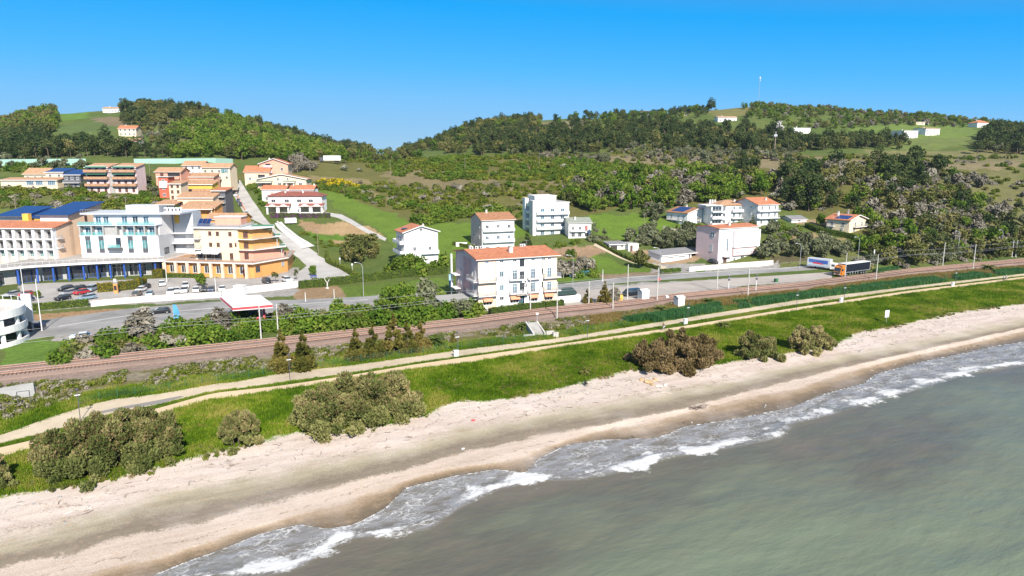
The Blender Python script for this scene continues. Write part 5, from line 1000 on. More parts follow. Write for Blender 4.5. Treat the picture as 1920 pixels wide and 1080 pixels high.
for fx in (.14, .34, .52): c = np.array(c1)+d*fx; link('awning', awning_mesh(2.6, 2.0, .5, M_white), root, (c[0], c[1], z0+2.9), ang); link('terrace_window', window_mesh(2.6, 2.2, M_brown, G_dark, 1, False), root, (c[0], c[1], z0+.05), ang)
b = MB(); x, y = c1[0]+3.6, c1[1]+5; b.box(x+1.5, x+10, y, y+5, z0+hh+.43, z0+hh+3.0, M_salmon); b.box(x+1.2, x+10.3, y-.3, y+5.3, z0+hh+3.0, z0+hh+3.2, M_offw); b.build('roof_pavilion', root)
for k in range(3):
    b = MB(); x = c1[0]+.6+k*1.35; y = c1[1]+1.5; b.add([(x,y,z0+hh+.5),(x+1.25,y,z0+hh+.5),(x+1.25,y+2.6,z0+hh+2.6),(x,y+2.6,z0+hh+2.6),(x,y,z0+hh+.58),(x+1.25,y,z0+hh+.58),(x+1.25,y+2.6,z0+hh+2.68),(x,y+2.6,z0+hh+2.68)], [(3,2,1,0),(4,5,6,7),(0,1,5,4),(1,2,6,5),(2,3,7,6),(3,0,4,7)], G_solar); b.build('solar_panel', root)
rail_along([cc_(c1, -.5, -.5), cc_(c2, .8, -.5), cc_(c2, .8, 12)], z0+hh+.43, M_metal, 'roof_railing')

# --- spiral car-park ramp, fuel station ------------------------------------
root = empty('spiral_ramp', (-109.2, 134.6, PLAIN), 0, 'round white multi storey car ramp cut off by the left edge of the photo', 'parking ramp')
def ring(r0, r1, z0, z1, mat, n=56):
    b = MB(); vs = []
    for k in range(n):
        c, s_ = math.cos(2*math.pi*k/n), math.sin(2*math.pi*k/n); vs += [(r0*c, r0*s_, z0), (r1*c, r1*s_, z0), (r1*c, r1*s_, z1), (r0*c, r0*s_, z1)]
    b.add(vs, [(4*k+i, 4*((k+1) % n)+i, 4*((k+1) % n)+(i+1) % 4, 4*k+(i+1) % 4) for k in range(n) for i in range(4)], mat); return b
for z0_, z1_ in ((-1, .9), (2.7, 4.1), (5.7, 7.3)): ring(8.75, 9.05, z0_, z1_, M_white).build('parapet', root)
for z in (2.7, 5.7): ring(4.2, 8.74, z, z+.25, M_conc).build('ramp_deck', root)
ring(4.0, 4.19, -1, 7.0, M_conc).build('inner_wall', root)
for k in range(14): a = 2*math.pi*k/14+.1; b = MB(); b.box(-.28, .28, -.3, .3, -1, 7.0, M_white); b.build('pillar', root, (8.45*math.cos(a), 8.45*math.sin(a), 0), a)
b = ring(8.88, 8.92, 8.25, 8.32, M_wmetal)
for k in range(28): a = 2*math.pi*k/28; b.obox((8.9*math.cos(a), 8.9*math.sin(a), 7.78), (.04, 0, 0), (0, .04, 0), (0, 0, .48), M_wmetal)
ring_o = b.build('guard_rail', root)
q0, q1, q2, q3 = [atz(px, py, PLAIN+5.0)-np.array([0, 0, 0]) for px, py in ((436,576),(511,570),(488,553),(413,556))]
root = empty('fuel_station', tuple((q0+q2)/2-np.array([0, 0, 5.0])), 0, 'fuel station canopy with white roof and red fascia beside the coast road', 'fuel station'); cN = (q0+q2)/2
b = MB(); pl_ = [tuple((p-cN)[:2]) for p in (q0, q1, q2, q3)]; b.prism([(x*.99, y*.99) for x, y in pl_], 4.5, 5.05, M_white); b.build('canopy', root)
b = MB(); b.prism(pl_, 4.3, 4.85, M_redp); b.build('fascia', root); b = MB(); b.prism([(x*1.003, y*1.003) for x, y in pl_], 4.15, 4.29, M_white); b.build('fascia_trim', root)
for fx, fy in ((-.3, -.25), (.35, -.25), (-.3, .3), (.35, .3)): p = np.array(pl_[0])*(.5-fx)*(.5-fy)+np.array(pl_[1])*(.5+fx)*(.5-fy)+np.array(pl_[2])*(.5+fx)*(.5+fy)+np.array(pl_[3])*(.5-fx)*(.5+fy); b = MB(); b.box(-.2, .2, -.2, .2, -.5, 4.29, M_dgrey if fy > 0 else M_redp); b.build('canopy_post', root, (p[0], p[1], 0))
b = MB(); b.box(-3, 2.4, -.6, 2.2, -.5, 2.9, M_dgrey); b.box(-2.2, 1.2, -.66, -.601, .7, 2.3, G_blue); b.build('kiosk', root)
for x in (-4.6, -1.2, 3.2): b = MB(); b.box(-.35, .35, -.25, .25, 0, 1.75, M_redp); b.box(-.28, .28, -.27, -.251, 1.0, 1.5, G_dark); b.box(-.25, .25, -.26, -.251, .2, .85, M_wmetal); b.build('fuel_pump', root, (x, -2.2, -.1))
# ------------------------------------------------------------------ vegetation: leaves, crowns, prototypes
def leaf_mat(name, stops, tr=.25, patch=.35):
    m, t, o = nt(name); d = N(t, 'ShaderNodeBsdfDiffuse'); tl = N(t, 'ShaderNodeBsdfTranslucent'); mx = N(t, 'ShaderNodeMixShader', Fac=tr)
    oi = t.nodes.new('ShaderNodeObjectInfo'); f = math_node(t, 'ADD', math_node(t, 'MULTIPLY', attr(t, 'tone').outputs['Fac'], .62), math_node(t, 'MULTIPLY', oi.outputs['Random'], .38))
    f = math_node(t, 'ADD', f, math_node(t, 'MULTIPLY', math_node(t, 'SUBTRACT', noise(t, .13, 4, .6, pos(t)), .5), patch))
    c = ramp(t, f, stops); L(t, c, d.inputs[0]); L(t, c, tl.inputs[0]); L(t, d.outputs[0], mx.inputs[1]); L(t, tl.outputs[0], mx.inputs[2]); L(t, mx.outputs[0], o.inputs[0]); return m
F_pine = leaf_mat('pine_needles', [(.2, (.026,.048,.017)), (.5, (.056,.080,.026)), (.85, (.115,.128,.042))], .12)
F_broad = leaf_mat('spring_leaves', [(.2, (.055,.108,.014)), (.5, (.110,.180,.022)), (.85, (.195,.235,.040))], .18)
F_dull = leaf_mat('olive_brown_leaves', [(.2, (0.072,0.090,0.026)), (.5, (0.133,0.142,0.041)), (.85, (0.239,0.210,0.080))], .14)
F_bare = leaf_mat('bare_twigs', [(.2, (.140,.125,.090)), (.5, (.235,.210,.160)), (.85, (.35,.32,.255))], .1)
F_olive = leaf_mat('silver_olive_leaves', [(.2, (0.084,0.098,0.048)), (.5, (0.147,0.161,0.084)), (.85, (0.238,0.245,0.147))], .2)
F_scrub = leaf_mat('scrub_leaves', [(.2, (0.074,0.108,0.014)), (.5, (0.128,0.162,0.019)), (.85, (0.223,0.223,0.041))], .2)
F_tam = leaf_mat('tamarisk_sprays', [(.12, (.080,.108,.028)), (.45, (.205,.220,.072)), (.85, (.45,.39,.175))], .3, .3)
F_tamb = leaf_mat('brown_tamarisk_sprays', [(.15, (.130,.100,.040)), (.5, (.28,.205,.10)), (.85, (.45,.33,.18))], .25)
F_con = leaf_mat('brownish_conifer_sprays', [(.2, (.050,.060,.014)), (.5, (.115,.112,.024)), (.85, (.22,.17,.05))], .15)
F_grass = leaf_mat('grass_blades', [(.0, (.055,.105,.010)), (.3, (.085,.170,.009)), (.55, (.150,.255,.015)), (.8, (.25,.30,.03)), (1, (.38,.33,.09))], .35, 2.4)
F_dry = leaf_mat('dry_grass_blades', [(.2, (0.149,0.115,0.040)), (.5, (0.265,0.190,0.063)), (.85, (0.391,0.299,0.127))], .3)
F_reed = leaf_mat('reed_blades', [(.2, (0.028,0.098,0.031)), (.5, (0.056,0.161,0.053)), (.85, (0.119,0.238,0.077))], .3)
F_hedge = leaf_mat('hedge_leaves', [(.2, (0.060,0.105,0.015)), (.5, (0.105,0.158,0.021)), (.85, (0.195,0.225,0.045))], .2)
F_yel = leaf_mat('yellow_blossom', [(.2, (0.250,0.190,0.010)), (.5, (0.500,0.360,0.012)), (.85, (0.620,0.470,0.030))], .2)
F_purp = leaf_mat('purple_blossom', [(.2, (0.066,0.055,0.044)), (.5, (0.143,0.055,0.143)), (.85, (0.396,0.132,0.396))], .2)
F_white = leaf_mat('white_blossom', [(.2, (0.220,0.220,0.143)), (.5, (0.418,0.396,0.308)), (.85, (0.605,0.572,0.484))], .2)
F_palm = leaf_mat('palm_fronds', [(.2, (0.049,0.077,0.017)), (.5, (0.098,0.126,0.031)), (.85, (0.182,0.182,0.063))], .15)
M_bark = simple('bark', (.13,.095,.065), .95, .25, 3); M_pbark = simple('pale_bark', (.32,.29,.26), .95, .2, 3)
def leaves(cent, nrm_bias, size, rs, asp=1.0, up=.3, lo=.6, vert=0.0):
    """one quad per centre; returns verts, quads"""
    n = len(cent); d = rs.normal(size=(n, 3)); d /= np.linalg.norm(d, axis=1)[:, None]; nn = d*.9+nrm_bias*.8+np.array([0, 0, up]); nn /= np.linalg.norm(nn, axis=1)[:, None]+1e-9
    r = rs.normal(size=(n, 3)); a = np.cross(nn, r)
    if vert: g_ = nrm_bias*.55+np.array([0, 0, vert])+rs.normal(size=(n, 3))*.32; b0 = np.cross(g_, d); nn = np.cross(b0, g_); a = g_
    a = a/(np.linalg.norm(a, axis=1)[:, None]+1e-9); b = np.cross(nn, a); b = b/(np.linalg.norm(b, axis=1)[:, None]+1e-9); s = size*rs.uniform(lo, 1.35, n)[:, None]*.5
    a = a*s*asp; b = b*s; v = np.stack([cent-a-b*.35, cent+a*.25-b, cent+a+b*.35, cent-a*.25+b], 1).reshape(-1, 3); return v, np.arange(4*n).reshape(n, 4)
def lump_points(lumps, n, rs, shell=.55):
    w = lumps[:, 3]**2; k = rs.choice(len(lumps), n, p=w/w.sum()); d = rs.normal(size=(n, 3)); d /= np.linalg.norm(d, axis=1)[:, None]
    r = rs.uniform(shell, 1, n)**.6; return lumps[k, :3]+d*(lumps[k, 3]*r)[:, None], d, k
def crown_lumps(n, rx, ry, rz, cz, lr, rs, kind='round'):
    L_ = []
    for i in range(n):
        d = rs.normal(size=3); d /= np.linalg.norm(d); q = rs.uniform(.35, 1)**.5
        if kind == 'umbrella': d[2] = abs(d[2])*.8-.15
        if kind == 'cone': h = rs.uniform(0, 1)**1.25; an = rs.uniform(0, 6.283); p = np.array([math.cos(an)*rx*(1-h)*.85, math.sin(an)*ry*(1-h)*.85, cz-rz+2*rz*h]); L_.append((*p, lr*(1.15-h)*rs.uniform(.7, 1.2))); continue
        if kind == 'bush': d[2] = abs(d[2])
        L_.append((d[0]*rx*q, d[1]*ry*q, cz+d[2]*rz*q, lr*rs.uniform(.65, 1.3)))
    return np.array(L_)
def plant_mesh(name, lumps, n, size, mat, seed, trunk=None, asp=1.0, shell=.5, extra=None, bark=None, up=.3, vert=0.0):
    rs = np.random.default_rng(seed); c, d, k = lump_points(lumps, n, rs, shell); v, q = leaves(c, d, size, rs, asp, up, .6, vert); tl = rs.uniform(0, 1, len(lumps)); tone = np.repeat(np.clip(tl[k]*.6+rs.uniform(0, .4, n), 0, 1), 4); mi = np.zeros(n, int)
    mats = [mat]
    if extra:
        m2, frac = extra; mats.append(m2); zt = (c[:, 2]-c[:, 2].min())/(np.ptp(c[:, 2])+1e-6); mi = np.where((rs.uniform(0, 1, n) < frac) & (zt > .45), 1, 0)
    if trunk:
        mats.append(bark or M_bark); mb = MB(); r, h = trunk; mb.tube([(0,0,-.6),(r*.4,0,h*.5),(0,r*.3,h)], r, M_bark, 6, r*.6)
        for lp_ in lumps[:min(6, len(lumps))]: mb.tube([(0,r*.2,h*.75), (lp_[0]*.5, lp_[1]*.5, (h*.8+lp_[2])/2), tuple(lp_[:3])], r*.45, M_bark, 4, r*.12, cap=False)
        tv = np.array(mb.v); tq = [f if len(f) == 4 else None for f in mb.f]; tq = np.array([f for f in tq if f])+len(v); v = np.concatenate([v, tv]); q = np.concatenate([q, tq]); tone = np.r_[tone, np.full(len(tv), .5)]; mi = np.r_[mi, np.full(len(tq), len(mats)-1)]
    return mesh_np(name, v, q, mats, mi, False, {'tone': ('FLOAT', tone)})
def R_(s): return np.random.default_rng(s)
PROTO = {}
PROTO['pine'] = [plant_mesh('pine_tree', crown_lumps(17, 2.5, 2.5, 3.1, 4.7, 1.2, R_(i), 'umbrella' if i == 2 else 'round'), 680, .60, F_pine, i, (.22, 5.0)) for i in range(3)]
PROTO['broad'] = [plant_mesh('broadleaf_tree', crown_lumps(16, 2.4, 2.4, 2.5, 3.6, 1.1, R_(10+i)), 680, .60, F_broad, 10+i, (.18, 3.6)) for i in range(3)]
PROTO['dull'] = [plant_mesh('woodland_tree', crown_lumps(16, 2.4, 2.4, 2.5, 3.6, 1.05, R_(20+i)), 660, .60, F_dull, 20+i, (.18, 3.6)) for i in range(3)]
PROTO['bare'] = [plant_mesh('bare_tree', crown_lumps(14, 2.1, 2.1, 2.0, 2.6, 1.0, R_(30+i)), 440, .62, F_bare, 30+i, (.14, 2.6), 2.6, .15, None, M_pbark) for i in range(3)]
PROTO['olive'] = [plant_mesh('olive_tree', crown_lumps(12, 1.7, 1.7, 1.2, 2.5, .8, R_(40+i)), 620, .36, F_olive, 40+i, (.16, 1.7), 1.5) for i in range(3)]
PROTO['scrub'] = [plant_mesh('scrub_bush', crown_lumps(9, 1.5, 1.5, .9, .35, .75, R_(50+i), 'bush'), 360, .46, F_scrub, 50+i) for i in range(3)]
PROTO['gscrub'] = [plant_mesh('green_shrub', crown_lumps(10, 1.5, 1.5, 1.2, .5, .8, R_(60+i), 'bush'), 460, .44, F_broad if i else F_hedge, 60+i) for i in range(3)]
PROTO['dscrub'] = [plant_mesh('brown_shrub', crown_lumps(9, 1.4, 1.4, 1.0, .4, .75, R_(70+i), 'bush'), 320, .48, F_bare if i == 0 else F_dull, 70+i, None, 1.8, .3) for i in range(3)]
PROTO['gorse'] = [plant_mesh('flowering_shrub', crown_lumps(9, 1.5, 1.5, .9, .35, .75, R_(80), 'bush'), 380, .46, F_scrub, 80, None, 1, .5, (F_yel, .75))]
PROTO['hawth'] = [plant_mesh('blossom_shrub', crown_lumps(10, 1.6, 1.6, 1.4, 1.0, .8, R_(81), 'bush'), 420, .5, F_olive, 81, None, 1, .5, (F_white, .5))]
def tuft_mesh(name, mat, n, h, w, spread, seed, bend=.4):
    rs = R_(seed); b = rs.normal(size=(n, 2))*spread; an = rs.uniform(0, 6.283, n); hh = h*rs.uniform(.5, 1.2, n); dx, dy = np.cos(an), np.sin(an); V = np.empty((n, 4, 3)); top = np.stack([b[:, 0]+dx*hh*bend, b[:, 1]+dy*hh*bend, hh*.95], -1)
    V[:, 0] = np.c_[b[:, 0]-dy*w, b[:, 1]+dx*w, np.full(n, -.08)]; V[:, 1] = np.c_[b[:, 0]+dy*w, b[:, 1]-dx*w, np.full(n, -.08)]; V[:, 2] = top+np.c_[dy*w*.4, -dx*w*.4, np.zeros(n)]; V[:, 3] = top-np.c_[dy*w*.4, -dx*w*.4, np.zeros(n)]
    tone = np.repeat(rs.uniform(0, 1, n), 4); return mesh_np(name, V.reshape(-1, 3), np.arange(4*n).reshape(n, 4), [mat], None, False, {'tone': ('FLOAT', tone)})
PROTO['grass'] = [tuft_mesh('grass_tuft', F_grass, 26, .42, .035, .30, 90+i, .35) for i in range(3)]
PROTO['dry'] = [tuft_mesh('dry_tuft', F_dry, 26, .65, .03, .26, 95+i, .3) for i in range(2)]
PROTO['reed'] = [tuft_mesh('reed_tuft', F_reed, 30, 1.25, .05, .34, 100+i, .25) for i in range(2)]
PROTO['weed'] = [plant_mesh('weed', crown_lumps(5, .5, .5, .35, .15, .3, R_(110+i), 'bush'), 90, .24, (F_dull, F_bare, F_scrub)[i], 110+i) for i in range(3)]

# ---- scattering: the nearest of each kind stand as objects, the rest of a far wood is one mass
def scatter(name, label, cat, protos, pts, scl, seed=0, squash=None):
    rs = R_(seed); n = len(pts); me = bpy.data.meshes.new(name); me.vertices.add(n); me.vertices.foreach_set('co', np.asarray(pts, np.float32).ravel())
    for k, typ, dat in (('idx', 'INT', rs.integers(0, len(protos), n)), ('rz', 'FLOAT', rs.uniform(0, 6.283, n)), ('scl', 'FLOAT', scl)):
        a = me.attributes.new(k, typ, 'POINT'); a.data.foreach_set('value', np.asarray(dat, np.int32 if typ == 'INT' else np.float32))
    o = link(name, me); tag(o, label, cat, None, 'stuff'); c = bpy.data.collections.new(name+'_kinds')
    for i, p in enumerate(protos): c.objects.link(bpy.data.objects.new('%s_%s' % (p.name, 'abcdef'[i]), p))
    g = bpy.data.node_groups.new(name+'_scatter', 'GeometryNodeTree'); g.interface.new_socket('Geometry', in_out='INPUT', socket_type='NodeSocketGeometry'); g.interface.new_socket('Geometry', in_out='OUTPUT', socket_type='NodeSocketGeometry')
    gi = g.nodes.new('NodeGroupInput'); go = g.nodes.new('NodeGroupOutput'); ip = g.nodes.new('GeometryNodeInstanceOnPoints'); ci = g.nodes.new('GeometryNodeCollectionInfo'); ci.inputs['Collection'].default_value = c; ci.inputs['Separate Children'].default_value = True; ci.inputs['Reset Children'].default_value = True
    def na(nm, typ): x = g.nodes.new('GeometryNodeInputNamedAttribute'); x.data_type = typ; x.inputs[0].default_value = nm; return x.outputs[0]
    cx = g.nodes.new('ShaderNodeCombineXYZ'); g.links.new(na('rz', 'FLOAT'), cx.inputs[2]); er = g.nodes.new('FunctionNodeEulerToRotation'); g.links.new(cx.outputs[0], er.inputs[0])
    g.links.new(gi.outputs[0], ip.inputs['Points']); g.links.new(ci.outputs[0], ip.inputs['Instance']); ip.inputs['Pick Instance'].default_value = True; g.links.new(na('idx', 'INT'), ip.inputs['Instance Index']); g.links.new(er.outputs[0], ip.inputs['Rotation']); g.links.new(na('scl', 'FLOAT'), ip.inputs['Scale']); g.links.new(ip.outputs[0], go.inputs[0])
    md = o.modifiers.new('scatter', 'NODES'); md.node_group = g; return o
EXCL = []
for o in list(COL.objects):
    if o.parent is None and o.get('category') in ('house','hotel','apartment building','bungalow','villa','shed','garage','stair tower'):
        pts_ = []
        for ch in o.children:
            if ch.type == 'MESH' and ch.name.split('.')[0] in ('wall', 'main_wall', 'podium_wall', 'terrace_wing'): pts_ += [(ch.location.x+v.co.x, ch.location.y+v.co.y) for v in ch.data.vertices]
        if pts_:
            P = np.array(pts_); c, s_ = math.cos(o.rotation_euler.z), math.sin(o.rotation_euler.z); x0, y0 = P.min(0)-1.5; x1, y1 = P.max(0)+1.5
            EXCL.append([(o.location.x+a*c-b*s_, o.location.y+a*s_+b*c) for a, b in ((x0, y0-.8), (x1, y0-.8), (x1, y1), (x0, y1))])
for px in ([(606,480),(570,458),(528,432),(502,405),(480,375),(464,347),(456,336),(424,336),(424,352),(434,374),(454,407),(495,426),(522,452),(540,478),(540,520),(560,538),(668,518)],
           [(604,395),(645,398),(668,412),(696,428),(735,450),(718,456),(655,420),(604,405)], [(1122,452),(1155,468),(1195,483),(1262,500),(1250,508),(1183,496),(1140,478),(1106,460)],
           [(30,650),(30,525),(560,500),(560,545),(820,545),(825,562),(690,573),(420,596),(110,632)], [(1000,550),(1000,530),(1180,515),(1445,498),(1580,490),(1600,505),(1560,524),(1200,562),(1060,580)], [(1220,475),(1330,480),(1465,488),(1460,505),(1222,512)]):
    EXCL.append([tuple(p) for p in wpoly(px)])
def plant_points(px, sp, seed, jit=.48, keep=1.0, clump=0.0):
    P = wpoly(px); rs = R_(seed); x0, y0 = P.min(0); x1, y1 = P.max(0); gx, gy = np.meshgrid(np.arange(x0, x1, sp), np.arange(y0, y1, sp)); x = gx.ravel()+rs.uniform(-jit, jit, gx.size)*sp; y = gy.ravel()+rs.uniform(-jit, jit, gx.size)*sp
    m = poly_mask(P, x+(fbm(x/8, y/8, seed, 2)-.5)*sp*1.5, y+(fbm(x/8, y/8, seed+9, 2)-.5)*sp*1.5) & (rs.uniform(0, 1, len(x)) < keep)
    if clump: m &= fbm(x/14, y/14, seed+3, 3) > clump
    for E in EXCL: m &= ~poly_mask(E, x, y)
    x, y = x[m], y[m]; return np.stack([x, y, ground_z(x, y)-.15], -1)
ZV = [  # polygon, spacing, {kind: share}, scale, clump, words on where it grows
 ([(745,290),(800,268),(880,238),(960,221),(1012,218),(1012,240),(960,255),(890,272),(860,290)], 7.6, {'pine':.4,'dull':.5,'broad':.1}, 1.1, .25, 'on the left shoulder of the right hill'),
 ([(960,258),(1060,248),(1190,236),(1330,245),(1392,247),(1500,266),(1580,270),(1660,270),(1660,281),(1500,284),(1480,290),(1300,284),(1000,289),(900,292),(880,280)], 7.4, {'pine':.72,'dull':.2,'olive':.08}, 1.2, .30, 'in the dark wood below the right hill crest'),
 ([(1030,226),(1100,222),(1195,212),(1250,216),(1330,206),(1340,218),(1250,230),(1100,238),(1040,236)], 9, {'pine':.5,'broad':.5}, .95, .38, 'along the right hill crest'),
 ([(1400,204),(1480,200),(1600,212),(1800,225),(1920,240),(1920,250),(1830,240),(1680,236),(1590,242),(1500,242),(1400,222)], 8.5, {'broad':.45,'dull':.3,'bare':.15,'scrub':.1}, .9, .36, 'along the ridge of the right hill'),
 ([(1860,250),(1925,250),(1990,270),(1990,292),(1830,290),(1846,266)], 6.5, {'pine':.8,'olive':.2}, 1.3, 0, 'at the far right of the right hill'),
 ([(1600,258),(1680,262),(1700,272),(1690,280),(1600,276)], 6.5, {'dull':.5,'pine':.5}, .9, .4, 'below the white houses of the right hill'),
 ([(960,286),(1100,287),(1300,284),(1500,288),(1500,312),(1330,312),(1150,306),(960,302)], 4.6, {'dscrub':.55,'olive':.2,'scrub':.25}, 1.1, .42, 'in the dry belt below the dark wood'),
 ([(640,302),(720,304),(900,294),(1100,302),(1330,314),(1440,322),(1440,338),(1330,332),(1100,336),(900,338),(740,330)], 4.4, {'scrub':.62,'gscrub':.38}, 1.25, .36, 'on the green slope above the white tower block'),
 ([(590,345),(720,342),(950,348),(1080,338),(1080,385),(1000,402),(880,388),(760,402),(700,382)], 4.8, {'scrub':.5,'dscrub':.35,'gscrub':.15}, 1.15, .42, 'on the dry slope above the white tower block'),
 ([(730,388),(800,388),(880,396),(960,392),(1000,405),(960,412),(870,412),(790,424),(750,412)], 4.0, {'gscrub':.7,'scrub':.3}, 1.35, .34, 'along the top of the lawn behind the rust roofed block'),
 ([(1040,372),(1090,345),(1200,332),(1330,328),(1400,338),(1440,362),(1400,374),(1300,384),(1240,394),(1130,402),(1080,398)], 5.8, {'broad':.52,'bare':.26,'dull':.16,'olive':.06}, 1.1, .20, 'in the green wood behind the white hillside houses'),
 ([(1440,352),(1480,310),(1600,315),(1700,312),(1760,326),(1800,345),(1850,420),(1925,455),(1990,470),(1990,480),(1700,470),(1630,452),(1626,432),(1560,398),(1470,398)], 6.0, {'dull':.20,'bare':.32,'pine':.08,'broad':.14,'olive':.08,'dscrub':.18}, 1.0, .30, 'in the mixed wood on the right slope'),
 ([(1475,342),(1530,340),(1535,398),(1470,396)], 7.5, {'pine':1}, 1.35, .2, 'in the dark clump behind the cream house'),
 ([(1640,322),(1720,312),(1760,340),(1740,372),(1650,372)], 8.0, {'pine':.7,'bare':.3}, 1.35, .25, 'in the dark clump at the middle of the right slope'),
 ([(1330,330),(1400,325),(1440,345),(1420,362),(1350,352)], 8, {'pine':.6,'dull':.4}, 1.15, .3, 'between the green wood and the right slope'),
 ([(1640,478),(1760,464),(1925,468),(2000,470),(2000,476),(1920,482),(1700,502),(1612,508),(1600,486)], 3.2, {'dull':.3,'dscrub':.5,'olive':.2}, .9, 0, 'in the scrub beside the railway at the right'),
 ([(1162,448),(1230,442),(1318,444),(1318,470),(1240,474),(1180,462)], 4.3, {'olive':1}, 1.1, 0, 'in the grove behind the garage row'),
 ([(1425,458),(1500,457),(1580,466),(1590,484),(1540,490),(1425,486)], 4.0, {'olive':1}, 1.1, 0, 'in the grove right of the round windowed villa'),
 ([(-60,256),(60,258),(92,272),(200,279),(260,285),(322,286),(330,298),(-60,302)], 6.2, {'pine':.8,'dull':.2}, 1.15, 0, 'in the dark wood at the foot of the left hill'),
 ([(-60,258),(40,224),(110,224),(110,240),(95,256),(-20,262)], 7, {'broad':.35,'dull':.65}, 1.3, 0, 'at the left end of the left hill'),
 ([(235,204),(300,200),(400,212),(425,224),(400,232),(330,230),(280,242),(230,232)], 6.6, {'dull':.6,'pine':.4}, 1.15, 0, 'on the crest of the left hill'),
 ([(262,232),(330,240),(330,258),(280,270),(264,262)], 8, {'dull':.5,'olive':.3,'bare':.2}, 1.0, 0, 'on the middle of the left hill'),
 ([(300,256),(420,224),(500,246),(560,270),(640,290),(640,302),(540,302),(430,300),(330,300),(318,284),(364,286),(366,262)], 6.2, {'broad':.85,'dull':.15}, 1.25, 0, 'on the bright green slope of the left hill'),
 ([(400,214),(500,244),(560,260),(620,275),(690,292),(700,298),(640,294),(540,272),(470,245)], 7.2, {'dull':.6,'pine':.4}, 1.3, 0, 'on the spur of the left hill above the valley'),
 ([(640,297),(760,293),(800,300),(700,304),(640,302)], 9, {'dull':.7,'broad':.3}, 1.1, 0, 'on the valley floor'),
 ([(-20,352),(150,360),(240,372),(310,376),(310,398),(230,396),(170,394),(-20,390)], 3.3, {'scrub':.55,'dscrub':.25,'gscrub':.2}, 1.0, .36, 'on the bank behind the hotels'),
 ([(-20,310),(160,308),(160,326),(90,324),(40,330),(-20,332)], 5, {'gscrub':.6,'olive':.4}, 1.1, .42, 'below the noise barrier'),
 ([(445,300),(545,300),(600,318),(560,326),(545,300),(470,298)], 6, {'broad':.5,'bare':.5}, 1.0, .3, 'behind the large salmon house'),
 ([(472,352),(492,352),(505,392),(515,408),(500,402),(482,378)], 3.4, {'gscrub':.8,'olive':.2}, 1.0, 0, 'in the gardens beside the hill street'),
 ([(595,350),(640,352),(700,368),(730,385),(700,384),(640,362),(600,358)], 3.6, {'gscrub':.6,'scrub':.4}, 1.1, .3, 'along the upper edge of the lawn by the villas'),
 ([(592,341),(640,341),(672,350),(668,355),(600,350)], 3.0, {'gorse':1}, 1.1, .3, 'on the yellow flowering strip above the lawn'),
 ([(100,655),(170,640),(240,628),(300,614),(420,606),(530,598),(560,596),(520,628),(480,636),(240,662),(110,684)], 2.9, {'gscrub':.6,'dscrub':.4}, 1.05, 0, 'on the bank between the coast road and the railway'),
 ([(560,594),(640,590),(680,590),(800,590),(865,592),(860,600),(700,616),(520,632)], 3.0, {'gscrub':.85,'dscrub':.15}, 1.25, 0, 'on the bank left of the terracotta roofed block'),
 ([(690,590),(700,575),(740,566),(780,572),(800,590)], 3.2, {'broad':1}, .75, 0, 'in the bright thicket left of the terracotta roofed block'),
 ([(780,575),(820,560),(850,570),(895,592),(870,602),(800,600)], 3.0, {'olive':.5,'gscrub':.5}, 1.2, 0, 'beside the terrace of the terracotta roofed block'),
 ([(640,470),(690,458),(712,470),(705,492),(660,500)], 4.2, {'olive':.4,'dull':.6}, .9, 0, 'in the garden left of the blue shuttered house'),
 ([(720,505),(760,485),(805,490),(830,505),(790,520),(730,520)], 4.4, {'gscrub':1}, 1.9, 0, 'in front of the blue shuttered house'),
 ([(1052,500),(1070,492),(1105,500),(1130,520),(1090,526),(1050,522)], 3.4, {'bare':.6,'gscrub':.4}, .75, 0, 'on the bank right of the terracotta roofed block'),
 ([(1440,420),(1475,418),(1490,446),(1440,448)], 4.0, {'gscrub':.6,'olive':.4}, 1.1, 0, 'in the gardens below the white hillside houses'),
 ([(1640,440),(1700,440),(1690,470),(1610,480),(1600,470)], 3.8, {'broad':.6,'gscrub':.4}, .85, 0, 'below the cream house'),
 ([(1195,402),(1245,404),(1245,418),(1210,412)], 4.0, {'gscrub':.6,'olive':.4}, 1.3, 0, 'beside the house with blue solar panels'),
 ([(1760,332),(1990,300),(1990,465),(1900,455),(1850,425),(1800,350)], 6.5, {'scrub':.35,'dscrub':.35,'olive':.15,'bare':.15}, 1.0, .40, 'on the dry slope at the far right'),
 ([(1540,292),(1900,292),(1920,312),(1700,312),(1540,318)], 7, {'scrub':.4,'dscrub':.3,'gscrub':.3}, 1.0, .5, 'on the terrace of the right slope'),
 ([(262,332),(290,334),(300,374),(264,374)], 3.2, {'gscrub':.7,'olive':.3}, .8, .3, 'in the gardens between the twin blocks and the colourful houses'),
 ([(404,398),(440,400),(452,414),(410,420)], 3.0, {'gscrub':1}, .7, .3, 'in the gardens below the open sided annexe'),
 ([(108,340),(165,345),(165,366),(100,362)], 3.2, {'gscrub':.7,'olive':.3}, .8, .35, 'in front of the dark fronted house'),
 ([(560,432),(610,450),(640,462),(600,468),(585,455)], 3.4, {'scrub':.7,'gscrub':.3}, .6, .45, 'on the bare earth plot'),
]
KIND = {'pine':('pine_tree','tree','dark green pine'), 'broad':('broadleaf_tree','tree','fresh green leafy tree'), 'dull':('woodland_tree','tree','olive brown tree'), 'bare':('bare_tree','tree','grey leafless tree'), 'olive':('olive_tree','tree','silver grey olive tree'),
        'scrub':('scrub_bush','bush','yellowish green low bush'), 'gscrub':('green_shrub','bush','rounded green shrub'), 'dscrub':('brown_shrub','bush','brown twiggy shrub'), 'gorse':('flowering_shrub','bush','yellow flowering shrub'), 'hawth':('blossom_shrub','bush','shrub covered in white blossom')}
ALL = {k: [] for k in KIND}
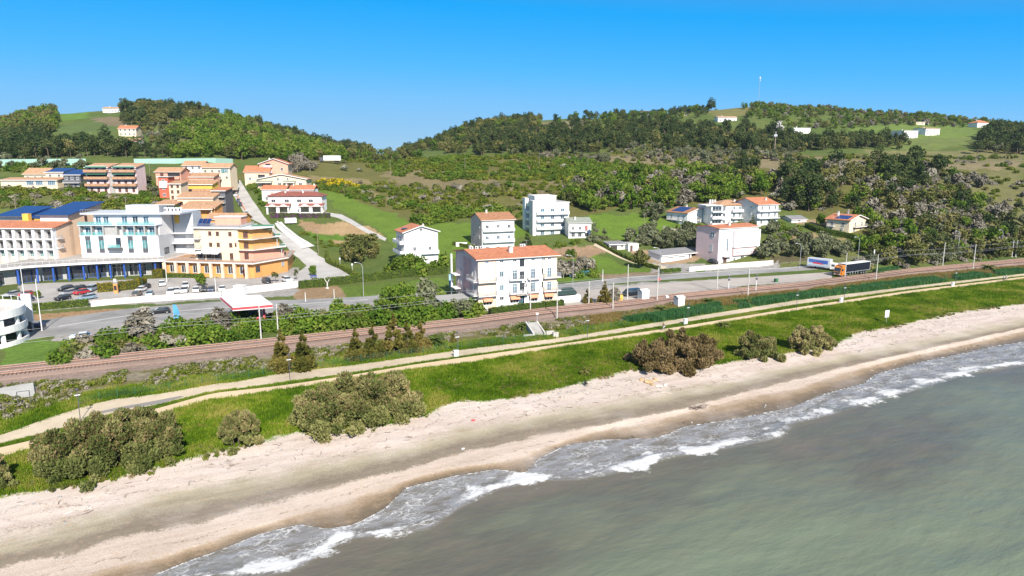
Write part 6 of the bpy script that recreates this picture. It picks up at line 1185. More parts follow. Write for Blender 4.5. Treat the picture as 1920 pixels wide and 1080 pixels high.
for zi, (px, sp, mix, sc_, clump, where) in enumerate(ZV):
    P = plant_points(px, sp, 300+zi*7, clump=clump); rs = R_(900+zi); ks = list(mix); pr = np.array([mix[k] for k in ks]); ch = rs.choice(len(ks), len(P), p=pr/pr.sum())
    if len(ks) > 1: ch = np.where(rs.uniform(0, 1, len(P)) < .55, np.searchsorted(np.cumsum(pr/pr.sum()), np.clip((fbm(P[:, 0]/16, P[:, 1]/16, 60+zi, 2)-.5)*1.9+.5, 0, .999)), ch)
    s = sc_*rs.uniform(.68, 1.32, len(P))
    for p, c, s1 in zip(P, ch, s): ALL[ks[c]].append((p, s1, where))
NVEG = 0
for k, lst in ALL.items():
    name, cat, kind_ = KIND[k]; lst.sort(key=lambda e: (e[0][0]**2+e[0][1]**2)/e[1]**2); lim = 290; rs = R_(hash(k) % 1000 if False else sum(map(ord, k)))
    for p, s1, where in lst[:lim]:
        o = link(name, PROTO[k][int(rs.integers(len(PROTO[k])))], None, tuple(p), float(rs.uniform(0, 6.283))); o.scale = (s1*rs.uniform(.9, 1.1), s1*rs.uniform(.9, 1.1), s1*rs.uniform(.85, 1.2)); tag(o, kind_+' '+where, cat, kind_+'s '+where); NVEG += 1
    if len(lst) > lim:
        scatter('far_'+name+'_mass', kind_+'s massed on the distant slopes', cat+'s', PROTO[k], np.array([e[0] for e in lst[lim:]]), np.array([e[1] for e in lst[lim:]]), 7)
print('VEG', {k: len(v) for k, v in ALL.items()}, NVEG)

# ---- grass, reeds and weeds along the shore
def band(a, b, u0, u1, n, seed, lo=0.0, hi=1.0, thr=None, nscale=6):
    rs = R_(seed); u = rs.uniform(u0, u1, n); f = rs.uniform(lo, hi, n); v = lv(a, u)*(1-f)+lv(b, u)*f; x, y = xy(u, v); m = np.abs(x/np.maximum(y, 1)) < .86
    if thr is not None: m &= fbm(x/nscale, y/nscale, seed, 3) > thr
    x, y = x[m], y[m]; return np.stack([x, y, ground_z(x, y)], -1)
P = band('grass', 'cyclo', -45, 330, 60000, 1, -.02, .985); P = P[R_(3).uniform(0, 1, len(P)) < np.clip(150/np.maximum(P[:, 1], 1), .25, 1)]; scatter('shore_grass', 'lush green grass between the beige path and the beach', 'grass', PROTO['grass'], P, R_(4).uniform(.5, 1.25, len(P)), 4)
P = band('grass', 'cyclo', -45, 330, 9000, 5, -.10, .55, .60, 7); scatter('shore_weeds', 'low weeds and dry stems among the shore grass', 'weeds', PROTO['weed'][::2]+PROTO['dry'], P, R_(6).uniform(.3, .8, len(P)), 6)
P = band('dirtup', 'ballo', -40, 300, 16000, 7, .0, .42); scatter('track_verge_grass', 'green grass verge beside the dirt track', 'grass', PROTO['grass'], P, R_(8).uniform(.6, 1.3, len(P))*np.where(uv(P[:, 0], P[:, 1])[0] > 95, .55, 1), 8)
P = band('dirtup', 'ballo', -40, 120, 9000, 9, .30, .98, .50, 5); scatter('bank_weeds', 'dry weeds on the bank between dirt track and railway', 'weeds', PROTO['weed'], P, R_(10).uniform(.45, 1.15, len(P)), 10)
P = band('dirtup', 'ballo', 95, 330, 9000, 11, .03, .44, .38, 7); scatter('reed_bed', 'dark green reeds along the wire fence', 'reeds', PROTO['reed'], P, R_(12).uniform(.6, 1.15, len(P)), 12)
P = band('dirtup', 'ballo', 85, 330, 15000, 13, .36, .98, .28, 6); scatter('dry_grass', 'ochre dry grass beside the ballast', 'grass', PROTO['dry'], P, R_(14).uniform(.6, 1.2, len(P)), 14)
P = band('cycup', 'dirtlo', -40, 330, 7000, 15, .15, .85); scatter('median_grass', 'thin grass strip between the two paths', 'grass', PROTO['grass'], P, R_(16).uniform(.3, .7, len(P)), 16)
# ------------------------------------------------------------------ big shrubs on the shore
def long_bush(name, label, a, b, hw, h, n_l, n, size, mat, seed, extra=None, asp=2.0, cat='bush', group='tamarisk bushes on the beach edge'):
    p, q = G(*a), G(*b); c = (p+q)/2; rs = R_(seed); L_ = []
    for i in range(n_l):
        t = rs.uniform(0, 1); off = rs.normal()*hw*.42; e = math.sqrt(max(.05, 1-min(1, abs(off)/hw)**2))*(.62+.38*math.sin(math.pi*(t*.86+.07))); r = rs.uniform(.5, 1.2)*hw*.23
        zt = h*e*rs.uniform(.25, .92)*(.78+.44*rs.uniform()); pos_ = p+(q-p)*t; d_ = (q-p)[:2]/np.hypot(*(q-p)[:2]); L_.append((pos_[0]-d_[1]*off-c[0], pos_[1]+d_[0]*off-c[1], max(zt-r*.5, r*.3), r))
    lumps = np.array(L_); root = empty(name, tuple(c), 0, label, cat, group); me = plant_mesh('foliage', lumps, n, size, mat, seed+1, None, asp, .25, extra or (F_tamb, .28), None, .1, .75); link('foliage', me, root)
    mb = MB()
    for l_ in lumps[::3]: mb.tube([(l_[0]*.75, l_[1]*.75, -.5), (l_[0]*.9, l_[1]*.9, l_[2]*.5), tuple(l_[:3])], .07, M_bark, 5, .02, cap=False)
    mb.build('stems', root); return root
long_bush('tamarisk_bush', 'long olive brown tamarisk thicket at the bottom left of the beach', (75,893), (328,842), 4.6, 6.6, 270, 84000, .20, F_tam, 1)
long_bush('tamarisk_bush', 'small round tamarisk standing alone on the grass edge between two big thickets', (420,838), (482,824), 2.5, 5.2, 90, 24000, .20, F_tam, 3)
long_bush('tamarisk_bush', 'largest greyish green tamarisk thicket spreading over the upper beach', (570,812), (770,768), 5.4, 7.2, 300, 96000, .20, F_tam, 5)
long_bush('tamarisk_bush', 'brown tamarisk thicket above the orange rocks', (1198,692), (1335,682), 4.7, 6.9, 190, 56000, .23, F_tamb, 7)
long_bush('tamarisk_bush', 'low olive tamarisk right of the brown thicket', (1388,672), (1448,664), 3.2, 5.0, 100, 24000, .24, F_tam, 9)
long_bush('tamarisk_bush', 'dark green tamarisk at the right end of the row of thickets', (1492,660), (1548,650), 3.2, 5.4, 100, 24000, .24, F_tam, 11)
long_bush('tamarisk_bush', 'dark tamarisk cut off by the left edge of the photo', (-45,920), (8,900), 2.2, 4.2, 60, 10000, .28, F_tam, 13)
long_bush('shore_shrub', 'little round green shrub at the edge of the grass above the sand', (1090,708), (1104,704), 1.2, 1.8, 14, 2200, .28, F_hedge, 15, None, 1.2, 'bush', None)
# conifer-like bushes between track and railway
def solo(kind, px, py, s, name, label, cat, mesh=None, group=None, sz=1.0):
    p = G(px, py); o = link(name, mesh or PROTO[kind][int(px) % len(PROTO[kind])], None, tuple(p-np.array([0, 0, .1])), float(px % 7)); o.scale = (s, s, s*sz); return tag(o, label, cat, group)
def parted(name, label, cat, px, py, crown, trunk, group=None, s=1.0, rz=None):
    p = G(px, py); r = empty(name, tuple(p-np.array([0, 0, .05])), float(px % 6) if rz is None else rz, label, cat, group); r.scale = (s, s, s); link('crown', crown, r); link('trunk', trunk, r); return r
def trunk_mesh(h, r, mat=None, lean=.1): b = MB(); b.tube([(0,0,-.5),(lean,0,h*.5),(0,lean,h)], r, mat or M_bark, 7, r*.55); return b.mesh('trunk')
CY = plant_mesh('crown', crown_lumps(34, 1.5, 1.5, 2.6, 2.7, .75, R_(201), 'cone'), 5200, .27, F_con, 201, None, 1.6, .2, None, None, .1, .5); CYG = plant_mesh('crown', crown_lumps(34, 1.9, 1.9, 3.4, 3.5, .8, R_(203), 'cone'), 2600, .38, F_pine, 203); CYD = plant_mesh('crown', crown_lumps(30, .75, .75, 2.7, 2.9, .5, R_(204), 'cone'), 1500, .3, F_pine, 204)
RB = plant_mesh('crown', crown_lumps(22, 1.3, 1.3, 1.1, 2.3, .65, R_(205)), 1800, .3, F_broad, 205); UMB = plant_mesh('crown', crown_lumps(30, 4.2, 4.2, 1.9, 3.0, 1.5, R_(206), 'umbrella'), 3600, .5, F_hedge, 206); GC = plant_mesh('crown', crown_lumps(34, 2.6, 2.6, 4.2, 4.4, 1.0, R_(207), 'cone'), 2600, .42, F_olive, 207)
BT = plant_mesh('crown', crown_lumps(26, 2.0, 2.0, 2.6, 3.6, .95, R_(208)), 1900, .5, F_bare, 208, None, 3.4, .1, None, None, 1.4); RD = plant_mesh('crown', crown_lumps(14, 1.0, 1.0, .9, 1.9, .5, R_(209)), 900, .25, leaf_mat('dark_red_leaves', [(.2, (.05,.012,.012)), (.5, (.10,.02,.018)), (.85, (.20,.05,.03))]), 209); TT = trunk_mesh(2.6, .16); TS = trunk_mesh(1.6, .09); TB = trunk_mesh(4, .16, M_pbark)
def branchy(seed, h, spread, n=26):
    b = MB(); rs = R_(seed); b.tube([(0,0,-.4),(.1,.05,h*.35),(0,.1,h*.6)], .13, M_pbark, 6, .08)
    for k in range(n):
        z0 = rs.uniform(.12, .6)*h; a = rs.uniform(0, 6.283); d = np.array([math.cos(a), math.sin(a), 0]); l = spread*rs.uniform(.5, 1); p1 = d*l*.45+np.array([0, 0, z0+h*.16]); p2 = d*l*.8+np.array([rs.normal()*.3, rs.normal()*.3, z0+h*.34]); b.tube([(0,0,z0), p1, p2], .045, M_pbark, 4, .012, cap=False)
        for q in range(3): e = p2+rs.normal(size=3)*np.array([.5, .5, .5])+np.array([0, 0, .4]); b.tube([p1*.5+p2*.5, e], .018, M_pbark, 3, .006, cap=False)
    return b.mesh('trunk')
parted('conifer_bush', 'left one of two dense conical conifers beside the dirt track', 'tree', 530, 692, CY, TS, None, 1.42); parted('conifer_bush', 'right one of two dense conical conifers beside the dirt track', 'tree', 570, 690, CY, TS, None, 1.36, 2.0)
for i, (px, py, s, lab) in enumerate(((668,674,1.2,'leftmost conifer of the clump against the railway bank'), (700,670,1.25,'second conifer from the left in the clump against the railway bank'), (738,662,1.55,'tallest conifer of the clump against the railway bank'), (765,660,1.2,'conifer just right of the tallest in the clump against the railway bank'), (790,653,1.1,'rightmost conifer of the clump against the railway bank'))): parted('conifer_bush', lab, 'tree', px, py, CY, TS, 'conifers against the railway bank', s)
parted('conifer_bush', 'small lone conifer on the verge left of the path lamp with white box', 'tree', 850, 643, CY, TS, None, .45)
parted('bare_tree', 'tall grey leafless tree between the coast road and the railway', 'tree', 268, 640, BT, branchy(1, 7.0, 2.6), None, 1.05); parted('bare_tree', 'smaller grey leafless tree left of the fuel station', 'tree', 415, 622, BT, branchy(2, 6.0, 2.4), None, .8); parted('bare_tree', 'grey leafless tree behind the right railway mast near the fuel station', 'tree', 535, 606, BT, branchy(3, 6.0, 2.4), None, .68)
parted('bare_tree', 'whitish leafless shrub tree beside the yellow container', 'tree', 1150, 566, BT, branchy(4, 5.0, 2.0), None, .62); parted('dark_bush', 'dark green bushy tree behind the railway beside the yellow container', 'tree', 1133, 570, CY, TS, None, 1.15); parted('dark_bush', 'narrow dark shrub beside the railway signal box', 'tree', 1101, 568, CY, TS, None, .75)
parted('conifer', 'fresh green conifer at the foot of the tall white block', 'tree', 988, 463, CYG, TT, None, 1.0); parted('grey_conifer', 'big blue grey conifer right of the house with the grey green roof', 'tree', 1114, 452, GC, TT, None, 1.0); parted('grey_conifer', 'smaller grey green conifer behind the big blue grey one', 'tree', 1133, 448, GC, TT, None, .6)
parted('garden_tree', 'half bare tree standing on the lawn beside the field track', 'tree', 1200, 503, plant_mesh('crown', crown_lumps(20, 2.6, 2.6, 1.8, 3.8, 1.0, R_(211)), 1300, .4, F_dull, 211, None, 2.0, .2), branchy(5, 5.2, 2.6), None, 1.0)
parted('round_tree', 'bright green ball shaped tree beside the grey roofed shed', 'tree', 1538, 424, RB, TT, None, 1.35); parted('round_tree', 'bright green tree growing in the middle of the car park', 'tree', 378, 537, RB, TS, None, 1.05); parted('round_tree', 'green parasol shaped tree on the side road', 'tree', 587, 517, RB, TS, None, .9); parted('young_tree', 'thin yellow leaved sapling at the left of the car park', 'tree', 72, 560, RB, TT, None, .6)
parted('red_tree', 'small dark red leaved tree in front of the orange hotel', 'tree', 463, 521, RD, TS, None, 1.0); parted('young_tree', 'thin half bare sapling in front of the orange hotel side wall', 'tree', 517, 529, plant_mesh('crown', crown_lumps(10, 1.2, 1.2, .9, 2.3, .5, R_(212)), 380, .26, F_dull, 212), TS, None, 1.0); parted('young_tree', 'slim sapling beside the side road', 'tree', 556, 525, plant_mesh('crown', crown_lumps(8, .7, .7, .8, 2.3, .4, R_(213)), 300, .24, F_dull, 213), TS, None, 1.0)
parted('umbrella_tree', 'broad spreading green tree in front of the blue shuttered house', 'tree', 765, 512, UMB, TT, None, 1.15)
parted('cypress', 'small pointed dark cypress in front of the house with blue solar panels', 'tree', 1269, 430, CYD, TS, None, .62); parted('cypress', 'plump dark green cypress between the two white hillside blocks', 'tree', 1411, 423, CYG, TS, None, .72); parted('cypress', 'dark cypress beside the lawn left of the terracotta roofed block', 'tree', 836, 492, CYD, TS, None, .8)
for i, (px, py, s) in enumerate(((1022,462,.55),(1047,463,.95),(1061,462,.6),(1073,459,.8),(1083,456,.75))): solo('gscrub', px, py, s, 'clipped_shrub', ['smallest clipped shrub at the left under the tall white block','largest round clipped shrub under the tall white block','small clipped shrub right of the largest one under the tall white block','fourth clipped shrub under the tall white block','clipped shrub under the house with the grey green roof'][i], 'bush', None, 'clipped shrubs under the tall white block', 1.2)
solo('gscrub', 1071, 482, 1.0, 'lawn_shrub', 'round shrub on the lawn edge right of the terracotta roofed block', 'bush', None, None, 1.5)
for px, py, s, lab in ((645,320,1.3,'shrub covered in white blossom, left one on the dry slope'), (674,322,.9,'shrub covered in white blossom, right one on the dry slope'), (722,357,1.1,'white blossoming shrub above the lawn by the villas'), (1058,318,1.4,'pale blossoming shrub on the green slope above the tall white block'), (1265,330,2.0,'largest white blossoming bush at the top of the green wood'), (1302,342,1.8,'white blossoming bush right of the largest one at the top of the green wood'), (1385,372,1.3,'white blossoming bush behind the flat canopied apartments'), (1450,374,1.3,'white blossoming bush behind the orange roofed hillside house')): solo('hawth', px, py, s, 'blossom_shrub', lab, 'bush', None, 'blossoming shrubs on the slopes')
solo('pine', 1333, 208, 1.6, 'pine_tree', 'tall dark pine standing out on the right hill skyline', 'tree'); solo('pine', 1313, 212, 1.05, 'pine_tree', 'shorter dark pine left of the tall skyline pine', 'tree'); solo('broad', 1395, 205, 1.2, 'broadleaf_tree', 'bright green tree on the skyline left of the antenna mast', 'tree'); solo('pine', 645, 306, 1.5, 'valley_tree', 'large dark green tree beside the motorway lorry', 'tree', PROTO['broad'][1])
solo('pine', 1567, 322, 1.7, 'pine_tree', 'lone bushy pine above the cream house wood', 'tree', None, None, .9)
# palms and yuccas by the railway
def palm_mesh(seed, n, l, h):
    rs = R_(seed); V = []; 
    for k in range(n):
        a = rs.uniform(0, 6.283); el = rs.uniform(.1, 1.35); d = np.array([math.cos(a), math.sin(a), 0]); s_ = np.array([-d[1], d[0], 0]); L_ = l*rs.uniform(.75, 1.1); prev = np.array([0, 0, h]); pts = [prev]
        for j in range(1, 5): t = j/4; pts.append(np.array([0, 0, h])+d*L_*t*math.cos(el*(1-t*.5))+np.array([0, 0, L_*t*math.sin(el)-L_*t*t*.55]))
        for j in range(4):
            w0, w1 = [.16*l*(1-abs(t-.45)*1.3) for t in (j/4, (j+1)/4)]; V += [pts[j]-s_*w0-np.array([0, 0, w0*.5]), pts[j], pts[j+1], pts[j+1]-s_*w1-np.array([0, 0, w1*.5]), pts[j], pts[j]+s_*w0-np.array([0, 0, w0*.5]), pts[j+1]+s_*w1-np.array([0, 0, w1*.5]), pts[j+1]]
    V = np.array(V); return mesh_np('crown', V, np.arange(len(V)).reshape(-1, 4), [F_palm], None, False, {'tone': ('FLOAT', np.repeat(rs.uniform(0, 1, len(V)//32), 32))})
PM = palm_mesh(1, 34, 1.9, .9); PT = trunk_mesh(1.1, .2, None, .02); PT2 = trunk_mesh(3.0, .16, None, .1)
for px, py, s, lab in ((978,620,1.15,'tall spiky palm left of the concrete stair'), (1240,585,1.1,'dark dwarf palm left of the nearer white signal cabinet'), (1262,584,.7,'small dwarf palm touching the nearer white signal cabinet'), (1330,570,1.0,'dwarf palm on the ochre grass bank, first one right of the cabinets'), (1398,570,1.0,'dwarf palm at the foot of the railway mast on the ochre bank'), (1583,548,1.0,'dwarf palm behind the path lamp on the ochre bank'), (1660,541,.8,'low dwarf palm right of the railway mast near the orange lorry'), (1852,508,1.4,'dwarf palm at the far right of the ochre bank'), (1357,615,.9,'dwarf palm alone on the shore grass'), (818,648,1.3,'dwarf palm beside the conifer clump'), (1800,520,.9,'dwarf palm by the last path lamp')):
    p = G(px, py); r = empty('dwarf_palm', tuple(p), float(px % 6), lab, 'palm', 'dwarf palms along the railway bank'); r.scale = (s,)*3; link('crown', PM, r); link('trunk', PT, r)
# ------------------------------------------------------------------ hedges
def hedge(label, pts, w, h, mat=F_hedge, seed=0, size=.28, extra=None, name='hedge', dens=70):
    P = [G(*p) for p in pts]; c = P[len(P)//2]; rs = R_(seed); V = []; Nn = []
    root = empty(name, tuple(c), 0, label, 'hedge'); core = MB()
    for a, b in zip(P[:-1], P[1:]):
        d = (b-a)[:2]; l = np.hypot(*d); u_ = d/l; nr = np.array([-u_[1], u_[0]]); n = int(l*(w+2*h)*dens/4); t = rs.uniform(0, 1, n); side = rs.choice(3, n, p=[h/(w+2*h), w/(w+2*h), h/(w+2*h)]); o_ = np.where(side == 0, -w/2, np.where(side == 2, w/2, rs.uniform(-w/2, w/2, n))); zz = np.where(side == 1, h, rs.uniform(0, h, n)); base = a[None]+(b-a)[None]*t[:, None]
        bum = 1+.22*(fbm(base[:, 0]/1.1, base[:, 1]/1.1, seed, 2)-.5); pt = np.stack([base[:, 0]+nr[0]*o_*bum, base[:, 1]+nr[1]*o_*bum, base[:, 2]+zz*bum], -1)-c; V.append(pt); Nn.append(np.stack([nr[0]*np.sign(o_)*(side != 1), nr[1]*np.sign(o_)*(side != 1), (side == 1)*1.0], -1))
        m_ = (a+b)/2-c; core.obox((m_[0], m_[1], m_[2]+h*.44), (*((b-a)[:2]/2), (b-a)[2]/2), (*(nr*w*.42), 0), (0, 0, h*.46), M_core)
    V = np.concatenate(V); Nn = np.concatenate(Nn); v, q = leaves(V, Nn, size, rs); mi = np.zeros(len(q), int); mats = [mat]
    if extra: mats.append(extra[0]); mi = np.where(fbm(V[:, 0]/.9, V[:, 2]/.6+V[:, 1]/.9, seed+5, 2) > 1-extra[1], 1, 0)
    link('foliage', mesh_np('foliage', v, q, mats, mi, False, {'tone': ('FLOAT', np.repeat(np.clip(fbm(V[:, 0]/1.3, V[:, 1]/1.3, seed+1, 2)*.7+rs.uniform(0, .35, len(V)), 0, 1), 4))}), root); core.build('branches', root); return root
M_core = simple('hedge_branches', (.035,.05,.012), .95, .3, 2); F_ochre = leaf_mat('ochre_hedge_leaves', [(.2, (.09,.10,.012)), (.5, (.19,.16,.018)), (.85, (.32,.24,.03))], .2)
hedge('ochre green hedge left of the information totem in the car park', [(183,548),(213,545.5)], 2.2, 2.5, F_ochre, 1); hedge('ochre green hedge right of the information totem in the car park', [(223,545),(262,541),(269,536)], 2.4, 2.6, F_ochre, 2)
hedge('trimmed dark hedge on the roadside bank below the car park', [(42,584),(100,579),(167,573)], 1.6, 1.7, F_hedge, 3); hedge('light green hedge block at the corner of the orange hotel', [(289,521),(309,521)], 2.6, 2.8, F_ochre, 4); hedge('low dark hedge in front of the orange hotel', [(313,520),(372,521)], 1.2, 1.3, F_hedge, 5)
hedge('long dark hedge along the lower edge of the side road', [(561,541),(640,533),(740,521),(838,513)], 1.8, 2.3, F_hedge, 6); hedge('hedge running up the right side of the side road', [(613,478),(614,492),(640,504),(672,523)], 1.4, 1.7, F_hedge, 7); hedge('narrow hedge following the sloping field track', [(1108,450),(1150,473),(1196,494),(1236,506)], 1.2, 1.2, F_hedge, 8)
hedge('dark clipped hedge between the terracotta roofed block and the railway', [(918,592),(975,584.5),(1020,580),(1055,575.5)], 1.6, 1.9, F_hedge, 9); hedge('long hedge sweeping below the cream house', [(1512,426),(1535,436),(1570,442),(1606,450)], 2.0, 2.0, F_hedge, 10)
hedge('purple flowering hedge in front of the white villa', [(508,408),(560,409),(620,408)], 1.6, 2.1, F_purp, 11, .28, (F_hedge, .45)); hedge('bright green hedge above the plant boxes of the white hotel', [(309,402),(339,399)], 2.5, 2.6, F_broad, 12); hedge('low curved hedge on the lawn left of the rust roofed block', [(850,459),(880,465),(906,470)], 1.2, 1.3, F_hedge, 13); hedge('round topped hedge in front of the flat canopied apartments', [(1283,424),(1300,428),(1312,432)], 2.0, 2.2, F_broad, 14); hedge('dark hedge beside the white gable of the solar panel house', [(1302,432),(1318,436)], 2.4, 2.6, F_hedge, 15)
hedge('small green hedge at the road entrance of the garage row', [(1238,513),(1275,510)], 1.2, 1.4, F_broad, 16); hedge('green bank of shrubs beside the lorry park', [(1640,514),(1680,508)], 2.0, 1.6, F_reed, 17)
# ------------------------------------------------------------------ walls, fences, barrier
def wall(label, pts, h, th, mat, name='boundary_wall', cat='wall', cap=None):
    P = [G(*p) for p in pts]; c = P[0]; root = empty(name, tuple(c), 0, label, cat); b = MB(); k = MB()
    for a, e in zip(P[:-1], P[1:]):
        d = (e-a)/2; m_ = (a+e)/2-c; n_ = np.array([-d[1], d[0]])/np.hypot(d[0], d[1]); b.obox((m_[0], m_[1], m_[2]+h/2-.3), tuple(d), (*(n_*th/2), 0), (0, 0, h/2+.3), mat)
        if cap: k.obox((m_[0], m_[1], m_[2]+h+.04), tuple(d), (*(n_*(th/2+.05)), 0), (0, 0, .04), cap)
    b.build('wall_panel', root)
    if cap: k.build('coping', root)
    return root
wall('white retaining wall between the car park and the coast road', [(171,575),(240,568),(330,562),(415,557)], 1.5, .3, M_white, cap=M_stone); wall('white ramp wall rising beside the fuel station towards the side road', [(417,557),(452,551),(505,545),(560,538)], 1.9, .3, M_white, cap=M_stone); wall('long white boundary wall in front of the round windowed villa', [(1292,509),(1370,502),(1449,496)], 1.5, .3, M_white, cap=M_stone)
wall('white retaining wall on the slope beside the hill street', [(520,420),(545,440),(575,462)], 1.3, .3, M_white); wall('low stone wall in front of the white hillside houses', [(1243,428),(1262,433),(1302,437)], 1.0, .3, M_stone); wall('white garden wall behind the roof of the terracotta roofed block', [(955,470),(985,469),(1020,468)], 1.3, .25, M_white); wall('pinkish brown wall along the left edge of the hill street', [(438,352),(447,374),(462,400)], 1.2, .3, M_salmon); wall('curved white wall on the lawn left of the rust roofed block', [(855,462),(876,462)], 1.6, .25, M_white)
wall('blue green fence panels at the road right of the terracotta roofed block', [(1068,520),(1105,516)], 1.6, .08, M_bluep if False else simple('teal_fence', (.03,.12,.15)), 'panel_fence', 'fence')
for lab, pts, h in (('pale green motorway noise barrier at the left edge of the photo', [(-40,312),(60,311),(162,310)], 3.6), ('pale green motorway noise barrier behind the colourful houses', [(252,308),(330,307),(405,306),(437,307)], 3.0)):
    P = [G(*p) for p in pts]; c = P[0]; root = empty('noise_barrier', tuple(c), 0, lab, 'barrier', 'noise barriers along the motorway')
    b = MB(); k = MB()
    for a, e in zip(P[:-1], P[1:]):
        d = (e-a)/2; m_ = (a+e)/2-c; n_ = np.array([-d[1], d[0]])/np.hypot(d[0], d[1]); b.obox((m_[0], m_[1], m_[2]+h/2), tuple(d), (*(n_*.04), 0), (0, 0, h/2), S_barrier); l = np.hypot(*(e-a)[:2])
        for i in range(int(l/4)+1): q_ = a+(e-a)*min(1, i*4/l)-c; k.obox((q_[0], q_[1], q_[2]+h/2), (.08, 0, 0), (0, .08, 0), (0, 0, h/2+.1), M_metal)
    b.build('barrier_panel', root); k.build('barrier_frame', root)
def mesh_fence(label, u0, u1, step, h=1.6, lvl=('dirtup', 'ballo', .04)):
    u = np.arange(u0, u1, step); v = lv(lvl[0], u)*(1-lvl[2])+lv(lvl[1], u)*lvl[2]; x, y = xy(u, v); z = ground_z(x, y); root = empty('wire_fence', (x[0], y[0], z[0]), 0, label, 'fence'); b = MB()
    for i in range(len(u)-1): p, q = np.array([x[i], y[i], z[i]]), np.array([x[i+1], y[i+1], z[i+1]]); o0 = np.array([x[0], y[0], z[0]]); b.add([p-o0, q-o0, q-o0+[0, 0, h], p-o0+[0, 0, h]], [(0,1,2,3)], S_net)
    b.build('wire_mesh', root); pm = cached(('post', h), lambda: (lambda m_: (m_.tube([(0,0,-.3),(0,0,h+.1)], .045, M_fence, 5), m_.mesh('fence_post'))[1])(MB()))
    n = 0
    for i in range(len(u)):
        if n < 98: link('fence_post', pm, root, (x[i]-x[0], y[i]-y[0], z[i]-z[0])); n += 1
mesh_fence('green wire fence along the dry bank on the left stretch of the dirt track', -14, 96, 2.5); mesh_fence('green wire fence in front of the reed bed along the dirt track', 108, 330, 2.5)
# ------------------------------------------------------------------ masts, lamps, poles, wires
def mast_mesh(h, arm): b = MB(); b.tube([(0,0,-.5),(0,0,h)], .16, M_conc, 8, .11); b.tube([(0,0,h-1.0),(0,-arm,h-.9)], .04, M_metal, 5); b.tube([(0,0,h-2.4),(0,-arm,h-1.0)], .03, M_metal, 5); b.box(-.3, .3, -.3, .3, -.3, .18, M_conc); return b.mesh('railway_mast')
def mast(px, py, pyT, lab, side=1):
    p = G(px, py); h = aty(px, pyT, p[1])[2]-p[2]; o = link('railway_mast', mast_mesh(h, 2.2*side), None, tuple(p), TH); return tag(o, lab, 'mast', 'railway masts'), p, h
for a in (((490,639,572,'railway mast left of the pair in front of the fuel station', -1)), ((522,631,570,'railway mast right of the pair in front of the fuel station', 1)), ((994.5,584,520,'railway mast in front of the terracotta roofed block entrance', 1)), ((1044.5,597,528,'seaward railway mast before the right end of the terracotta roofed block', -1)), ((1104,570,527,'railway mast beside the narrow dark shrub', 1)), ((1149,581,530,'railway mast left of the yellow container', -1)), ((1176,565,496,'railway mast beside the dark van', 1)), ((1232,567,502,'railway mast between the two white cabinets', 1)), ((1344,546,482,'railway mast on the edge of the lorry park right of the cabinets', 1)), ((1402,556,500,'railway mast at the dwarf palm on the ochre bank', -1)), ((1584,521,474,'railway mast in front of the orange lorry', 1)), ((1642,528,478,'railway mast right of the black trailer', -1)), ((1767,501,455,'left railway mast of the pair at the right edge woods', 1)), ((1824,507,458,'right railway mast of the pair at the right edge woods', -1)), ((1897,482,450,'left one of the two farthest railway masts', 1)), ((1904,482,450,'right one of the two farthest railway masts', -1))): mast(*a)
for f, z, lab in ((.60, 5.6, 'overhead railway wire above the seaward track'), (.90, 5.6, 'overhead railway wire above the landward track'), (1.12, 6.8, 'thin feeder wire along the landward masts')):
    u = np.linspace(-60, 420, 161); v = lv('ballo', u)*(1-f)+lv('balup', u)*f; x, y = xy(u, v); zz = 3.4+z-.5*np.abs(np.sin(u*math.pi/55)); b = MB(); b.tube(list(zip(x, y, zz)), .022, M_metal, 4, cap=False); tag(b.build('overhead_wire'), lab, 'wire')
def lamp_mesh(h, arm, mat):
    def f(): b = MB(); b.tube([(0,0,-.4),(0,0,h*.86),(arm*.25,0,h*.97),(arm,0,h)], .08, mat, 6, .045); b.box(min(arm, arm+.55*np.sign(arm)), max(arm, arm+.55*np.sign(arm)), -.14, .14, h-.07, h+.05, M_wmetal); return b.mesh('street_lamp')
    return cached(('lamp', round(h, 1), arm, mat.name), f)
for px, py, pyT, arm, lab in ((1236,524,464,-1.6,'curved street lamp above the red sign on the coast road'), (1499,505,456,-1.4,'curved street lamp on the road beside the olive grove'), (1074,541,478,-1.5,'curved street lamp right of the green pergola'), (682,558,492,-1.6,'curved street lamp on the road bend left of the terracotta roofed block'), (1608,492,444,-1.4,'curved street lamp beside the leafy bank below the cream house'), (1795,480,433,-1.3,'left curved street lamp at the bare wood on the right'), (1876,476,431,-1.3,'right curved street lamp at the bare wood on the right'), (1493-12,0,0,0,'')):
    if py: p = G(px, py); tag(link('street_lamp', lamp_mesh(aty(px, pyT, p[1])[2]-p[2], arm, M_metal), None, tuple(p), .0), lab, 'street lamp', 'curved street lamps along the coast road')
def globe_mesh(): b = MB(); b.tube([(0,0,-.2),(0,0,3.2)], .05, M_wmetal, 6); b.tube([(0,0,3.2),(0,0,3.32),(0,0,3.55),(0,0,3.75),(0,0,3.82)], .26, M_wmetal, 10); return b.mesh('globe_lamp')
for px, py, lab in ((661,516,'white globe lamp at the lower end of the side road'), (638,504,'white globe lamp farther up the side road')): tag(link('globe_lamp', cached('globe', globe_mesh), None, tuple(G(px, py))), lab, 'street lamp', 'globe lamps of the side road')
def path_lamp_mesh(): b = MB(); b.tube([(0,0,-.3),(0,0,4.9)], .06, M_dgrey, 6); b.box(-.38, .38, -.12, .12, 3.95, 4.03, M_wmetal); b.box(-.2, .2, -.12, .12, 4.8, 5.0, M_dgrey); return b.mesh('path_lamp')
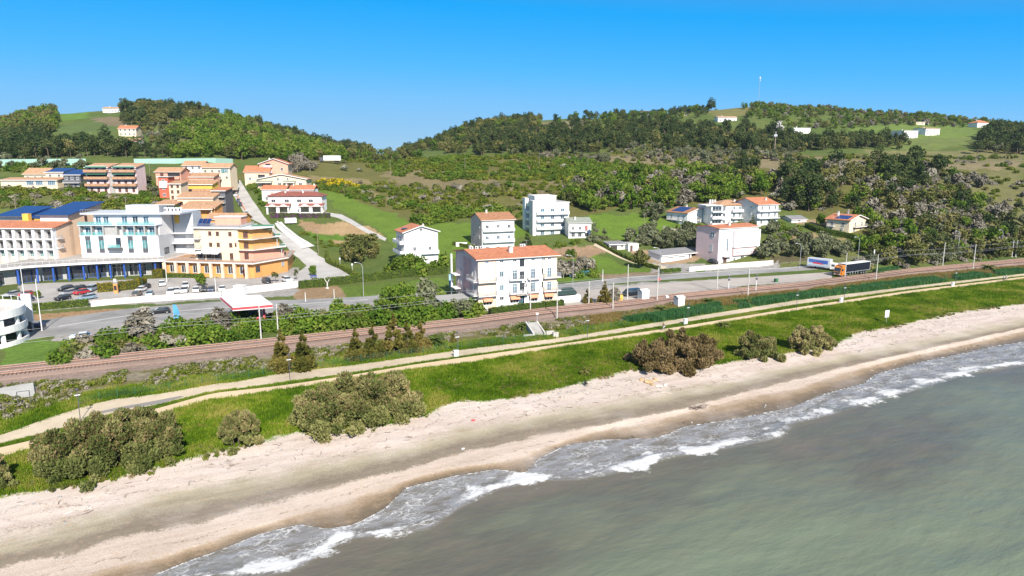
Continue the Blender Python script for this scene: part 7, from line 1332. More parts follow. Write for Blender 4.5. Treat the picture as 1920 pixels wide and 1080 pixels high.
for px, py, lab in ((151,789,'dark path lamp with white head beside the long tamarisk thicket'), (544,716,'dark path lamp between the conical conifers and the largest tamarisk'), (858,669,'dark path lamp with a white box at its foot near the conifer clump'), (1101,635,'dark path lamp right of the concrete stair'), (1289,608,'dark path lamp beside the pinkish white box near the cyclist in black'), (1582,567,'dark path lamp with white box on the right half of the path'), (1790,536,'dark path lamp nearest the cyclists in white'), (1493,582,'thin dark path lamp between the lone grass palm and the lamp with white box')): tag(link('path_lamp', cached('pl', path_lamp_mesh), None, tuple(G(px, py)), TH), lab, 'street lamp', 'dark lamps along the shore path')
def box_mesh(): b = MB(); b.box(-.45, .45, -.25, .25, 0, 1.25, M_wmetal); b.box(-.5, .5, -.3, .3, 1.25, 1.35, M_wmetal); b.box(-.35, .35, -.27, -.251, .25, 1.1, M_offw); return b.mesh('utility_box', .02)
for px, py, lab in ((855,669,'white utility box at the foot of the lamp near the conifer clump'), (1285,608,'pinkish white utility box on the strip between the paths near the cyclist in black'), (1577,567,'white utility box at the lamp on the right half of the path'), (1786,537,'white utility box at the lamp nearest the cyclists in white')): tag(link('utility_box', cached('ub', box_mesh), None, tuple(G(px, py)), TH), lab, 'utility box', 'white utility boxes along the shore path')
def pole_mesh(h): b = MB(); b.tube([(0,0,-.5),(0,0,h)], .14, M_wood, 6, .09); b.tube([(-.6,0,h-.4),(.6,0,h-.4)], .05, M_metal, 4); return b.mesh('utility_pole')
for px, py, pyT, lab in ((646,305,289,'utility pole beside the large dark valley tree'), (732,327,300,'utility pole above the grey dry slope'), (781,294,281,'utility pole on the saddle of the right hill'), (872,324,296,'utility pole on the green slope, second from the saddle'), (1011,314,284,'utility pole left of three on the bright green slope'), (1102,317,291,'utility pole in the middle of three on the bright green slope'), (1215,317,287,'utility pole right of three on the bright green slope'), (1207,437,401,'utility pole on the lawn in front of the green wood'), (1743,273,253,'utility pole beside the right white cube house on the right hill'), (1799,245,234,'utility pole near the red hip roofed hill house'), (1817,256,238,'utility pole on the olive field of the right hill'), (297,252,241,'utility pole left of two on the left hill'), (362,263,243,'utility pole right of two on the left hill'), (171,253,247,'utility pole left of the cream farmhouse'), (597,478,430,'pale pole at the corner of the side road'), (79,316,297,'thin pole in front of the left noise barrier'), (558,325,291,'pole beside the large salmon house'), (281,326,302,'pale pole between the twin blocks and the coral red house'), (30,395,367,'thin pole on the bank behind the solar roofs'), (237,392,368,'thin pole on the bank behind the white hotel')): p = G(px, py); tag(link('utility_pole', pole_mesh(aty(px, pyT, p[1])[2]-p[2]), None, tuple(p), .3), lab, 'pole', 'utility poles')
for px, py, pyT, lab in ((79,621,523,'tall slim lamp pole right of the white pylon sign'), (50,590,497,'tall slim lamp pole behind the white pylon sign'), (405,549,519,'slim pole in front of the orange hotel'), (313,530,492,'slim pole at the joint of the blue columned arcade and the orange hotel'), (573,566,548,'small slim pole on the bare earth bank'), (628,585,542,'slim white pole behind the embankment bushes'), (1366,541,516,'thin signal post with small head on the lorry park edge'), (1417,548,514,'railway signal post with dark lamps'), (1637,496,468,'white pillar behind the black trailer'), (1130,528,505,'thin pole beside the coast road right of the teal fence')):
    p = G(px, py); h = aty(px, pyT, p[1])[2]-p[2]; b = MB(); b.tube([(0,0,-.4),(0,0,h)], .11 if 'pillar' not in lab else .25, M_wmetal, 7, .06 if 'pillar' not in lab else .2)
    if 'signal' in lab: [b.box(-.22, .22, -.2, .1, z, z+.6, M_dgrey) for z in (h-.7, h-1.6)]
    tag(b.build('slim_pole', None, tuple(p)), lab, 'pole')
p = G(1422,196); h = aty(1422, 143, p[1])[2]-p[2]; r = empty('antenna_mast', tuple(p), 0, 'tall telecom mast with antenna clusters on the right hill skyline', 'antenna mast'); b = MB(); b.tube([(0,0,-2),(0,0,h)], .55, M_metal, 8, .3); b.build('mast_pole', r)
for z, n, l in ((h-2.2, 6, 2.2), (h-5.2, 5, 2.0), (h-9, 3, 1.6)):
    for k in range(n): a = 6.283*k/n+.3; b = MB(); b.box(-.45, .45, -.22, .22, -l/2, l/2, M_wmetal); b.tube([(0,.2,0),(0,1.0,0)], .08, M_metal, 5); b.build('antenna', r, (1.25*math.sin(a), -1.25*math.cos(a), z), a)
p = G(1452,288); h = aty(1452, 236, p[1])[2]-p[2]; r = empty('transmission_pole', tuple(p), 0, 'tall brown pole with transformer box in front of the right hill pines', 'pole'); b = MB(); b.tube([(0,0,-1),(0,0,h*.72)], .4, M_wood, 8, .3); b.build('pole', r); b = MB(); b.box(-1.1, 1.1, -.3, .3, h*.62, h*.70, M_metal); b.tube([(0,0,h*.7),(0,0,h*.8)], .3, M_grey, 8); b.build('transformer', r)
solo('bare', 1459, 262, 1.5, 'pale_tree', 'whitish bare tree behind the tall brown pole', 'tree', plant_mesh('bare_tree', crown_lumps(14, 1.8, 1.8, 3.6, 4.6, 1.2, R_(333)), 500, .6, leaf_mat('pale_twigs', [(.2, (.25,.23,.20)), (.5, (.38,.36,.33)), (.85, (.5,.48,.45))], .1), 333, (.2, 3), 2.0), None, 1.3)
# signs, cabinets, small things
p = G(1661,607); r = empty('beach_sign', tuple(p), .35, 'white notice board on a post standing in the shore grass', 'sign'); b = MB(); b.tube([(0,0,-.3),(0,0,3.2)], .05, M_metal, 6); b.build('post', r); b = MB(); b.box(-.62, .62, -.09, -.055, 1.6, 3.3, M_wmetal); b.build('board', r)
p = G(57,622); h = aty(57, 551, p[1])[2]-p[2]; r = empty('pylon_sign', tuple(p), .1, 'tall white pylon sign on a dark foot beside the round car ramp', 'sign'); b = MB(); b.box(-.95, .95, -.22, .22, 2.3, h, M_white); b.build('panel', r); b = MB(); b.box(-.4, .4, -.15, .15, -.4, 2.299, M_dgrey); b.build('foot', r)
def flag(px, py, pyT, w, mat, lab):
    p = G(px, py); h = aty(px, pyT, p[1])[2]-p[2]; r = empty('feather_flag', tuple(p), .3, lab, 'flag'); b = MB(); b.tube([(0,0,-.2),(0,0,h)], .04, M_metal, 5); b.build('pole', r); b = MB(); n = 8; vs = []
    for k in range(n+1): z = .5+(h-.5)*k/n; vs += [(.04, .03*math.sin(k*1.3), z), (.04+w*(1-.5*(k/n)**3), .12*math.sin(k*.9), z-.1*k/n)]
    b.add([(x, y+.015, z) for x, y, z in vs]+[(x, y-.015, z) for x, y, z in vs], [(2*k, 2*k+1, 2*k+3, 2*k+2) for k in range(n)]+[(2*n+2+2*k+2, 2*n+2+2*k+3, 2*n+2+2*k+1, 2*n+2+2*k) for k in range(n)], mat); b.build('banner', r)
flag(326,601,571,1.3,simple('light_blue_banner', (.08,.30,.52)),'light blue feather flag beside the coast road'); flag(842,540,514,1.2,simple('blue_white_banner', (.28,.50,.72), .7, .5, 1.5),'blue and white banner left of the terracotta roofed block')
def cabinet(px, py, w, d, h, lab, yaw=23):
    p = G(px, py); r = empty('signal_cabinet', tuple(p), math.radians(yaw), lab, 'cabinet', 'white railway cabinets'); b = MB(); b.box(-w/2, w/2, -d/2, d/2, -.5, h, M_wmetal); b.add([(-w/2,-d/2,h),(w/2,-d/2,h),(w/2,d/2,h),(-w/2,d/2,h),(-w/2,0,h+.35),(w/2,0,h+.35)], [(0,3,4),(1,5,2)], M_dgrey); b.build('cabinet_body', r); b = MB(); b.extrude([(-d/2-.15,h-.03),(0,h+.38),(d/2+.15,h-.03),(d/2+.15,h+.05),(0,h+.46),(-d/2-.15,h+.05)], 'x', -w/2-.12, w/2+.12, M_white); b.build('cabinet_roof', r); b = MB(); b.box(-w*.3, w*.3, -d/2-.03, -d/2-.005, .1, h-.3, M_offw); b.build('cabinet_door', r)
cabinet(1206,562,2.2,2.2,2.5,'white railway cabinet farther back beside the dark van'); cabinet(1273,576,2.0,2.0,2.7,'white railway cabinet nearer the path beside the dwarf palm'); cabinet(1250,562,.6,.5,.7,'tiny white cabinet on the ballast between the two larger cabinets')
p = G(451,553); r = empty('kiosk', tuple(p), -.1, 'plain white kiosk box on the wall end at the car park', 'kiosk'); b = MB(); b.box(-1.4, 1.4, -1, 1, -.5, 2.6, M_white); b.build('kiosk_body', r); b = MB(); b.box(-1.5, 1.5, -1.1, 1.1, 2.6, 2.75, M_offw); b.build('kiosk_roof', r)
p = G(218,550); r = empty('totem', tuple(p), 0, 'orange and dark information totem between the ochre hedges', 'sign'); b = MB(); b.box(-.55, .55, -.2, .2, -.2, 2.7, M_orange); b.build('totem_body', r); b = MB(); b.box(-.4, .4, -.23, -.201, .9, 2.2, M_dark); b.build('screen', r); b = MB(); b.tube([(0,0,2.7),(0,0,3.4)], .06, M_metal, 6); b.box(-.35, .35, -.1, .1, 3.4, 4.1, M_wmetal); b.build('totem_head', r)
p = G(1164,565); b = MB(); b.tube([(0,0,-.2),(0,0,.2),(0,0,1.2),(0,0,1.55),(0,0,1.75)], .62, M_yellow, 14, .5); b.box(-.3, .3, -.66, -.55, .7, 1.1, M_orange); tag(b.build('bin', None, tuple(p)), 'yellow collection container beside the dark van', 'container')
p = G(1455,529); b = MB(); b.box(-.5, .5, -.4, .4, 0, 1.0, M_fence); b.box(-.55, .55, -.45, .45, 1.0, 1.12, M_green); b.tube([(-.4,.42,.1),(-.4,.5,.1)], .1, M_black, 8); b.tube([(.4,.42,.1),(.4,.5,.1)], .1, M_black, 8); tag(b.build('bin', None, tuple(p), .4, bevel=.02), 'green wheeled bin on the grass strip of the lorry park', 'bin')
for i, (px, lab) in enumerate(((72,'dark blue bin left of the two behind the pylon sign foot'), (80,'dark blue bin right of the two behind the pylon sign foot'))): p = G(px, 618); b = MB(); b.box(-.6, .6, -.45, .45, 0, 1.2, M_dgrey); b.box(-.65, .65, -.5, .5, 1.2, 1.35, simple('navy_lid', (.04,.07,.22))); tag(b.build('bin', None, tuple(p), .1, bevel=.03), lab, 'bin', 'dark blue bins by the pylon sign')
p = G(614,541); b = MB(); b.tube([(0,0,-.2),(0,0,1.0),(.05,0,1.9)], .22, M_conc, 8, .18); b.tube([(0,0,1.7),(-.5,0,2.4),(-.8,0,3.3)], .17, M_conc, 7, .09); b.tube([(.05,0,1.7),(.5,0,2.4),(.75,0,3.3)], .17, M_conc, 7, .09); b.box(-.45, .45, -.35, .35, -.3, .35, M_conc); tag(b.build('statue', None, tuple(p), .1, smooth=True), 'grey stone sculpture with two raised arms against the long hedge', 'statue')
p = G(588,521); r = empty('picnic_table', tuple(p), .2, 'dark blue picnic table under the parasol shaped tree', 'table'); b = MB(); b.box(-1, 1, -.4, .4, .7, .76, M_bluep); b.build('tabletop', r)
for s in (-.8, .8): b = MB(); b.box(-1, 1, s-.15, s+.15, .42, .47, M_bluep); b.build('bench_seat', r)
for s in (-.8, .8): b = MB(); b.box(s-.05, s+.05, -.75, .75, 0, .41, M_dgrey); b.build('leg', r)
p = G(1235,529); b = MB(); b.box(-.5, .5, -.06, .06, .5, 1.3, M_redp); b.tube([(-.3,0,0),(-.3,0,.5)], .04, M_metal, 5); b.tube([(.3,0,0),(.3,0,.5)], .04, M_metal, 5); tag(b.build('road_sign', None, tuple(p), .2), 'small red sign at the foot of the curved lamp on the coast road', 'sign')
p = G(1099,724); r = empty('chair', tuple(p), .5, 'black plastic chair left at the edge of the sand below the little shrub', 'chair'); b = MB(); b.box(-.25, .25, -.25, .25, .42, .47, M_black); b.build('seat', r); b = MB(); b.box(-.25, .25, .21, .25, .471, .95, M_black); b.build('backrest', r)
for x in (-.22, .22):
    for y in (-.22, .22): b = MB(); b.tube([(x,y,-.05),(x,y,.419)], .025, M_black, 5); b.build('leg', r)
# concrete stair of the railway underpass, concrete wing wall and gate
p = G(1003,632); r = empty('underpass_stair', tuple(p), TH-.15, 'grey concrete stair walls rising from the dirt track to the railway', 'stair'); 
for x, lab in ((-.4, 'l'), (2.2, 'r')): b = MB(); b.add([(x,0,-.3),(x+.3,0,-.3),(x+.3,5.2,-.3),(x,5.2,-.3),(x,0,.8),(x+.3,0,.8),(x+.3,5.2,2.3),(x,5.2,2.3)], [(0,3,2,1),(4,5,6,7),(0,1,5,4),(1,2,6,5),(2,3,7,6),(3,0,4,7)], M_conc); b.build('side_wall', r)
b = MB(); [b.box(.01, 2.19, k*.36, 5.1, -.3 if k == 0 else k*.16, (k+1)*.16, M_grey) for k in range(13)]; b.build('steps', r); b = MB(); b.box(2.61, 4.4, -.2, .25, -.3, 1.1, M_conc); b.build('end_block', r); b = MB(); b.box(-2.6, -.41, -.1, .3, -.3, .7, M_grey); b.build('end_block', r); b = MB(); b.tube([(2.4,5.1,2.2),(2.4,5.1,4.0)], .06, M_metal, 6); b.box(2.1, 2.7, 5.05, 5.15, 3.7, 4.1, M_wmetal); b.build('lamp_post', r)
for px, lab in ((1039,'left concrete stub post beside the dirt track'), (1044,'right concrete stub post beside the dirt track')): p = G(px, 633); b = MB(); b.box(-.28, .28, -.28, .28, -.2, 1.1, M_conc); b.box(-.33, .33, -.33, .33, 1.1, 1.22, M_stone); tag(b.build('stub_post', None, tuple(p), .4, bevel=.02), lab, 'post', 'concrete stub posts')
a0, a1 = G(-60,762), G(66,742); t0, t1 = aty(-60,738,a0[1]+3.5), aty(62,717,a1[1]+3.5); r = empty('concrete_wing_wall', tuple(a1), 0, 'sloping pale concrete slab wall below the railway at the left edge', 'wall'); b = MB(); V = [a0, a1, t1, t0]; b.add([q-a1 for q in V]+[q-a1+np.array([-.1, .6, -.8]) for q in V], [(0,1,2,3),(7,6,5,4),(0,4,5,1),(1,5,6,2),(2,6,7,3),(3,7,4,0)], M_grey); b.build('slab', r)
p = G(35,764); r = empty('gate_frame', tuple(p), TH, 'dark metal gate frame in front of the concrete slab wall', 'gate'); [(lambda b, x: (b.tube([(x,0,-.2),(x,0,2.5)], .06, M_dgrey, 6), b.build('gate_post', r)))(MB(), x) for x in (0, 1.6)]; b = MB(); b.tube([(0,0,2.5),(1.6,0,2.5)], .06, M_dgrey, 6); b.build('top_bar', r); b = MB(); b.tube([(-.1,0,2.0),(-1.9,.3,.1)], .05, M_dgrey, 6); b.build('brace', r)
# ------------------------------------------------------------------ vehicles
def paint(name, col, metal=.0): m, t, o = nt(name); p_ = N(t, 'ShaderNodeBsdfPrincipled', Roughness=.28, Metallic=metal); p_.inputs['Base Color'].default_value = (*col, 1); p_.inputs['Coat Weight'].default_value = .5; L(t, p_.outputs[0], o.inputs[0]); return m
PT_ = {'white': paint('white_car_paint', (.75,.75,.75)), 'silver': paint('silver_car_paint', (.45,.47,.50), .4), 'black': paint('black_car_paint', (.015,.017,.02)), 'red': paint('red_car_paint', (.42,.02,.03)), 'blue': paint('pale_blue_car_paint', (.28,.38,.48), .3), 'navy': paint('navy_car_paint', (.02,.035,.09)), 'brown': paint('brown_grey_car_paint', (.20,.16,.14), .3), 'orange': paint('orange_cab_paint', (.62,.20,.03))}
M_light = simple('lamp_lens', (.75,.75,.72), .15, .02); M_tail = simple('tail_lens', (.45,.02,.02), .2, .02); M_hub = simple('wheel_rim', (.38,.38,.40), .35, .05, 2, metal=.5)
PROF = {'hatch': ([(-1.95,.35),(-2.0,.75),(-1.9,1.0),(-1.0,1.02),(-.95,1.0),(1.75,.98),(1.95,.8),(1.98,.35)], [(-1.0,1.0),(-.3,1.45),(1.2,1.47),(1.75,1.0)], 1.72), 'estate': ([(-2.2,.35),(-2.25,.7),(-2.1,.92),(-1.1,.98),(2.1,.96),(2.25,.8),(2.25,.35)], [(-1.15,.97),(-.45,1.43),(1.6,1.45),(2.1,.96)], 1.78), 'suv': ([(-2.15,.4),(-2.2,.85),(-2.05,1.1),(-1.1,1.14),(2.0,1.12),(2.15,.95),(2.15,.4)], [(-1.15,1.12),(-.5,1.68),(1.6,1.70),(2.05,1.12)], 1.84), 'van': ([(-2.4,.4),(-2.45,.95),(-2.2,1.2),(2.4,1.2),(2.42,.4)], [(-2.1,1.2),(-1.4,1.95),(2.3,1.98),(2.4,1.2)], 1.9)}
def car_meshes(kind, pm):
    def f():
        body, cab, w = PROF[kind]; b = MB()
        def loft(prof, w0, w1, mat, zb):
            n = len(prof); vs = []
            for s in (-1, 1): vs += [(x, s*(w0 if z <= zb else w1)/2, z) for x, z in prof]
            b.add(vs, [tuple(range(n)), tuple(range(2*n-1, n-1, -1))]+[(i, n+i, n+(i+1) % n, (i+1) % n) for i in range(n)], mat)
        loft(body, w, w*.96, pm, .7); top = [(cab[1][0], cab[1][1]), (cab[2][0], cab[2][1]), (cab[2][0], cab[2][1]+.05), (cab[1][0]+.1, cab[1][1]+.05)]; loft(top, w*.78, w*.74, pm, cab[1][1]+.01); me_b = b.mesh('body', .05)
        b = MB(); n = 4; vs = []
        for s in (-1, 1): vs += [(x, s*(w*.92 if z < 1.25 else w*.77)/2, z) for x, z in cab]
        b.add(vs, [tuple(range(n)), tuple(range(2*n-1, n-1, -1))]+[(i, n+i, n+(i+1) % n, (i+1) % n) for i in range(n)], G_dark); me_g = b.mesh('windows')
        b = MB(); b.tube([(0,-.1,0),(0,.1,0)], .32, M_black, 16); b.tube([(0,-.112,0),(0,-.1,0)], .2, M_hub, 12); b.tube([(0,.1,0),(0,.112,0)], .2, M_hub, 12); me_w = b.mesh('wheel')
        b = MB(); b.box(-.03, .03, -.2, .2, -.08, .08, M_light); me_l = b.mesh('headlight'); b = MB(); b.box(-.03, .03, -.16, .16, -.1, .1, M_tail); me_t = b.mesh('tail_light'); return me_b, me_g, me_w, me_l, me_t, body, w
    return cached(('car', kind, pm.name), f)
def car(px, py, head, kind, col, lab, cat='car', group='cars parked in the hotel car park'):
    p = G(px, py); me_b, me_g, me_w, me_l, me_t, body, w = car_meshes(kind, PT_[col]); e = .35; hx, hy = math.cos(math.radians(head))*e, math.sin(math.radians(head))*e
    r = empty('parked_car' if cat == 'car' else cat, (p[0], p[1], p[2]+.07), math.radians(head), lab, cat, group); sl = gz(p[0]-math.cos(math.radians(head)), p[1]-math.sin(math.radians(head)))-gz(p[0]+math.cos(math.radians(head)), p[1]+math.sin(math.radians(head))); r.rotation_euler = (0, math.atan2(sl, 2), math.radians(head)); x0, x1 = min(a for a, _ in body), max(a for a, _ in body)
    link('body', me_b, r); link('windows', me_g, r)
    for x in (x0+.75, x1-.75):
        for s in (-1, 1): link('wheel', me_w, r, (x, s*(w/2-.06), .32))
    for s in (-1, 1): link('headlight', me_l, r, (x0+.04, s*w*.33, .72)); link('tail_light', me_t, r, (x1-.03, s*w*.38, .82))
for a in ((24,556,80,'estate','silver','grey estate car in the shadow behind the round car ramp'), (50,556,85,'hatch','red','red hatchback beside the round car ramp'), (47,567,80,'estate','navy','dark blue car behind the white pylon sign'), (124,545,75,'estate','black','black car, farthest back of the left group in the car park'), (129,553,75,'estate','silver','silver estate parked in front of the black one in the left group'), (147,545,70,'estate','black','black car beside the red one in the left group'), (153,552,70,'hatch','red','bright red hatchback in the middle of the left group'), (172,546,100,'suv','blue','pale blue car right of the red hatchback'), (118,563,75,'hatch','black','black hatchback nearest the hedge in the left group'), (164,562,60,'estate','blue','pale blue pickup like car nearest the white wall'), (265,547,95,'hatch','white','white car right of the ochre hedge'), (272,542,95,'estate','black','dark car half hidden behind the ochre hedge'), (256,556,100,'estate','brown','brown grey car near the grey leafless tree'), (281,556,110,'hatch','blue','pale grey blue car right of the brown grey one'), (304,536,120,'hatch','white','white hatchback alone in the lane in front of the light green hedge block'), (321,552,110,'suv','white','white car, leftmost of the bright row by the retaining wall'), (332,549,110,'hatch','white','white car half behind the leftmost of the bright row'), (346,549,110,'suv','white','white car in the middle of the bright row by the retaining wall'), (348,540,115,'suv','white','white car one row back below the orange hotel'), (368,548,110,'hatch','white','white car left of the green car park tree'), (384,547,105,'hatch','black','dark car in the shade of the green car park tree'), (397,547,105,'hatch','navy','navy car right of the green car park tree'), (417,546,110,'hatch','white','white car at the right end of the bright row'), (501,532,130,'suv','black','black off-roader beside the orange hotel side wall'), (538,529,130,'suv','white','white pickup beside the side road')): car(*a)
for a in ((301,588,23,'estate','black','black car driving on the coast road beside the grey leafless tree'), (152,637,20,'hatch','white','white car half hidden by the embankment bushes'), (652,588,25,'estate','navy','dark car half hidden behind the bushes right of the fuel station'), (1337,494,120,'hatch','black','dark car in the yard of the round windowed villa')): car(*a, 'car', None)
for a in ((435,357,100,'hatch','white','white car at the top of the hill street'), (443,368,100,'hatch','white','second white car down the hill street'), (447,379,105,'hatch','navy','navy car halfway down the hill street'), (451,386,105,'hatch','black','black car just below the navy one on the hill street'), (462,402,110,'hatch','white','white car lowest on the hill street'), (444,345,100,'suv','black','black car at the far end of the hill street')): car(*a, 'car', 'cars on the hill street')
car(1184,555,22,'van','black','black van between the leafless shrub and the white cabinet', 'van', None)
p = G(545,420); r = empty('caravan', tuple(p), .4, 'white caravan trailer on the bare earth below the purple hedge', 'caravan'); b = MB(); b.extrude([(-1.2,.5),(-1.25,2.0),(-1.05,2.6),(1.05,2.6),(1.25,2.0),(1.2,.5)], 'x', -2.4, 2.4, M_white); b.build('body', r, bevel=.08); b = MB(); b.box(2.41, 2.44, -.8, .8, .8, 2.1, M_dark); b.build('rear_door', r)
for s in (-1.1, 1.1): b = MB(); b.tube([(0,s-.1,.32),(0,s+.1,.32)], .32, M_black, 14); b.build('wheel', r)
def wheel_at(r, x, y, rad=.5): b = MB(); b.tube([(0,-.15,0),(0,.15,0)], rad, M_black, 18); b.tube([(0,-.17,0),(0,-.15,0)], rad*.55, M_hub, 12); b.build('wheel', r, (x, y, rad))
p = G(1569,519); q = G(1626,511); yaw = math.atan2(q[1]-p[1], q[0]-p[0]); r = empty('articulated_lorry', (p[0], p[1], p[2]+.06), yaw, 'articulated lorry with orange cab and black tarpaulin trailer on the lay-by', 'lorry')
b = MB(); b.extrude([(0,.5),(-.05,1.7),(.25,3.0),(.9,3.65),(2.2,3.7),(2.2,.5)], 'y', -1.22, 1.22, PT_['orange']); b.build('cab', r, bevel=.06); b = MB(); b.add([(-.07,-1.1,1.75),(-.07,1.1,1.75),(.21,1.1,2.85),(.21,-1.1,2.85),(.0,-1.1,1.75),(.0,1.1,1.75),(.28,1.1,2.85),(.28,-1.1,2.85)], [(0,1,2,3),(7,6,5,4),(0,4,5,1),(1,5,6,2),(2,6,7,3),(3,7,4,0)], G_dark); b.build('windscreen', r)
for s in (-1, 1): b = MB(); b.box(.5, 1.4, min(s*1.225, s*1.25), max(s*1.225, s*1.25), 1.8, 2.6, G_dark); b.build('side_window', r); b = MB(); b.box(-.08, -.03, s*.85-.25, s*.85+.25, .7, .95, M_light); b.build('headlight', r)
b = MB(); b.box(-.09, -.04, -.9, .9, 1.0, 1.5, M_dgrey); b.build('grille', r); b = MB(); b.box(2.6, 15.6, -1.25, 1.25, 1.35, 3.85, simple('black_tarpaulin', (.012,.014,.022), .5, .2, 1)); b.build('trailer_tarp', r); b = MB(); b.box(2.55, 15.65, -1.28, 1.28, 3.86, 4.0, M_wmetal); b.box(2.55, 15.65, -1.27, 1.27, 1.2, 1.34, M_metal); b.box(15.61, 15.7, -1.28, 1.28, 1.2, 4.0, M_wmetal); b.build('trailer_frame', r); b = MB(); b.box(2.21, 15, -.5, .5, .7, 1.19, M_dgrey); [b.box(x, x+.08, s-.03, s+.03, .45, 1.19, M_wmetal) for x in (5, 6.4, 7.8, 9.2) for s in (-1.2, 1.2)]; b.build('chassis', r)
for x in (.9, 3.4, 11.2, 12.5, 13.8):
    for s in (-1.0, 1.0): wheel_at(r, x, s)
p = G(1557,507); q = G(1526,503); yaw = math.atan2(p[1]-q[1], p[0]-q[0])+.02; r = empty('box_truck', (p[0], p[1], p[2]+.06), yaw+math.pi, 'white box truck with blue and red side graphics parked behind the orange lorry', 'lorry'); LB = 7.4
b = MB(); b.extrude([(-2.2,.5),(-2.3,1.5),(-1.7,2.5),(-.1,2.6),(-.1,.5)], 'y', -1.1, 1.1, M_white); b.build('cab', r, bevel=.06); b = MB(); b.box(-.05, LB, -1.25, 1.25, 1.0, 3.7, M_lgrey); b.build('box_body', r)
for s in (-1, 1):
    b = MB(); y = s*1.26; b.add([(.6,y,1.9),(LB-.5,y,2.3),(LB-.5,y,3.45),(.6,y,3.2)], [(0,1,2,3)], simple('blue_graphic', (.05,.12,.40), .5)); b.add([(1.8,y*1.004,1.75),(5.6,y*1.004,1.95),(5.2,y*1.004,2.45),(2.6,y*1.004,2.25)], [(0,1,2,3)], simple('red_graphic', (.60,.05,.06), .5)); b.add([(.2,y,1.1),(LB-.2,y,1.1),(LB-.2,y,1.45),(.2,y,1.3)], [(0,1,2,3)], simple('pale_blue_graphic', (.28,.36,.50), .5)); b.build('side_graphic', r); b = MB(); b.box(-1.6, -.6, min(s*1.105, s*1.13), max(s*1.105, s*1.13), 1.5, 2.2, G_dark); b.build('side_window', r)
for x in (-1.2, 5.6, 6.8):
    for s in (-.95, .95): wheel_at(r, x, s, .48)
p = G(600,304); r = empty('motorway_lorry', tuple(p), .05, 'long white lorry on the distant motorway beside the dark valley tree', 'lorry'); b = MB(); b.box(2.6, 13.5, -1.25, 1.25, 1.1, 4.2, M_white); b.build('trailer', r); b = MB(); b.box(0, 2.3, -1.2, 1.2, .5, 3.2, M_dgrey); b.build('cab', r, bevel=.1)
for x in (1, 10, 11.5): b = MB(); b.tube([(0,-1.2,0),(0,1.2,0)], .5, M_black, 12); b.build('axle_wheels', r, (x, 0, .5))
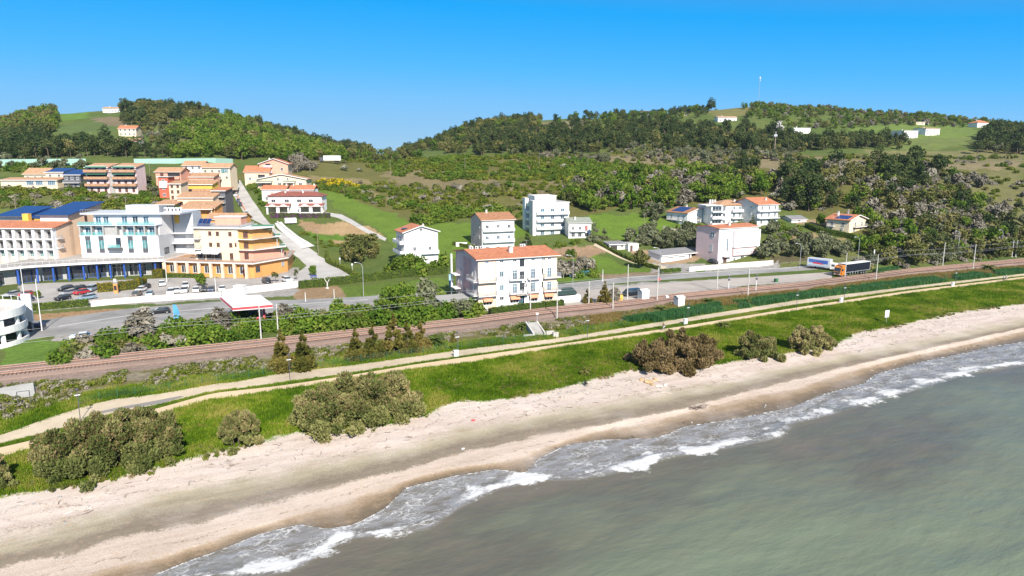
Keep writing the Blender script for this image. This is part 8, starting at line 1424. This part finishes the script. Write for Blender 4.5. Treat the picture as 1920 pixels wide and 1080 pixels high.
# ------------------------------------------------------------------ cyclists
M_skin = simple('skin', (.42,.25,.17), .6, .05); 
def cyclist(px, py, head, top_col, leg_col, lab_p, lab_b, hair):
    p = G(px, py); p[2] += .06; a = math.radians(head); bk = empty('bicycle', tuple(p), a, lab_b, 'bicycle'); fm = simple('bicycle_frame', (.05,.05,.06), .4)
    for x in (-.52, .52):
        b = MB(); n = 20; b.tube([(x+.33*math.cos(2*math.pi*k/n), 0, .34+.33*math.sin(2*math.pi*k/n)) for k in range(n+1)], .022, M_black, 5, cap=False); [b.tube([(x,0,.34),(x+.32*math.cos(k*math.pi/4),0,.34+.32*math.sin(k*math.pi/4))], .004, M_metal, 3) for k in range(8)]; b.build('wheel', bk)
    b = MB(); [b.tube([q0, q1], .02, fm, 6) for q0, q1 in (((-.52,0,.34),(-.05,0,.32)), ((-.05,0,.32),(-.22,0,.92)), ((-.22,0,.80),(.36,0,.86)), ((-.05,0,.32),(.36,0,.80)), ((-.52,0,.34),(-.2,0,.82)), ((.52,0,.34),(.34,0,1.0)))]; b.build('frame', bk); b = MB(); b.tube([(.34,0,1.0),(.38,-.26,1.04),(.28,-.3,1.03)], .016, fm, 5); b.tube([(.34,0,1.0),(.38,.26,1.04),(.28,.3,1.03)], .016, fm, 5); b.build('handlebar', bk); b = MB(); b.box(-.34, -.1, -.07, .07, .92, .98, M_black); b.build('saddle', bk, bevel=.02)
    r = tag(link('person', None, None, tuple(p), a), lab_p, 'person'); tc = simple('jersey_%d' % px, top_col, .8); lc = simple('trousers_%d' % px, leg_col, .8)
    J = {'pel': (-.2,0,1.0,.13), 'chest': (.02,0,1.36,.15), 'neck': (.10,0,1.54,.065), 'head': (.15,0,1.66,.10), 'crown': (.15,0,1.76,.085), 'nose': (.255,0,1.665,.02), 'ls': (.04,.19,1.44,.065), 'le': (.2,.26,1.22,.05), 'lh': (.34,.24,1.07,.036), 'rs': (.04,-.19,1.44,.065), 're': (.2,-.26,1.22,.05), 'rh': (.34,-.24,1.07,.036), 'lk': (.14,.11,.78,.075), 'la': (-.02,.11,.36,.05), 'lt': (.12,.11,.30,.035), 'rk': (.2,-.11,.95,.075), 'ra': (.02,-.11,.55,.05), 'rt': (.16,-.11,.50,.035), 'lhip': (-.18,.1,.98,.1), 'rhip': (-.18,-.1,.98,.1)}
    E = [('pel','chest'),('chest','neck'),('neck','head'),('head','crown'),('head','nose'),('chest','ls'),('ls','le'),('le','lh'),('chest','rs'),('rs','re'),('re','rh'),('pel','lhip'),('lhip','lk'),('lk','la'),('la','lt'),('pel','rhip'),('rhip','rk'),('rk','ra'),('ra','rt')]
    def skin(name, ks, es, mat, grow=1.0):
        me = bpy.data.meshes.new(name); ks = list(ks); me.from_pydata([J[k][:3] for k in ks], [(ks.index(x), ks.index(y)) for x, y in es], []); o = link(name, me, r); me.materials.append(mat); sk = o.modifiers.new('skin', 'SKIN'); 
        for i, k in enumerate(ks): me.skin_vertices[0].data[i].radius = (J[k][3]*grow,)*2; me.skin_vertices[0].data[i].use_root = i == 0
        sb = o.modifiers.new('smooth', 'SUBSURF'); sb.levels = sb.render_levels = 2; return o
    skin('body', J.keys(), E, M_skin); t_ = ('chest','pel','ls','le','rs','re'); skin('jacket', t_, [e for e in E if e[0] in t_ and e[1] in t_], tc, 1.14); t_ = ('pel','lhip','lk','la','rhip','rk','ra'); skin('trousers', t_, [e for e in E if e[0] in t_ and e[1] in t_], lc, 1.16)
    b = MB(); n = 8; b.tube([(.13,0,1.66),(.12,0,1.74),(.12,0,1.82),(.13,0,1.86)], .125, hair, 10, .05); b.build('hair', r, smooth=True)
cyclist(1244,620,TH*57.3+180,(.02,.02,.025),(.45,.45,.47),'person in a black jacket and light trousers riding left on the beige path','bicycle ridden by the person in black on the beige path',simple('dark_hair', (.02,.015,.012)))
cyclist(1881,528,TH*57.3+180,(.75,.75,.75),(.05,.05,.06),'person in white riding near the right end of the path, the nearer one','bicycle of the nearer rider in white at the right end of the path',simple('white_helmet', (.7,.7,.7))); cyclist(1886,526.5,TH*57.3+180,(.75,.75,.75),(.5,.42,.38),'person in white riding just behind the other at the right end of the path','bicycle of the rider farther right at the right end of the path',simple('pale_helmet', (.68,.6,.55)))
# ------------------------------------------------------------------ beach: driftwood, rocks, flotsam
def log(px, py, l, rz, rad, lab): p = G(px, py); rs = R_(px); b = MB(); pts = [(t*l-l/2, .08*l*math.sin(t*3+px), rad*.6+.05*math.sin(t*5)) for t in np.linspace(0, 1, 7)]; b.tube(pts, rad, M_drift, 7, rad*.4); [b.tube([pts[k], (pts[k][0]+.25*l*.4, pts[k][1]+.3*(1 if k % 2 else -1), rad+.25)], rad*.45, M_drift, 5, rad*.15) for k in (2, 4)]; tag(b.build('driftwood', None, tuple(p), rz, smooth=True), lab, 'driftwood', 'driftwood on the beach')
M_drift = simple('bleached_wood', (.52,.46,.40), .9, .2, 3); M_dtw = simple('wet_wood', (.11,.085,.07), .9, .25, 3)
log(880,754,3.4,-.25,.14,'pale forked driftwood log at the grass edge below the shore grass'); log(905,756,2.4,.5,.09,'thin pale driftwood branch right of the forked log'); log(1005,771,3.2,.4,.07,'reddish driftwood branch on the middle of the beach'); log(1052,743,3.0,.5,.06,'curved driftwood stick on the upper beach left of the rocks'); log(1250,737,2.0,-.2,.09,'dark driftwood stick right of the orange rocks'); log(1440,733,2.6,-.4,.08,'driftwood stick on the wet band at the right'); log(150,958,3.0,.4,.07,'long thin driftwood twig below the long tamarisk thicket')
b = MB(); rs = R_(5); p = G(1308,765)
for k in range(46): a = rs.uniform(0, 3.14); c_ = rs.normal(size=2)*np.array([.9, .3]); l = rs.uniform(.4, 1.1); z = rs.uniform(.02, .4); b.tube([(c_[0]-math.cos(a)*l, c_[1]-math.sin(a)*l*.5, z*.5), (c_[0]+math.cos(a)*l, c_[1]+math.sin(a)*l*.5, z+.1)], .03, M_dtw, 4, .012)
tag(b.build('branch_heap', None, tuple(p), .4), 'heap of dark washed up branches on the lower beach', 'driftwood')
def rock_mesh(seed, s):
    bm = bmesh.new(); bmesh.ops.create_icosphere(bm, subdivisions=3, radius=1); rs = R_(seed)
    P = np.array([v.co for v in bm.verts]); n = fbm(P[:, 0]*1.3+seed, P[:, 1]*1.3+P[:, 2]*1.7, seed, 3); pl = rs.normal(size=(7, 3)); pl /= np.linalg.norm(pl, axis=1)[:, None]
    for v, k in zip(bm.verts, n):
        c_ = np.array(v.co)*(.75+.5*k)
        for q in pl: d_ = c_@q; c_ = c_-q*max(0, d_-.62)
        v.co = c_*np.array([1.3, 1.0, .7])*s
    me = bpy.data.meshes.new('rock'); bm.to_mesh(me); bm.free(); me.materials.append(M_rock); return me
M_rock = simple('ochre_rock', (.50,.34,.18), .95, .25, 1.2, bstr=.6, bscale=5); M_prock = simple('pale_rock', (.60,.54,.48), .95, .15, 1, bstr=.5, bscale=5)
for i, (px, py, s, lab) in enumerate(((1215,717,.8,'big ochre rock under the brown tamarisk thicket'), (1203,713,.55,'shadowed ochre rock left of the big one'), (1228,712,.5,'smaller ochre rock right of the big one'), (1223,722,.4,'small ochre rock in front of the big one'))): tag(link('rock', rock_mesh(40+i, s), None, tuple(G(px, py)), float(i)), lab, 'rock', 'ochre rocks at the grass edge')
m_ = rock_mesh(50, .6); m_.materials.clear(); m_.materials.append(M_prock)
for i, (px, py, lab) in enumerate(((1234,724,'flat pale slab left of two beside the ochre rocks'), (1248,722,'flat pale slab right of two beside the ochre rocks'))): o = link('rock', m_, None, tuple(G(px, py)), i*1.1); o.scale = (1.2, .8, .5); tag(o, lab, 'rock', 'pale slabs beside the ochre rocks')
p = G(887,789); b = MB(); b.box(-.25, .25, -.18, .18, 0, .16, M_redp); b.tube([(.2,0,.1),(.45,.1,.12)], .05, M_redp, 6); tag(b.build('plastic_litter', None, tuple(p), .3, bevel=.03), 'small red plastic can on the pale sand', 'litter'); p = G(868,843); b = MB(); b.tube([(-.2,0,.13),(.2,0,.13),(.27,0,.13)], .13, M_wmetal, 9, .06); tag(b.build('plastic_bottle', None, tuple(p), .6), 'white plastic bottle on the dark wet band of the beach', 'litter')
fl = [(lambda m: (m.tube([(-.4,0,.03),(0,.08,.06),(.45,-.03,.03)], .03, M_dtw, 4, .012), m.mesh('stick'))[1])(MB()), (lambda m: (m.tube([(-.25,.1,.03),(.25,-.1,.05)], .035, M_drift, 4, .015), m.mesh('stick'))[1])(MB()), (lambda m: (m.box(-.12, .12, -.09, .09, 0, .1, M_grey), m.mesh('stick'))[1])(MB())]
rs = R_(77); P = np.concatenate([band('darkup', 'grass', -40, 260, 900, 21, .15, .95, .52, 9), band('darkup', 'grass', -40, 260, 260, 22, .62, .78), band('swash', 'darklo', -40, 240, 200, 23, .1, .9, .5, 8)]); scatter('beach_flotsam', 'scattered sticks and stones washed up on the beach', 'flotsam', fl, P, R_(78).uniform(.5, 1.5, len(P)), 79)
# ------------------------------------------------------------------ air between the camera and the far hills
b = MB(); b.box(-2760, 2760, -80, 2480, -8, 190, None); hz_me = bpy.data.meshes.new('haze'); hz_me.from_pydata(b.v, [], b.f); m, t, o = nt('haze_air'); pv = N(t, 'ShaderNodeVolumePrincipled', Density=HAZE, Anisotropy=.2); pv.inputs['Color'].default_value = (.80,.90,1,1); L(t, pv.outputs[0], o.inputs['Volume']); hz_me.materials.append(m); tag(link('haze', hz_me), 'thin bluish summer air over the whole coast', 'haze', None, 'stuff')
